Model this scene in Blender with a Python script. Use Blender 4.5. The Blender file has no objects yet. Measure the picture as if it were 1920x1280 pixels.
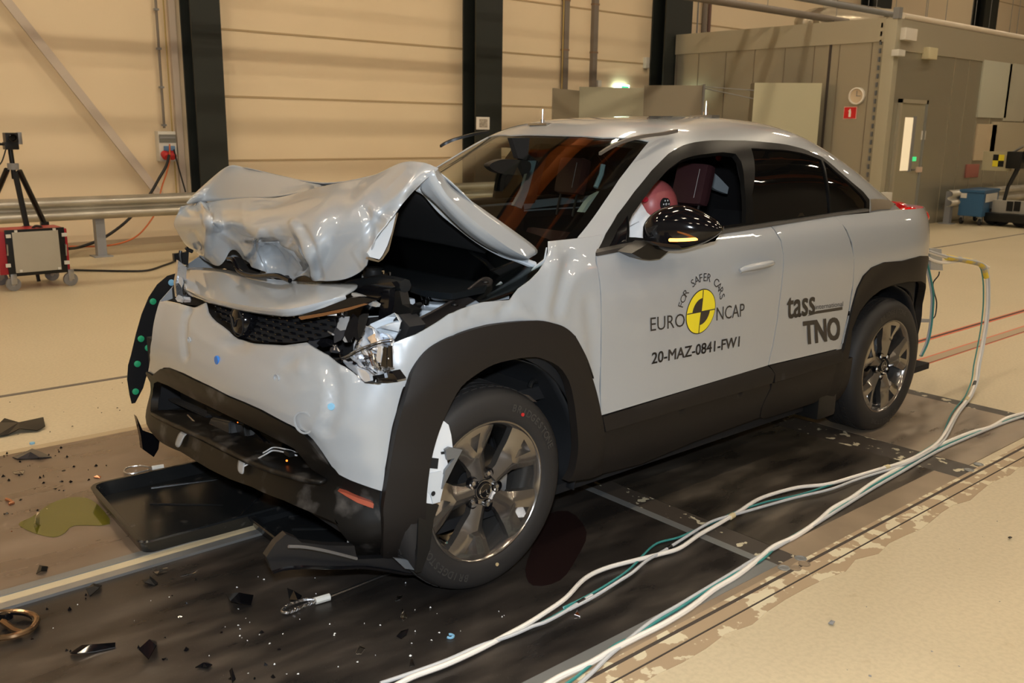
import bpy, bmesh, math, random
from mathutils import Vector, Matrix
from mathutils.geometry import delaunay_2d_cdt
random.seed(7)
PI = math.pi
C = bpy.context.scene.collection

# ------------------------------------------------------------------ camera
CAM = Vector((4.4228, 3.0445, 1.5138)); YAW, PIT, ROL, FPX = 3.999, .2306, .0140, 1710.2
_d = Vector((math.cos(PIT)*math.cos(YAW), math.cos(PIT)*math.sin(YAW), -math.sin(PIT)))
_r0 = Vector((math.sin(YAW), -math.cos(YAW), 0)); _u0 = _r0.cross(_d)
_r = _r0*math.cos(ROL) + _u0*math.sin(ROL); _u = _u0*math.cos(ROL) - _r0*math.sin(ROL)
cd = bpy.data.cameras.new('camera'); cam = bpy.data.objects.new('camera', cd); C.objects.link(cam)
m3 = Matrix((_r, _u, -_d)).transposed(); cam.matrix_world = Matrix.Translation(CAM) @ m3.to_4x4()
cd.sensor_width = 36; cd.lens = FPX*36/1920; cd.clip_end = 200; cd.clip_start = .05
cd.dof.use_dof = True; cd.dof.focus_distance = 3.7; cd.dof.aperture_fstop = 6.3
bpy.context.scene.camera = cam

# ------------------------------------------------------------------ light
w = bpy.data.worlds.new('world'); bpy.context.scene.world = w; w.use_nodes = True
w.node_tree.nodes['Background'].inputs[0].default_value = (1, .8, .55, 1)
w.node_tree.nodes['Background'].inputs[1].default_value = .02
vs = bpy.context.scene.view_settings
vs.view_transform = 'Standard'; vs.look = 'None'; vs.gamma = 1; vs.use_curve_mapping = False; vs.exposure = 0.0
LAMP_COL = (1.0, .83, .60); LAMP_POWER = 88.0
# the flash on top of the photographer's camera
fl = bpy.data.lights.new('camera_flash', 'AREA'); fl.shape = 'RECTANGLE'; fl.size = .09; fl.size_y = .05
fl.energy = 90; fl.color = (.84, .92, 1.0)
flo = bpy.data.objects.new('camera_flash', fl); C.objects.link(flo)
flo.matrix_world = Matrix.Translation(CAM + _u*.17 - _d*.05) @ m3.to_4x4()

# ------------------------------------------------------------------ pixel <-> place
def ray(px, py): return _d + _r*((px-960)/FPX) - _u*((py-640)/FPX)
def at(px, py, ax, v):
    D = ray(px, py); t = (v-CAM[ax])/D[ax]; return CAM + D*t
def cp(ox, oy, s, pts): return [(ox+a/s, oy+b/s) for a, b in pts]
CA = lambda p: cp(220, 280, 3.368, p)
CB = lambda p: cp(640, 360, 3.368, p)
CC = lambda p: cp(220, 640, 3.368, p)
CD = lambda p: cp(640, 640, 2.561, p)
CE = lambda p: cp(780, 190, 3.283, p)
CF = lambda p: cp(1100, 190, 2.8235, p)
CG = lambda p: cp(1400, 380, 2.56, p)
CH = lambda p: cp(1080, 380, 2.909, p)
C3 = lambda p: cp(580, 500, 5.332, p)
C4 = lambda p: cp(220, 440, 3.7647, p)
C5 = lambda p: cp(460, 880, 4.5725, p)
C6 = lambda p: cp(0, 680, 2.1339, p)
C7 = lambda p: cp(400, 900, 2.526, p)
C8 = lambda p: cp(1060, 760, 2.2326, p)

# ------------------------------------------------------------------ materials
MATS = {}
def mat(name, col, rough=.5, metal=0, coat=0, emit=None, es=1, trans=0, ior=1.45, spec=.5, noise=None, bump=0, bscale=40, alpha=1, coatr=.03):
    if name in MATS: return MATS[name]
    m = bpy.data.materials.new(name); m.use_nodes = True; nt = m.node_tree; b = nt.nodes['Principled BSDF']
    b.inputs['Base Color'].default_value = (*col, 1); b.inputs['Roughness'].default_value = rough
    b.inputs['Metallic'].default_value = metal; b.inputs['Coat Weight'].default_value = coat; b.inputs['Coat Roughness'].default_value = coatr
    b.inputs['Transmission Weight'].default_value = trans; b.inputs['IOR'].default_value = ior
    b.inputs['Specular IOR Level'].default_value = spec; b.inputs['Alpha'].default_value = alpha
    if emit: b.inputs['Emission Color'].default_value = (*emit, 1); b.inputs['Emission Strength'].default_value = es
    if noise or bump:
        tc = nt.nodes.new('ShaderNodeTexCoord')
    if noise:                                   # (scale, second colour, low, high)
        n = nt.nodes.new('ShaderNodeTexNoise'); n.inputs['Scale'].default_value = noise[0]; n.inputs['Detail'].default_value = 6
        nt.links.new(tc.outputs['Object'], n.inputs['Vector'])
        r = nt.nodes.new('ShaderNodeValToRGB'); r.color_ramp.elements[0].position = noise[2]; r.color_ramp.elements[1].position = noise[3]
        r.color_ramp.elements[0].color = (*col, 1); r.color_ramp.elements[1].color = (*noise[1], 1)
        nt.links.new(n.outputs['Fac'], r.inputs['Fac']); nt.links.new(r.outputs['Color'], b.inputs['Base Color'])
    if bump:
        n2 = nt.nodes.new('ShaderNodeTexNoise'); n2.inputs['Scale'].default_value = bscale; n2.inputs['Detail'].default_value = 4
        nt.links.new(tc.outputs['Object'], n2.inputs['Vector'])
        bp = nt.nodes.new('ShaderNodeBump'); bp.inputs['Strength'].default_value = bump; bp.inputs['Distance'].default_value = .01
        nt.links.new(n2.outputs['Fac'], bp.inputs['Height']); nt.links.new(bp.outputs['Normal'], b.inputs['Normal'])
    MATS[name] = m; return m

paint = mat('ceramic_paint', (.345, .37, .395), .34, .12, 1.0)
paint_in = mat('painted_inner_metal', (.50, .54, .58), .4, 0, .3)
clad = mat('matte_cladding', (.012, .010, .009), .5, spec=.3, bump=.04, bscale=900)
clad_dirty = mat('dusty_cladding', (.005, .0045, .004), .42, spec=.28, noise=(9, (.10, .092, .085), .56, .80))
blk = mat('black_plastic', (.008, .008, .008), .35, spec=.4)
blk_g = mat('gloss_black', (.004, .004, .005), .08, 0, 0)
blk_m = mat('matt_black', (.006, .006, .007), .8)
dark_in = mat('dark_interior', (.012, .011, .012), .65)
engine_m = mat('engine_black', (.006, .008, .010), .38)
rubber = mat('rubber', (.016, .015, .015), .62)
rim_m = mat('dark_bright_rim', (.25, .235, .22), .2, .9, .4)
rim_d = mat('rim_pocket', (.02, .02, .02), .4, .5)
chrome = mat('chrome', (.85, .85, .85), .07, 1)
lchr = mat('lamp_chrome', (.80, .85, .93), .2, .65)
steel = mat('brushed_steel', (.45, .45, .46), .3, 1)
disc_m = mat('brake_steel', (.22, .21, .20), .35, 1)
castm = mat('cast_aluminium', (.42, .43, .44), .45, .7)
burg = mat('burgundy_leather', (.045, .016, .018), .42, bump=.15, bscale=300)
white_m = mat('airbag_fabric', (.75, .76, .78), .8, bump=.3, bscale=25)
pink = mat('painted_dummy_skin', (.42, .10, .10), .38)
yellow_s = mat('yellow_sticker', (.78, .66, .02), .35)
ink = mat('black_sticker', (.022, .020, .020), .35)
orange_e = mat('indicator_lit', (1, .35, .05), .3, emit=(1, .30, .05), es=7)
amber = mat('amber_reflector', (.30, .07, .04), .3)
redlens = mat('red_lens', (.55, .01, .012), .12, 0, 1, emit=(1, .01, .01), es=.12)
tape = mat('grey_tape', (.30, .30, .30), .6)
green_c = mat('green_clip', (.02, .32, .14), .45)
blue_c = mat('blue_sticker', (.03, .17, .55), .4)
lightblue = mat('light_blue_plastic', (.20, .42, .60), .4)
clear = mat('clear_plastic', (.95, .97, 1), .05, trans=1, ior=1.45)
tint = mat('privacy_glass', (.003, .003, .003), .03, 0, 0, spec=.45)
galv = mat('galvanised', (.46, .44, .38), .42, .7, noise=(3, (.62, .60, .53), .35, .7))
wallm = mat('cream_wall_panel', (.76, .62, .42), .55, noise=(.6, (.80, .66, .455), .3, .7))
colm = mat('dark_green_steel', (.018, .022, .020), .45)
redm = mat('red_sheet', (.34, .012, .02), .4)
whitep = mat('white_plastic', (.62, .60, .54), .45)
greyp = mat('grey_plastic', (.22, .22, .22), .5)
pvc = mat('grey_conduit', (.20, .17, .14), .5)
wcable = mat('white_hose', (.74, .70, .64), .4)
gcable = mat('grey_cable', (.46, .47, .48), .45)
tcable = mat('teal_cable', (.035, .21, .20), .4)
ocable = mat('orange_cable', (.62, .15, .04), .5)
bcable = mat('black_cable', (.012, .012, .012), .5)

def glass_mat(name, tintc=(.84, .88, .86)):
    m = bpy.data.materials.new(name); m.use_nodes = True; nt = m.node_tree; nt.nodes.clear()
    out = nt.nodes.new('ShaderNodeOutputMaterial'); mx = nt.nodes.new('ShaderNodeMixShader')
    t = nt.nodes.new('ShaderNodeBsdfTransparent'); t.inputs[0].default_value = (*tintc, 1)
    g = nt.nodes.new('ShaderNodeBsdfGlossy'); g.inputs['Roughness'].default_value = .02
    lw = nt.nodes.new('ShaderNodeLayerWeight'); lw.inputs[0].default_value = .5
    pw = nt.nodes.new('ShaderNodeMath'); pw.operation = 'POWER'; pw.inputs[1].default_value = 4.0; nt.links.new(lw.outputs['Facing'], pw.inputs[0])
    f = nt.nodes.new('ShaderNodeMapRange'); f.inputs[3].default_value = .03; f.inputs[4].default_value = .75; nt.links.new(pw.outputs[0], f.inputs[0])
    nt.links.new(f.outputs[0], mx.inputs[0]); nt.links.new(t.outputs[0], mx.inputs[1]); nt.links.new(g.outputs[0], mx.inputs[2])
    nt.links.new(mx.outputs[0], out.inputs[0]); MATS[name] = m; return m
wglass = glass_mat('windscreen_glass')

# ------------------------------------------------------------------ mesh helpers
def finish(bm, ang=38):
    bm.normal_update()
    for f in bm.faces: f.smooth = True
    for e in bm.edges:
        if len(e.link_faces) == 2: e.smooth = e.calc_face_angle(0) < math.radians(ang)
def obj(name, bm, m, parent=None, label=None, ang=38, loc=None, rot=None):
    finish(bm, ang); me = bpy.data.meshes.new(name); bm.to_mesh(me); bm.free()
    o = bpy.data.objects.new(name, me)
    for k in (m if isinstance(m, (list, tuple)) else [m]): me.materials.append(k)
    C.objects.link(o)
    if parent: o.parent = parent
    if label: o['label'] = label
    if loc: o.location = loc
    if rot: o.rotation_euler = rot
    return o
def tag(o, label, cat, group=None, kind=None):
    o['label'] = label; o['category'] = cat
    if group: o['group'] = group
    if kind: o['kind'] = kind
    return o
def struct(o): o['kind'] = 'structure'; return o
def empty(name, loc, label, cat, group=None):
    o = bpy.data.objects.new(name, None); C.objects.link(o); o.location = loc; o.empty_display_size = .1
    return tag(o, label, cat, group)
def box(bm, lo, hi, bev=0, mi=0, M=None):
    r = bmesh.ops.create_cube(bm, size=1); vs_ = r['verts']
    for v in vs_: v.co = Vector([lo[i]+(v.co[i]+.5)*(hi[i]-lo[i]) for i in range(3)])
    fs = set(f for v in vs_ for f in v.link_faces)
    for f in fs: f.material_index = mi
    if bev:
        es = set(e for v in vs_ for e in v.link_edges)
        rr = bmesh.ops.bevel(bm, geom=list(es), offset=bev, segments=2, affect='EDGES', profile=.7)
        vs_ = list(set(v for f in rr['faces'] for v in f.verts) | set(v for v in vs_ if v.is_valid))
        for f in rr['faces']: f.material_index = mi
    if M: bmesh.ops.transform(bm, matrix=M, verts=list(set(vs_)))
    return vs_
def B(lo, hi, bev=0, M=None):
    bm = bmesh.new(); box(bm, lo, hi, bev, 0, M); return bm
def catmull(P, n=6, closed=False):
    P = [Vector(p) for p in P]; out = []; L = len(P)
    rng = range(L if closed else L-1)
    for i in rng:
        if closed: a, b, c, d = P[(i-1) % L], P[i], P[(i+1) % L], P[(i+2) % L]
        else: a, b, c, d = P[max(i-1, 0)], P[i], P[i+1], P[min(i+2, L-1)]
        for k in range(n):
            t = k/n; out.append(.5*((2*b)+(c-a)*t+(2*a-5*b+4*c-d)*t*t+(3*b-a-3*c+d)*t**3))
    if not closed: out.append(P[-1])
    return out
def tube(bm, P, r, seg=8, closed=False, mi=0, rf=None, caps=True):
    P = [Vector(p) for p in P]; n = len(P); rings = []; up = None
    for i in range(n):
        if closed: T = (P[(i+1) % n]-P[(i-1) % n])
        else: T = P[min(i+1, n-1)]-P[max(i-1, 0)]
        if T.length < 1e-9: T = Vector((0, 0, 1))
        T.normalize()
        if up is None:
            up = Vector((0, 0, 1)) if abs(T.z) < .9 else Vector((1, 0, 0))
        up = (up - T*up.dot(T)); up.normalize(); s = T.cross(up)
        rr = rf(i/(n-1)) if rf else r
        rings.append([bm.verts.new(P[i]+(up*math.cos(2*PI*k/seg)+s*math.sin(2*PI*k/seg))*rr) for k in range(seg)])
    for i in range(n if closed else n-1):
        a, b = rings[i], rings[(i+1) % n]
        for k in range(seg):
            f = bm.faces.new((a[k], a[(k+1) % seg], b[(k+1) % seg], b[k])); f.material_index = mi
    if not closed and caps:
        bm.faces.new(rings[0][::-1]).material_index = mi; bm.faces.new(rings[-1]).material_index = mi
def TB(P, r, seg=8, closed=False, rf=None):
    bm = bmesh.new(); tube(bm, P, r, seg, closed, 0, rf); return bm
def lathe(bm, prof, seg=32, M=None, mi=0, close=False):
    """prof: (radius, height) pairs, spun about local z"""
    rings = []
    for r, h in prof:
        if r < 1e-6: v = bm.verts.new((0, 0, h)); rings.append([v]*seg)
        else: rings.append([bm.verts.new((r*math.cos(2*PI*k/seg), r*math.sin(2*PI*k/seg), h)) for k in range(seg)])
    new = set(v for r in rings for v in r)
    for i in range(len(rings)-1 if not close else len(rings)):
        a, b = rings[i], rings[(i+1) % len(rings)]
        for k in range(seg):
            q = [a[k], a[(k+1) % seg], b[(k+1) % seg], b[k]]; u = []
            for v in q:
                if v not in u: u.append(v)
            if len(u) > 2:
                try: f = bm.faces.new(u); f.material_index = mi
                except ValueError: pass
    if M: bmesh.ops.transform(bm, matrix=M, verts=list(new))
def LT(prof, seg=32, M=None, close=False):
    bm = bmesh.new(); lathe(bm, prof, seg, M, 0, close); bmesh.ops.recalc_face_normals(bm, faces=bm.faces); return bm
def inpoly(x, y, P):
    c = False; j = len(P)-1
    for i in range(len(P)):
        if (P[i][1] > y) != (P[j][1] > y) and x < (P[j][0]-P[i][0])*(y-P[i][1])/(P[j][1]-P[i][1])+P[i][0]: c = not c
        j = i
    return c
def dens(P, sp):
    out = []
    for i in range(len(P)):
        a, b = P[i], P[(i+1) % len(P)]; L = math.hypot(b[0]-a[0], b[1]-a[1]); n = max(1, int(L/sp))
        for k in range(n): out.append((a[0]+(b[0]-a[0])*k/n, a[1]+(b[1]-a[1])*k/n))
    return out
def smooth2(P, n=3, closed=True):
    return [(v.x, v.y) for v in catmull([(p[0], p[1], 0) for p in P], n, closed)]
def cdt(outer, sp, holes=()):
    O = dens(outer, sp); H = [dens(h, sp) for h in holes]
    xs = [p[0] for p in O]; ys = [p[1] for p in O]; V = list(O); E = [(i, (i+1) % len(O)) for i in range(len(O))]
    for h in H:
        b = len(V); V += h; E += [(b+i, b+(i+1) % len(h)) for i in range(len(h))]
    bord = list(V); grid = {}
    for p in bord: grid.setdefault((int(p[0]//sp), int(p[1]//sp)), []).append(p)
    y = min(ys)+sp*.5; row = 0
    while y < max(ys):
        x = min(xs)+sp*(.5 if row % 2 else 1)
        while x < max(xs):
            gx, gy = int(x//sp), int(y//sp); ok = True
            for i in (-1, 0, 1):
                for j in (-1, 0, 1):
                    for q in grid.get((gx+i, gy+j), ()):
                        if (q[0]-x)**2+(q[1]-y)**2 < (.55*sp)**2: ok = False
            if ok and inpoly(x, y, O) and not any(inpoly(x, y, h) for h in H): V.append((x, y))
            x += sp
        y += sp*.87; row += 1
    vo, eo, fo, *_ = delaunay_2d_cdt([Vector(v) for v in V], E, [], 0, 1e-6)
    F = []
    for f in fo:
        cx = sum(vo[i].x for i in f)/3; cy = sum(vo[i].y for i in f)/3
        if inpoly(cx, cy, O) and not any(inpoly(cx, cy, h) for h in H): F.append(f)
    return vo, F
def sheet(vo, F, f, thick=.004, flip=False, mir=False):
    """f(u,v,depth) -> point; builds outer and inner skins and the rim between"""
    bm = bmesh.new(); used = {}
    for t in F:
        for i in t: used[i] = None
    S = (1, -1, 1) if mir else (1, 1, 1)
    for i in used:
        p = f(vo[i].x, vo[i].y, 0); q = f(vo[i].x, vo[i].y, -thick)
        used[i] = (bm.verts.new((p[0], p[1]*S[1], p[2])), bm.verts.new((q[0], q[1]*S[1], q[2])))
    cnt = {}
    fl_ = flip != mir
    for t in F:
        a, b, c = t
        if fl_: a, c = c, a
        try:
            bm.faces.new((used[a][0], used[b][0], used[c][0])); bm.faces.new((used[c][1], used[b][1], used[a][1]))
        except ValueError: continue
        for e in ((a, b), (b, c), (c, a)): cnt[e] = 1
    for a, b in list(cnt):
        if (b, a) not in cnt:
            try: bm.faces.new((used[b][0], used[a][0], used[a][1], used[b][1]))
            except ValueError: pass
    return bm
def plate(P3, thick, nrm=None):
    """flat polygon given by 3-D points, thickened along its normal"""
    P3 = [Vector(p) for p in P3]; bm = bmesh.new()
    if nrm is None:
        nrm = Vector((0, 0, 0))
        for i in range(len(P3)): nrm += P3[i].cross(P3[(i+1) % len(P3)])
        nrm.normalize()
        if nrm.dot(CAM-P3[0]) < 0: nrm = -nrm
    a = [bm.verts.new(p) for p in P3]; b = [bm.verts.new(p-nrm*thick) for p in P3]; n = len(P3)
    bm.faces.new(a); bm.faces.new(b[::-1])
    for i in range(n): bm.faces.new((a[i], b[i], b[(i+1) % n], a[(i+1) % n]))
    bmesh.ops.recalc_face_normals(bm, faces=bm.faces); return bm
def gridmesh(G, thick=0, sub=2, creases=(), flipn=False):
    """G[row][col] of points -> quad sheet, subdivided as Catmull-Clark, then thickened"""
    bm = bmesh.new(); V = [[bm.verts.new(p) for p in r] for r in G]; cl = bm.edges.layers.float.new('crease_edge')
    for i in range(len(G)-1):
        for j in range(len(G[0])-1):
            q = (V[i][j], V[i][j+1], V[i+1][j+1], V[i+1][j]); bm.faces.new(q if not flipn else q[::-1])
    for a, b in creases:
        e = bm.edges.get((V[a[0]][a[1]], V[b[0]][b[1]]))
        if e: e[cl] = .85
    return bm
def sub_solid(o, sub, thick, off=-1):
    if sub: s = o.modifiers.new('s', 'SUBSURF'); s.levels = sub; s.render_levels = sub
    if thick: d = o.modifiers.new('t', 'SOLIDIFY'); d.thickness = thick; d.offset = off
def text_mesh(s, bold=0, sx=1, res=3):
    cu = bpy.data.curves.new('writing', 'FONT'); cu.body = s; cu.offset = bold; cu.resolution_u = res; cu.fill_mode = 'FRONT'
    o = bpy.data.objects.new('writing', cu); C.objects.link(o)
    dg = bpy.context.evaluated_depsgraph_get(); me = bpy.data.meshes.new_from_object(o.evaluated_get(dg))
    V = [(v.co.x, v.co.y) for v in me.vertices]; F = [tuple(p.vertices) for p in me.polygons]
    bpy.data.objects.remove(o); bpy.data.curves.remove(cu); bpy.data.meshes.remove(me)
    return V, F
def text_bm(s, f, bold=0, thick=.001):
    """f maps text box coordinates (0..1, 0..1) to a point; bold letters are struck several times, slightly shifted"""
    V, F = text_mesh(s, min(bold, 0)); xs = [v[0] for v in V]; ys = [v[1] for v in V]
    x0, x1, y0, y1 = min(xs), max(xs), min(ys), max(ys); bm = bmesh.new(); b = max(bold, 0)
    for du, dv in (((0, 0),) if b == 0 else ((-b, -b*.6), (b, -b*.6), (-b, b*.6), (b, b*.6), (0, 0), (-b, 0), (b, 0))):
        vv = [bm.verts.new(f((x-x0+du)/(x1-x0), (y-y0+dv)/(y1-y0))) for x, y in V]
        for t in F:
            try: bm.faces.new([vv[i] for i in t])
            except ValueError: pass
    return bm
# ------------------------------------------------------------------ the hall
def slab(name, x0, x1, y0, y1, z0, z1, m, bev=0): return struct(obj(name, B((x0, y0, z0), (x1, y1, z1), bev), m))
def floor_mat():
    m = bpy.data.materials.new('yellow_epoxy'); m.use_nodes = True; nt = m.node_tree; b = nt.nodes['Principled BSDF']
    tc = nt.nodes.new('ShaderNodeTexCoord'); L = nt.links
    def nz(sc, det=5):
        n = nt.nodes.new('ShaderNodeTexNoise'); n.inputs['Scale'].default_value = sc; n.inputs['Detail'].default_value = det
        L.new(tc.outputs['Object'], n.inputs['Vector']); return n
    def rp(n, a, ca, b_, cb):
        r = nt.nodes.new('ShaderNodeValToRGB'); e = r.color_ramp.elements; e[0].position = a; e[0].color = (*ca, 1); e[1].position = b_; e[1].color = (*cb, 1)
        L.new(n.outputs['Fac'], r.inputs['Fac']); return r
    def mx(kind, fac, a, c):
        k = nt.nodes.new('ShaderNodeMix'); k.data_type = 'RGBA'; k.blend_type = kind
        if hasattr(fac, 'links'): L.new(fac, k.inputs[0])
        else: k.inputs[0].default_value = fac
        L.new(a, k.inputs[6]); L.new(c, k.inputs[7]); return k.outputs[2]
    base = rp(nz(.7), .3, (.51, .43, .285), .75, (.56, .475, .325))
    fine = rp(nz(60, 3), .35, (.90, .90, .90), .6, (1, 1, 1))
    mark = rp(nz(9, 7), .68, (1, 1, 1), .76, (.66, .58, .48))
    c = mx('MULTIPLY', 1.0, base.outputs[0], fine.outputs[0]); c = mx('MULTIPLY', .5, c, mark.outputs[0])
    L.new(c, b.inputs['Base Color']); b.inputs['Roughness'].default_value = .42; b.inputs['Specular IOR Level'].default_value = .4
    bp = nt.nodes.new('ShaderNodeBump'); bp.inputs['Strength'].default_value = .03; bp.inputs['Distance'].default_value = .01
    L.new(nz(120, 3).outputs['Fac'], bp.inputs['Height']); L.new(bp.outputs[0], b.inputs['Normal'])
    return m
def plate_mat(name, c1, c2, c3, rough=.22, metal=.75):
    m = bpy.data.materials.new(name); m.use_nodes = True; nt = m.node_tree; b = nt.nodes['Principled BSDF']; L = nt.links
    tc = nt.nodes.new('ShaderNodeTexCoord'); mp = nt.nodes.new('ShaderNodeMapping'); mp.inputs['Rotation'].default_value = (0, 0, .5); mp.inputs['Scale'].default_value = (1, 3.2, 1)
    L.new(tc.outputs['Object'], mp.inputs[0])
    def nz(sc, det, v):
        n = nt.nodes.new('ShaderNodeTexNoise'); n.inputs['Scale'].default_value = sc; n.inputs['Detail'].default_value = det; L.new(v, n.inputs['Vector']); return n
    n1 = nz(1.7, 6, tc.outputs['Object']); n2 = nz(2.6, 9, mp.outputs[0]); n3 = nz(330, 2, tc.outputs['Object'])
    r = nt.nodes.new('ShaderNodeValToRGB'); e = r.color_ramp.elements; e[0].position = .36; e[0].color = (*c1, 1); e[1].position = .72; e[1].color = (*c3, 1)
    k = r.color_ramp.elements.new(.52); k.color = (*c2, 1)
    ad = nt.nodes.new('ShaderNodeMath'); ad.operation = 'ADD'; hf = nt.nodes.new('ShaderNodeMath'); hf.operation = 'MULTIPLY'; hf.inputs[1].default_value = .5
    L.new(n1.outputs['Fac'], ad.inputs[0]); L.new(n2.outputs['Fac'], ad.inputs[1]); L.new(ad.outputs[0], hf.inputs[0]); L.new(hf.outputs[0], r.inputs['Fac'])
    sp = nt.nodes.new('ShaderNodeValToRGB'); sp.color_ramp.elements[0].position = .735; sp.color_ramp.elements[1].position = .76
    L.new(n3.outputs['Fac'], sp.inputs['Fac'])
    mx = nt.nodes.new('ShaderNodeMix'); mx.data_type = 'RGBA'; L.new(sp.outputs[0], mx.inputs[0]); L.new(r.outputs[0], mx.inputs[6]); mx.inputs[7].default_value = (.28, .26, .24, 1)
    L.new(mx.outputs[2], b.inputs['Base Color']); b.inputs['Metallic'].default_value = metal
    rr = nt.nodes.new('ShaderNodeMapRange'); rr.inputs[1].default_value = .3; rr.inputs[2].default_value = .7; rr.inputs[3].default_value = rough*.7; rr.inputs[4].default_value = rough*1.9
    L.new(n2.outputs['Fac'], rr.inputs[0]); L.new(rr.outputs[0], b.inputs['Roughness'])
    return m
def worn_mat(name, under, top, sc, lo, hi):
    return mat(name, under, .5, noise=(sc, top, lo, hi))
yel = floor_mat()
darkp = plate_mat('dark_steel_plate', (.034, .030, .029), (.085, .073, .064), (.19, .16, .135), .27)
midq = plate_mat('worn_dark_plate', (.035, .03, .026), (.10, .083, .064), (.24, .20, .155), .28, .6)
midp = plate_mat('rear_steel_plate', (.20, .16, .12), (.30, .24, .18), (.38, .31, .23), .3, .5)
brownp = plate_mat('brown_steel_plate', (.16, .12, .09), (.23, .175, .13), (.31, .24, .18), .26, .5)
brownb = mat('brown_border', (.24, .18, .12), .45, .2, noise=(5, (.30, .225, .15), .35, .7))
worn = worn_mat('worn_yellow_paint', (.36, .265, .165), (.60, .53, .37), 11, .535, .55)
worn2 = worn_mat('peeled_strip', (.05, .04, .032), (.50, .45, .32), 16, .60, .62)
greyf = mat('grey_frame_metal', (.24, .245, .24), .4, .5)
groove = mat('groove', (.055, .042, .032), .8)
redl = mat('red_line_paint', (.62, .13, .06), .5)
cream_bar = mat('cream_bar', (.52, .44, .29), .4)

slab('floor', -34, 15, -9.2, 13, -.2, 0, yel)
slab('trim_1', 1.775, 6.4, .03, 1.36, .0, .004, darkp)                # steel plate under the front
slab('trim_2', 1.735, 6.4, 1.36, 1.41, .0, .0045, greyf)
slab('trim_3', 1.735, 1.775, .0, 1.36, .0, .0045, greyf)
slab('trim_4', 1.62, 1.735, -.1, 1.41, .0, .003, worn2)
slab('trim_5', .36, 1.62, -1.4, 1.33, .0, .004, midq)
slab('trim_6', .36, 1.62, 1.33, 1.44, .0, .0042, brownb)
slab('trim_7', .16, .36, -1.4, 1.44, .0, .003, worn2)
slab('trim_8', -.78, .16, -1.4, 1.40, .0, .004, midp)
slab('trim_9', -.88, -.78, -1.4, 1.50, .0, .003, worn2)
slab('trim_10', -.88, 6.4, 1.457, 1.470, .0, .0035, groove)
slab('trim_11', -.88, 6.4, 1.44, 1.457, .0, .0045, worn)
slab('trim_12', -.88, 6.4, 1.470, 1.515, .0, .003, worn)
slab('trim_13', -.88, 6.4, 1.516, 1.520, .0, .0035, groove)
# worn strip with an uneven outer edge
e_ = [(-.88 + i*.112, 1.575 + random.uniform(-.016, .016)) for i in range(66)]
vo, F = cdt([(-.88, 1.521), (6.4, 1.521)] + [(a, b) for a, b in reversed(e_)], .3)
struct(obj('trim_14', sheet(vo, F, lambda u, v, d: (u, v, .0015+d), .0015), worn))
slab('trim_15', 1.80, 6.4, -1.50, -.105, .0, .004, brownp)               # plate left of the centre rail
slab('trim_16', .36, 1.80, -1.50, -1.4, .0, .003, brownb)
slab('trim_17', 1.735, 6.4, -1.56, -1.50, .0, .0035, mat('kerb_tan', (.40, .31, .19), .5))
slab('trim_18', -34, 6.4, -2.57, -2.53, .0, .002, mat('floor_joint', (.13, .11, .09), .6))
slab('trim_19', 1.8, 6.4, -.105, -.065, .0, .012, greyf)
slab('trim_20', 1.8, 6.4, -.065, -.01, .0, .008, cream_bar)
slab('trim_21', 1.8, 6.4, -.01, .03, .0, .014, mat('bright_rail', (.34, .35, .35), .3, .7))
slab('trim_22', 1.41, 1.735, 1.41, 1.44, .0, .0045, brownb)
slab('trim_23', 1.735, 6.4, 1.41, 1.44, .0, .004, brownb)
for k, (y, ww) in enumerate(((.02, .018), (.34, .05))):
    slab('trim_%d' % (24+3*k), -34, -.88, y-ww-.014, y-ww, 0, .002, redl)
    slab('trim_%d' % (25+3*k), -34, -.88, y-ww, y+ww*.45, 0, .0018, groove if k == 0 else mat('track_filler', (.36, .28, .18), .5))
    slab('trim_%d' % (26+3*k), -34, -.88, y+ww*.45+.001, y+ww*.45+.016, 0, .002, redl)
slab('trim_30', -34, -.88, .365, .372, 0, .0022, groove)

# green liquid on the plates, and a dark red reflection painted as a sheet
def puddle(name, pts, m, label, cat, z=.0045, sp=.08):
    P = smooth2([tuple(at(x, y, 2, 0)[:2]) for x, y in pts], 3)
    vo, F = cdt(P, sp); o = obj(name, sheet(vo, F, lambda u, v, d: (u, v, z+.0012+d), .001), m); return tag(o, label, cat)
puddle('coolant_puddle', C6([(75, 650), (130, 620), (200, 570), (270, 545), (345, 545), (400, 580), (440, 650), (300, 655), (260, 685), (215, 702), (135, 685)]),
       mat('coolant', (.085, .080, .004), .12, 0, .3), 'green coolant puddle spilled beside the big drip tray', 'puddle')
puddle('red_reflection', [(1010, 975), (1065, 960), (1100, 1000), (1080, 1050), (1050, 1090), (1000, 1100), (985, 1070), (1000, 1020)],
       mat('red_reflection_film', (.022, .011, .011), .4, .5), 'faint dark red reflection painted on the black plate behind the front wheel', 'reflection', sp=.1)

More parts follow.
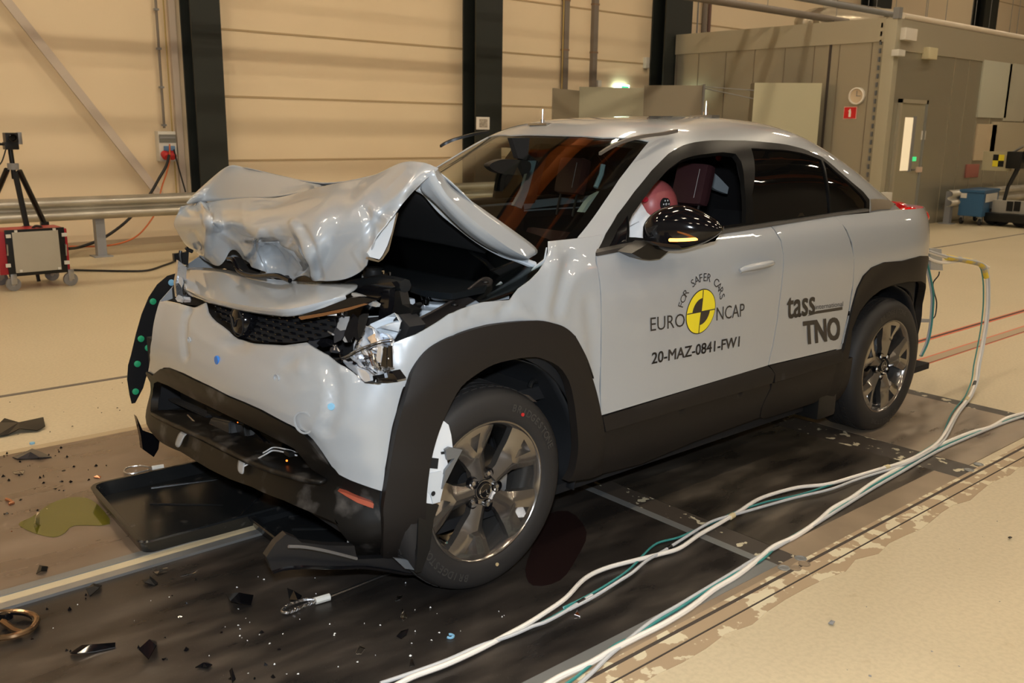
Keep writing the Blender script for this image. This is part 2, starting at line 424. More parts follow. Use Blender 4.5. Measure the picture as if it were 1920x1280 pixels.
# wall behind: cream cladding panels with seams
wb = bmesh.new(); box(wb, (-34, -9.1, 0), (15, -8.82, 9.5))
struct(obj('wall_back', wb, wallm))
seam = mat('panel_seam', (.46, .34, .19), .7)
n = 1
for k in range(31, 50): pass
for z in (1.03, 1.86, 2.7, 3.53, 4.36, 5.2):
    slab('trim_%d' % (30+n), -34, -.7, -8.82, -8.812, z-.012, z+.012, seam); n += 1
slab('trim_%d' % (30+n), -.2, 15, -8.82, -8.78, 0, .08, mat('dusty_base', (.42, .33, .22), .6)); n += 1
slab('wall_left', 14.8, 15, -9.1, 13, 0, 9.5, mat('grey_hall_wall', (.24, .25, .26), .6))
slab('wall_right', -34.2, -34, -9.1, 13, 0, 9.5, wallm)
slab('wall_front', -34, 15, 12.9, 13.1, 0, 9.5, mat('far_hall_wall', (.30, .29, .27), .6))
slab('ceiling', -34, 15, -9.1, 13, 9.5, 9.7, mat('dark_roof_deck', (.10, .075, .05), .7))
beam_o = mat('orange_crane_beam', (.55, .15, .03), .5)
for k, x in enumerate((-14, -4.6, .2, 5, 9.6)):
    slab('trim_%d' % (60+k), x-.15, x+.15, -8.8, 12.9, 8.4, 9.5, colm)
for k, y in enumerate((-6.8, .5, 7.5)):
    slab('trim_%d' % (70+k), -30, 14.5, y-.2, y+.2, 7.2, 7.9, beam_o)
for k, x in enumerate((-9, -2.4, 1.4, 3.9, 6.8, 11)):
    slab('trim_%d' % (81+k), x-.07, x+.07, -8.8, 12.9, 8.1, 8.35, beam_o if k % 2 else colm)
for k, y in enumerate((-8, -4.6, -3.2, -.9, 2.9, 4.2, 6.1, 10.8)):
    slab('trim_%d' % (90+k), -33, 14.7, y-.06, y+.06, 7.95, 8.2, (colm, beam_o, pvc)[k % 3])
slab('trim_80', 2.6, 3.3, -8.5, 12.5, 7.95, 8.6, beam_o)

# steel columns
def column(x0, x1, label, y0=-8.8, d=.34, top=9.5, gap=0):
    e = empty('steel_column', ((x0+x1)/2, y0+d/2, 0), label, 'column', 'dark steel columns along the wall')
    c = (x0+x1)/2; w2 = (x1-x0)/2
    bm = B((-w2, d/2-.03, 0), (w2, d/2, top)); obj('flange', bm, colm, e)
    bm = B((-w2, -d/2, 0), (w2, -d/2+.03, top)); obj('flange', bm, colm, e)
    obj('web', B((-.02, -d/2+.03, 0), (.02, d/2-.03, top)), colm, e)
    obj('base_plate', B((-w2-.04, -d/2, 0), (w2+.04, d/2+.05, .03)), colm, e)
column(-.64, -.26, 'dark steel column standing just right of the wall socket box')
column(-5.25, -4.72, 'dark steel column with a small framed sign, behind the windscreen')
column(-9.9, -9.15, 'dark steel column where the grey folding screens meet the cabin')
column(-17.3, -16.5, 'dark steel column rising behind the air duct on the cabin roof')
column(-23.2, -22.4, 'leftmost of the two dark columns above the cabin roof edge at top right')
column(-28.6, -27.8, 'rightmost dark column above the cabin roof at top right')

# ceiling lamps (seen as streaks in the paint)
lampm = mat('lamp_diffuser', (1, .9, .7), .5, emit=LAMP_COL, es=LAMP_POWER)
ns = mat('lamp_housing', (.5, .5, .48), .5)
lp = None
for i, x in enumerate((-22, -13, -7, -2.5, 2.0, 6.5, 11)):
    for y in (-5, -.7, 4.0, 9):
        if lp is None:
            lp = empty('ceiling_lamp', (x, y, 7.6), 'long strip lamp hanging under the hall roof', 'lamp', 'strip lamps under the hall roof')
            obj('housing', B((-.65, -.15, .02), (.65, .15, .12), .01), ns, lp); obj('diffuser', B((-.62, -.12, 0), (.62, .12, .02)), lampm, lp)
        else:
            r = lp.copy(); C.objects.link(r); r.location = (x, y, 7.6)
            for ch in list(lp.children):
                c = ch.copy(); C.objects.link(c); c.parent = r
# ------------------------------------------------------------------ the car: surfaces
def interp(xs, ys, x):
    n = len(xs)
    if x <= xs[0]: return ys[0]+(ys[1]-ys[0])/(xs[1]-xs[0])*(x-xs[0])
    if x >= xs[-1]: return ys[-1]+(ys[-1]-ys[-2])/(xs[-1]-xs[-2])*(x-xs[-1])
    for i in range(n-1):
        if x <= xs[i+1]: break
    def m(k):
        if k == 0: return (ys[1]-ys[0])/(xs[1]-xs[0])
        if k == n-1: return (ys[-1]-ys[-2])/(xs[-1]-xs[-2])
        return (ys[k+1]-ys[k-1])/(xs[k+1]-xs[k-1])
    h = xs[i+1]-xs[i]; t = (x-xs[i])/h
    return (2*t**3-3*t*t+1)*ys[i]+(t**3-2*t*t+t)*h*m(i)+(-2*t**3+3*t*t)*ys[i+1]+(t**3-t*t)*h*m(i+1)
HX = [-.86, -.7, -.4, -.1, .2, .5, .8, 1.1, 1.35, 1.5, 1.8, 2.12, 2.35, 2.6]
HZ = [1.00, 1.075, 1.185, 1.32, 1.455, 1.553, 1.578, 1.568, 1.553, 1.51, 1.355, 1.18, 1.065, .99]
WX = [-.86, -.6, -.3, 0, .4, 1.0, 1.6, 2.1, 2.5]
WY = [.60, .68, .745, .785, .81, .82, .82, .82, .80]
NG, ZB = 3.4, .95
def gh(x, phi, off=0):
    H = interp(HX, HZ, x)-ZB; W = interp(WX, WY, x); c, s = math.cos(phi), math.sin(phi)
    r = (abs(c)**NG+abs(s)**NG)**(-1/NG)
    return Vector((x, (W+off)*r*c, ZB+(H+off)*r*s))
def gh_F(P):
    H = max(interp(HX, HZ, P.x)-ZB, .03); W = max(.3, interp(WX, WY, P.x)); z = max(P.z-ZB, 0)
    return (abs(P.y)/W)**NG+(z/H)**NG-1
ZP = [.10, .20, .28, .35, .5, .6, .75, .9, 1.0, 1.08, 1.15, 1.2]
YP = [.70, .80, .85, .872, .886, .881, .884, .893, .886, .864, .825, .79]
FZ = [.15, .25, .35, .45, .55, .65, .75, .85, 1.0]
FX = [3.12, 3.19, 3.20, 3.19, 3.20, 3.21, 3.18, 3.12, 3.02]
def pexp(y): return 4 if y > .3 else 8 if y < -.3 else 6-2*math.sin(y/.3*PI/2)
def lowF(P):
    W = max(.3, interp(ZP, YP, P.z))
    if P.x > 2.7: L = max(.2, interp(FZ, FX, P.z)-2.7); k = pexp(P.y); return ((P.x-2.7)/L)**k+(abs(P.y)/W)**k-1
    if P.x < -.1: return ((-.1-P.x)/.76)**2.2+(abs(P.y)/W)**2.2-1
    return abs(P.y)/W-1
def hit(F, px, py, t0=1.2, t1=9, near=.6):
    D = ray(px, py); a = t0; best = (9, 0); fa = F(CAM+D*a); n = 160
    for i in range(1, n+1):
        b = t0+(t1-t0)*i/n; fb = F(CAM+D*b)
        if fa > 0 and fb <= 0:
            for k in range(30):
                c = (a+b)/2
                if F(CAM+D*c) > 0: a = c
                else: b = c
            return CAM+D*b
        if fb < best[0]: best = (fb, b)
        a, fa = b, fb
    if near and best[0] < near: return CAM+D*best[1]
    return None
def to_low(P):
    W = max(.3, interp(ZP, YP, P.z))
    if P.x > 2.7: L = max(.2, interp(FZ, FX, P.z)-2.7); return (2.7+.55*math.atan2((P.x-2.7)/L, P.y/W), P.z)
    if P.x < -.1: return (-.1-.6*math.atan2((-.1-P.x)/.76, P.y/W), P.z)
    return (P.x, P.z)
def low(u, z, off=0):
    W = interp(ZP, YP, z)
    if u > 2.7:
        a = (u-2.7)/.55; L = interp(FZ, FX, z)-2.7; c, s = math.cos(a), math.sin(a); k = pexp(c*W); r = (abs(c)**k+abs(s)**k)**(-1/k)
        n = Vector((abs(s)**3+.0001, c*abs(c)**2, 0)); n.normalize()
        return Vector((2.7+L*r*s, W*r*c, z))+n*off
    if u < -.1:
        a = (-.1-u)/.6; c, s = math.cos(a), math.sin(a); r = (abs(c)**2.2+abs(s)**2.2)**(-1/2.2)
        return Vector((-.1-(.76+off)*r*s, (W+off)*r*c, z))
    return Vector((u, W+off, z))
def lu(pts): 
    out = []
    for x, y in pts:
        P = hit(lowF, x, y)
        if P: out.append(to_low(P))
        else: print('MISS low', x, y)
    return out
def gu(pts):
    out = []
    for x, y in pts:
        P = hit(gh_F, x, y)
        if P:
            H = max(interp(HX, HZ, P.x)-ZB, .03); W = interp(WX, WY, P.x); out.append((P.x, math.atan2((P.z-ZB)/H, P.y/W)))
        else: print('MISS gh', x, y)
    return out
car = empty('crashed_car', (1.3, 0, 0), 'light grey crash tested car with a crumpled bonnet and smashed front', 'car')
CARP = Vector((1.3, 0, 0))
MI = Matrix.Translation(-CARP)
def cobj(name, bm, m, label=None, parent=None, ang=38):
    bmesh.ops.transform(bm, matrix=MI, verts=bm.verts)
    o = obj(name, bm, m, car if parent is None else parent, label, ang); return o
def csub(name, bm, m, parent, label=None, ang=38):
    """sub-part of a part whose own origin sits at the car's base"""
    return cobj(name, bm, m, label, parent, ang)
def px_of(P):
    q = Vector(P)-CAM; z = q.dot(_d); return 960+FPX*q.dot(_r)/z, 640-FPX*q.dot(_u)/z
def seg_d(x, y, L):
    best = 1e9
    for (ax, ay), (bx, by) in zip(L, L[1:]):
        dx, dy = bx-ax, by-ay; t = max(0, min(1, ((x-ax)*dx+(y-ay)*dy)/(dx*dx+dy*dy))); d = math.hypot(x-ax-t*dx, y-ay-t*dy)
        if d < best: best = d; T = t
    return best
class Creases:
    """fold lines on a dented sheet, each kept as 3-D design lines: (line, height, half width, sharp)"""
    def __init__(s, feats, k=1): s.f = [(L, a*k, w, sh) for L, a, w, sh in feats]
    def __call__(s, P):
        x, y = px_of(P); d = 0
        for L, amp, w, sharp in s.f:
            if len(L) == 1:
                (cx, cy), (sx, sy) = L[0], w; d += amp*math.exp(-((x-cx)/sx)**2-((y-cy)/sy)**2); continue
            k = seg_d(x, y, L)/w
            if k < 1: d += amp*((1-k)**1.1 if sharp else (.5+.5*math.cos(PI*k)))
        return d
def gauss(u, z, cu, cz, su, sz): return math.exp(-((u-cu)/su)**2-((z-cz)/sz)**2)
def panel(name, pts, m, sp=.03, thick=.004, off=0, holes=(), both=True, dfun=None, uv=False, parent=None, label=None, sm=False, ang=38):
    O = pts if uv else lu(pts)
    if sm: O = smooth2(O, 3)
    vo, F = cdt(O, sp, holes)
    f = lambda u, v, d: low(u, v, off+d+(dfun(u, v) if dfun else 0))
    a = cobj(name, sheet(vo, F, f, thick, flip=True), m, label, parent, ang); b = None
    if both:
        f2 = lambda u, v, d: low(u, v, off+d)
        b = cobj(name, sheet(vo, F, f2, thick, flip=True, mir=True), m, label, parent, ang)
    return a, b

# ---------------- door skins, fender, quarter panel
fd = CH([(112, 284), (118, 340), (132, 430), (139, 600), (139, 800), (136, 1000), (136, 1160), (1047, 886), (1071, 780), (1096, 640), (1121, 430), (1129, 280), (1116, 210), (1081, 150), (1056, 124), (800, 158), (400, 225)])
FDU = lu(fd)
door_cut = FDU
front_door, fd_r = panel('front_door', FDU, paint, .035, .006, uv=True)
rd = CH([(1060, 122), (1087, 150), (1120, 205), (1132, 280), (1125, 430), (1100, 640), (1075, 780), (1051, 884), (1440, 793), (1464, 700), (1488, 580), (1508, 450), (1515, 300), (1492, 200), (1448, 110), (1402, 64)])
RDU = lu(rd)
rear_door, rd_r = panel('rear_door', RDU, paint, .035, .006, uv=True)
# front arch cladding outline (outer, then inner)
fa_out = CD([(187, 1035), (187, 930), (190, 850), (188, 790), (197, 720), (215, 600), (240, 440), (270, 320), (310, 200)]) + CB([(440, 1120), (520, 1010), (620, 940), (760, 880), (900, 840), (1050, 818), (1230, 808), (1330, 825), (1400, 850), (1460, 900), (1500, 970), (1540, 1060), (1570, 1170)]) + CD([(1115, -30), (1150, 60), (1180, 150), (1205, 240), (1222, 330), (1238, 420), (1246, 455), (1238, 540), (1237, 634)])
fa_in = CD([(1060, 660), (1090, 600), (1105, 500), (1100, 400), (1085, 280), (1060, 180), (1010, 110), (930, 72), (880, 65), (800, 75), (700, 100), (620, 145), (545, 205), (490, 300), (440, 420), (405, 550), (385, 700), (378, 850), (372, 960), (365, 1022), (320, 1035)])
FA = lu(smooth2(fa_out, 3, False)+smooth2(fa_in, 3, False))
def arch_d(u, z):
    r = math.hypot(u-2.64, z-.36); return .014-.024*max(0, min(1.2, (r-.485)/.10))
ac, ac_r = panel('wheel_arch_cladding', FA, clad, .03, .035, .020, uv=True, both=False, dfun=arch_d)
# fender
FO = lu(fa_out)
top = CE([(808, 855), (930, 838), (1060, 826), (1155, 822)]) + CE([(1120, 880), (1104, 930)])
edge = CH([(100, 300), (112, 400), (126, 560), (128, 800), (127, 1000), (128, 1165)])
fo2 = [p for p in fa_out if True]
fend = CB([(1300, 310), (1420, 300), (1560, 285), (1650, 268), (1606, 380), (1603, 440), (1628, 560), (1637, 700), (1638, 900), (1638, 1100)]) + CH([(133, 900), (131, 1030), (132, 1150)]) + \
    CD([(1248, 460), (1215, 330), (1195, 240), (1160, 120), (1115, 20)]) + CB([(1540, 1200), (1500, 1090), (1460, 1010), (1410, 940), (1350, 890), (1270, 860), (1150, 855), (1000, 875), (870, 905), (740, 955), (620, 1015), (520, 1085), (450, 1190), (425, 1250)]) + \
    CB([(350, 1190), (310, 1120), (320, 960), (400, 925), (470, 900), (560, 850), (680, 770), (800, 720), (900, 695), (1060, 680), (1120, 610), (1190, 560), (1250, 500), (1285, 440), (1300, 380)])
FE = lu(fend)
FF = Creases([(CB([(1320, 330), (1345, 480), (1340, 620), (1290, 790)]), .014, 26, False), (CB([(1460, 420), (1390, 560), (1350, 740)]), -.016, 20, False), (CB([(1600, 480), (1480, 540), (1430, 640), (1400, 770)]), .009, 14, True),
    (CB([(1060, 680), (1120, 730), (1195, 800)]), .016, 16, True), (CB([(990, 775), (1030, 740), (1062, 700)]), -.022, 12, True), (CB([(790, 735), (900, 755), (1000, 778)]), .010, 10, True), (CB([(800, 760), (920, 800)]), -.012, 14, False),
    (CB([(1560, 700), (1590, 1000), (1600, 1250)]), -.012, 18, False), (CB([(330, 960), (350, 1060), (330, 1160)]), -.01, 8, True), (CB([(700, 760), (700, 900)]), .006, 10, False)], .65)
def fend_d(u, z):
    d = FF(low(u, z))
    return d
fender, fe_r = panel('front_fender', FE, paint, .02, .004, uv=True, dfun=fend_d, label='buckled grey front fender', ang=55)
# rear arch: front half read off, rear half is its mirror image
ra_o = lu(CG([(458, 700), (480, 600), (505, 500), (530, 410), (560, 350), (600, 310), (660, 285)]))
ra_i = lu(CG([(500, 700), (530, 560), (570, 480), (620, 425), (680, 395), (750, 388)]))
xo = [p for p in ra_o if p[0] > .02]
RO = [(p[0], p[1]) for p in xo] + [(0, .893)] + [(-p[0], p[1]) for p in reversed(xo)]
RI = [(.44, .50), (.425, .60), (.375, .68), (.30, .735), (.20, .768), (.08, .782)]
RI = RI + [(-a, b) for a, b in reversed(RI)]
RAo = [(.60, .28), (.565, .42)] + RO + [(-.565, .42), (-.575, .38)]
RA = RAo + [(-.46, .38)] + RI[::-1] + [(.455, .38), (.47, .24)]
def rarch_d(u, z):
    r = math.hypot(u, z-.36); return -.012*max(0, min(1, (r-.44)/.1))**2
rac, rac_r = panel('wheel_arch_cladding', RA, clad, .03, .035, .018, uv=True, dfun=rarch_d)
# quarter panel
rde = lu(CF([(1312, 604), (1376, 678), (1406, 750), (1416, 850), (1409, 1000), (1389, 1140), (1374, 1262)]))
QP = rde + [(.565, .50)] + [(p[0]+.006, p[1]) for p in RO] + [(-.565, .50), (-.60, .42), (-1.02, .42), (-1.02, 1.09), (-.70, 1.115), (-.45, 1.125), (0, 1.14)] + lu(CF([(1497, 590), (1400, 598)]))
quarter, q_r = panel('quarter_panel', QP, paint, .035, .005, uv=True)
# rear bumper and tailgate close the body behind
U1 = -.1-.6*PI
vo, F = cdt([(-.60, .37), (-.60, .42), (U1+.5, .42), (U1+.5, .37)], .06)
cobj('rear_bumper', sheet(vo, F, lambda u, v, d: low(u, v, .01+d), .01, flip=True), clad)
vo, F = cdt([(-1.02, .42), (-1.02, 1.10), (U1+.92, 1.10), (U1+.92, .42)], .05)
cobj('tailgate', sheet(vo, F, lambda u, v, d: low(u, v, d), .006, flip=True), paint)
# tail lamps
for s in (1, -1):
    vo, F = cdt([(-.60, 1.045), (-.60, 1.095), (-.70, 1.125), (-.93, 1.11), (-.95, 1.03), (-.80, 1.02)], .03)
    cobj('tail_lamp', sheet(vo, F, lambda u, v, d: low(u, v, .030+d-.02*abs(v-1.07)/.05), .03, flip=True, mir=s < 0), redlens, 'red tail lamp lens')

for s_ in (1, -1):
    c_ = at(1708, 406, 0, -.66); c_.y *= s_; bm = bmesh.new()
    bmesh.ops.create_uvsphere(bm, u_segments=28, v_segments=16, radius=1, matrix=Matrix.Translation(c_) @ Matrix.Rotation(-.5*s_, 4, 'Z') @ Matrix.Diagonal((.10, .09, .056, 1)))
    cobj('tail_lamp', bm, redlens, 'round red tail lamp lens')
# ---------------- sill claddings
dc = CH([(140, 1166), (1045, 889), (1062, 905), (1066, 930), (1048, 978), (600, 1105), (140, 1240)])
def dc_d(u, z): return .022*min(1, max(0, (.515-z)/.035))
panel('door_cladding', dc, clad, .03, .02, .0, dfun=dc_d)
dr = CH([(1056, 888), (1449, 796), (1452, 810), (1430, 862), (1062, 974), (1068, 930), (1066, 905)])
panel('door_cladding', dr, clad, .03, .02, .0, dfun=dc_d)
sl = CD([(1237, 634), (1245, 480)]) + CH([(142, 1248), (600, 1112), (1048, 986), (1050, 1010), (1020, 1070), (1000, 1120), (992, 1168)]) + [(1300, 826), (1200, 868)]
panel('sill_cladding', sl, clad, .035, .03, .008)
sr = CH([(1060, 984), (1424, 870), (1410, 920), (1392, 985), (1378, 1030)]) + [(1545, 742), (1525, 754), (1430, 784)] + CH([(998, 1166), (1005, 1120), (1026, 1070), (1056, 1012)])
panel('sill_cladding', sr, clad, .035, .03, .008)
rs = CH([(1430, 868), (1462, 855)]) + CG([(500, 740), (480, 860), (435, 940), (400, 960)]) + [(1556, 752)] + CH([(1384, 1030), (1398, 985), (1416, 920)])
panel('sill_cladding', rs, clad, .035, .03, .010)
for s in (1, -1):
    cobj('mud_flap', B((.44, s*.66 if s > 0 else -.86, .17), (.60, .86 if s > 0 else -.66, .36), .02), blk)

# ---------------- black sheet added to block light through the panel gaps, with wheel-house openings
IN = [(-.8, .24), (3.0, .24), (3.0, .84), (2.6, .90), (2.2, 1.0), (.3, 1.10), (-.8, 1.05)]
wh1 = [(2.64+.47*math.cos(t*PI/24), .30+.50*math.sin(t*PI/24)) for t in range(-6, 31)]
wh2 = [(.445*math.cos(t*PI/24), .30+.46*math.sin(t*PI/24)) for t in range(-6, 31)]
vo, F = cdt(IN, .08, (wh1, wh2))
for s in (False, True):
    cobj('gap_light_block', sheet(vo, F, lambda u, v, d: low(u, v, -.035+d), .01, flip=True, mir=s), blk_m, 'black sheet added behind the body skins to block light')
cobj('underbody', B((-.7, -.78, .2), (2.95, .78, .235)), blk_m)
cobj('bulkhead', B((2.02, -.74, .235), (2.06, .74, 1.0)), blk_m)
# wheel-house liners
for cx, R in ((2.64, .475), (0, .445)):
    for s in (1, -1):
        bm = bmesh.new(); n_ = 26; rr = []; fr_ = cx > 1
        for k in range(n_+1):
            a = -.25+(PI+.5)*k/n_; bump_ = 1+.012*math.sin(a*9)
            Rx = R-(.105*max(0, math.cos(a))**.5 if fr_ else 0)
            rr.append([bm.verts.new((cx+Rx*math.cos(a)*bump_, y*s, .33+R*.98*math.sin(a)*bump_)) for y in (.82, .78, .66, .45)])
        for k in range(n_):
            for j in range(3): bm.faces.new((rr[k][j], rr[k+1][j], rr[k+1][j+1], rr[k][j+1]))
        # inner closing wall
        cen = bm.verts.new((cx, .45*s, .33))
        for k in range(n_): bm.faces.new((cen, rr[k][3], rr[k+1][3]))
        o = cobj('wheel_house_liner', bm, mat('liner', (.016, .017, .019), .42, bump=.12, bscale=18)); sub_solid(o, 0, .004)

# ---------------- greenhouse
TR = gu(CF([(100, 700), (160, 600), (250, 480), (340, 370), (430, 280), (510, 235), (600, 215), (700, 208), (835, 210), (950, 219), (1060, 232), (1140, 252), (1245, 297), (1330, 367), (1400, 428), (1460, 478), (1494, 520), (1494, 573)]))
PB = math.atan2((1.115-ZB)/.6, 1)
def belt(x): return (x, math.atan2((1.118+.02*(2-x)/2-ZB)/(interp(HX, HZ, x)-ZB), 1))
TRC = [(2.13, .20)] + TR + [(TR[-1][0], .18), (1.0, .18)]
WSn = gu(CE([(1000, 830), (1150, 630), (1250, 480), (1390, 300), (1436, 244), (1400, 236), (1150, 221), (1060, 213)]))
WS = [(2.60, .25), (WSn[0][0]+.05, WSn[0][1]-.05)] + WSn
WSo = WS + [(x, PI-p) for x, p in reversed(WS) if p < PI/2-.03]
TRm = [(x, PI-p) for x, p in reversed(TRC)]
RW = [(-.18, .95), (-.70, .85), (-.72, PI-.85), (-.18, PI-.95)]
roofP = [(-.84, .12), (2.28, .12), (2.28, PI-.12), (-.84, PI-.12)]
def ghs(name, outer, m, sp, thick, off, holes=(), label=None, mirror=False, parent=None, ang=38):
    vo, F = cdt(outer, sp, holes)
    return cobj(name, sheet(vo, F, lambda u, v, d: gh(u, v, off+d), thick, flip=True, mir=mirror), m, label, parent, ang)
body_roof = ghs('roof_and_pillars', roofP, paint, .034, .006, 0, (TRC, WSo, TRm, RW))
ghs('headliner', roofP, dark_in, .06, .004, -.03, (TRC, WSo, TRm, RW))
ghs('rear_window', RW, tint, .06, .004, -.006)
wsg = ghs('windscreen', WSo, wglass, .06, .004, -.004)
# windscreen black border band
def inset(P, k, c=None):
    cx = sum(p[0] for p in P)/len(P); cy = sum(p[1] for p in P)/len(P); return [(cx+(x-cx)*k, cy+(y-cy)*k) for x, y in P]
def inset2(P, d):
    out = []; n = len(P); A = sum(P[i][0]*P[(i+1) % n][1]-P[(i+1) % n][0]*P[i][1] for i in range(n)); sg = 1 if A > 0 else -1
    for i in range(n):
        a, b, c = P[i-1], P[i], P[(i+1) % n]; n1 = (-(b[1]-a[1]), b[0]-a[0]); n2 = (-(c[1]-b[1]), c[0]-b[0])
        l1 = math.hypot(*n1) or 1; l2 = math.hypot(*n2) or 1; nx = n1[0]/l1+n2[0]/l2; ny = n1[1]/l1+n2[1]/l2; l = math.hypot(nx, ny) or 1
        out.append((b[0]+sg*d*nx/l, b[1]+sg*d*ny/l))
    return out
WI = [(min(x, 2.16), p) for x, p in inset2(WSo, .055)]
csub('black_border', (lambda vF: sheet(vF[0], vF[1], lambda u, v, d: gh(u, v, -.010+d), .001, flip=True))(cdt(WSo, .06, (WI,))), blk_g, wsg)
# side window trims and glass
OP = gu(CF([(222, 720), (222, 640), (240, 600), (290, 530), (350, 450), (430, 362), (500, 312), (560, 292), (640, 280), (720, 272), (785, 280), (815, 320), (832, 450), (840, 600), (838, 645), (700, 664), (500, 698), (330, 730)]))
RG = gu(CF([(868, 250), (960, 256), (1060, 262), (1140, 276), (1238, 312), (1262, 400), (1278, 500), (1284, 590), (1100, 620), (970, 640), (882, 648), (872, 500)]))
QG = gu(CF([(1250, 316), (1320, 378), (1400, 445), (1455, 500), (1478, 535), (1478, 565), (1292, 588), (1284, 490), (1270, 400)]))
TRB = TR + gu(CF([(1494, 590), (1300, 612), (970, 664), (700, 708), (330, 768), (62, 815), (45, 805)]))
FQ = gu(CF([(110, 778), (160, 680), (214, 606), (214, 742)]))
for mir in (False, True):
    tr = ghs('window_trim', TRB, mat('window_trim_black', (.006, .006, .006), .35, spec=.1), .03, .02, .003, (OP, RG, QG, FQ), None, mir)
    ghs('door_glass', RG, tint, .05, .004, -.003, (), 'dark tinted rear door glass', mir)
    ghs('quarter_glass', QG, tint, .05, .004, -.003, (), 'dark tinted corner glass', mir)
    ghs('corner_trim', FQ, blk_g, .05, .004, -.004, (), None, mir)
# belt moulding strip under the windows
bl = CF([(50, 800), (200, 768), (330, 742), (500, 712), (700, 682), (838, 660), (970, 643), (1100, 624), (1300, 592), (1490, 569), (1492, 582), (1300, 608), (1100, 640), (970, 662), (700, 703), (500, 735), (330, 765), (200, 790), (52, 818)])
blu = lu(bl)
panel('belt_moulding', blu, mat('belt_black', (.02, .018, .017), .4), .03, .05, .004, uv=True)
# pillar end plate (bare metal strip low on the rear pillar)
PE = gu(CF([(1500, 520), (1600, 528), (1685, 540), (1697, 558), (1600, 572), (1502, 583)]))
ghs('pillar_plate', PE, mat('bare_pillar_metal', (.42, .37, .29), .3, .7), .03, .003, .004, (), 'bare metal plate low on the rear pillar')
# roof side mouldings torn loose at the front
def strip3(P, wv, th, n=5):
    P = catmull(P, n); bm = bmesh.new(); r = []
    for i, p in enumerate(P):
        k = 1-.5*i/len(P); r.append([bm.verts.new(p+Vector(wv)*k), bm.verts.new(p-Vector(wv)*k), bm.verts.new(p-Vector(wv)*k-Vector((0, 0, th))), bm.verts.new(p+Vector(wv)*k-Vector((0, 0, th)))])
    for i in range(len(r)-1):
        for k in range(4): bm.faces.new((r[i][k], r[i][(k+1) % 4], r[i+1][(k+1) % 4], r[i+1][k]))
    bm.faces.new(r[0][::-1]); bm.faces.new(r[-1]); return bm
P = [at(*CE([q])[0], 1, y) for q, y in (((1600, 172), .58), (1540, 185) and ((1530, 188), .57), ((1400, 205), .56), ((1280, 235), .54), ((1200, 270), .52), ((1132, 312), .51))]
cobj('roof_moulding', strip3(P, (0, .012, 0), .012), mat('moulding_grey', (.10, .085, .07), .35), 'roof edge strip hanging loose over the windscreen')
P = [at(*CE([q])[0], 1, y) for q, y in (((440, 180), -.58), ((350, 195), -.60), ((240, 225), -.64), ((180, 250), -.67), ((152, 268), -.68))]
cobj('roof_moulding', strip3(P, (0, .014, 0), .012), blk, 'black roof edge strip sticking out on the far side')
# roof bolts with foot plates
for px, py, y in ((1017, 232, -.42), (1323, 217, .36)):
    P = hit(gh_F, px, py) or at(px, py, 1, y)
    bm = B((P.x-.03, P.y-.07, P.z-.008), (P.x+.03, P.y+.06, P.z+.003), .002)
    o = cobj('roof_plate', bm, steel, 'steel plate on the roof with an upright bolt')
    bm = bmesh.new(); lathe(bm, [(0, 0), (.012, 0), (.012, .014), (.005, .016), (.005, .062), (0, .064)], 12, Matrix.Translation(P+Vector((0, 0, .004))))
    csub('bolt', bm, chrome, o)
# cowl
bm = bmesh.new(); G = []
for i in range(3):
    G.append([Vector((2.16+.09*i, -.72+.16*j, 1.055-.03*i)) for j in range(10)])
bm = gridmesh(G); o = cobj('cowl_panel', bm, blk); sub_solid(o, 0, .01)
# ------------------------------------------------------------------ front of the car
smoke_b = mat('dark_badge_ring', (.03, .03, .032), .25, .5)
# silver bumper cover
bs = CC([(195, 190), (235, 210), (290, 165), (330, 165), (420, 200), (500, 240), (600, 287), (700, 340), (800, 383), (900, 430), (1000, 482), (1100, 530), (1180, 570), (1230, 620), (1290, 700), (1350, 790), (1400, 840), (1470, 875), (1550, 905), (1670, 945), (1690, 800), (1720, 620), (1760, 450), (1800, 300), (1830, 250), (1740, 258), (1640, 265), (1560, 262), (1530, 235), (1490, 200), (1440, 165), (1390, 140), (1330, 90), (1240, 40)]) + \
    CA([(1190, 1220), (1050, 1238), (860, 1228), (800, 1222), (740, 1200), (700, 1150), (660, 1118), (620, 1090), (590, 1060), (570, 1030), (562, 990), (556, 968), (520, 980), (475, 1000), (400, 978), (300, 957), (272, 960), (255, 1020), (240, 1080), (225, 1200), (215, 1280)])
BU = lu(bs)
def PU(px, py):
    r = lu([(px, py)]); return r[0] if r else (0, 0)
k1 = PU(*CC([(1320, 300)])[0]); k2 = PU(*CC([(1250, 560)])[0]); k3 = PU(*CA([(440, 1120)])[0]); k4 = PU(*CC([(1170, 130)])[0]); k5 = PU(*CA([(750, 1235)])[0])
K4 = lambda p: cp(262, 656, 2.73, p)
BF = Creases([(K4([(965, 100), (1000, 190), (1000, 300), (960, 400)]), -.034, 24, False), (K4([(940, 90), (955, 220), (935, 330), (880, 420)]), .016, 12, True), (K4([(860, 420), (930, 520), (1000, 620)]), -.012, 12, False),
    (K4([(820, 20), (812, 70), (830, 110)]), .018, 12, True), (K4([(740, 75), (800, 45), (835, 20)]), -.022, 12, True), (K4([(820, 215), (860, 205), (900, 210)]), .008, 8, True), (K4([(760, 180), (700, 110), (600, 60)]), -.006, 16, False),
    (C4([(500, 540), (475, 620), (465, 720), (480, 860)]), -.030, 9, False), (C4([(505, 600), (530, 680), (600, 745), (700, 790), (828, 825)]), .008, 10, True), (C4([(480, 560), (530, 515), (600, 480)]), -.02, 6, True),
    ([CA([(750, 1235)])[0]], -.055, (24, 11), False), ([K4([(640, 300)])[0]], -.012, (60, 30), False), ([K4([(1120, 380)])[0]], .012, (50, 60), False), (C4([(300, 480), (270, 620), (240, 850)]), .01, 8, False)], .42)
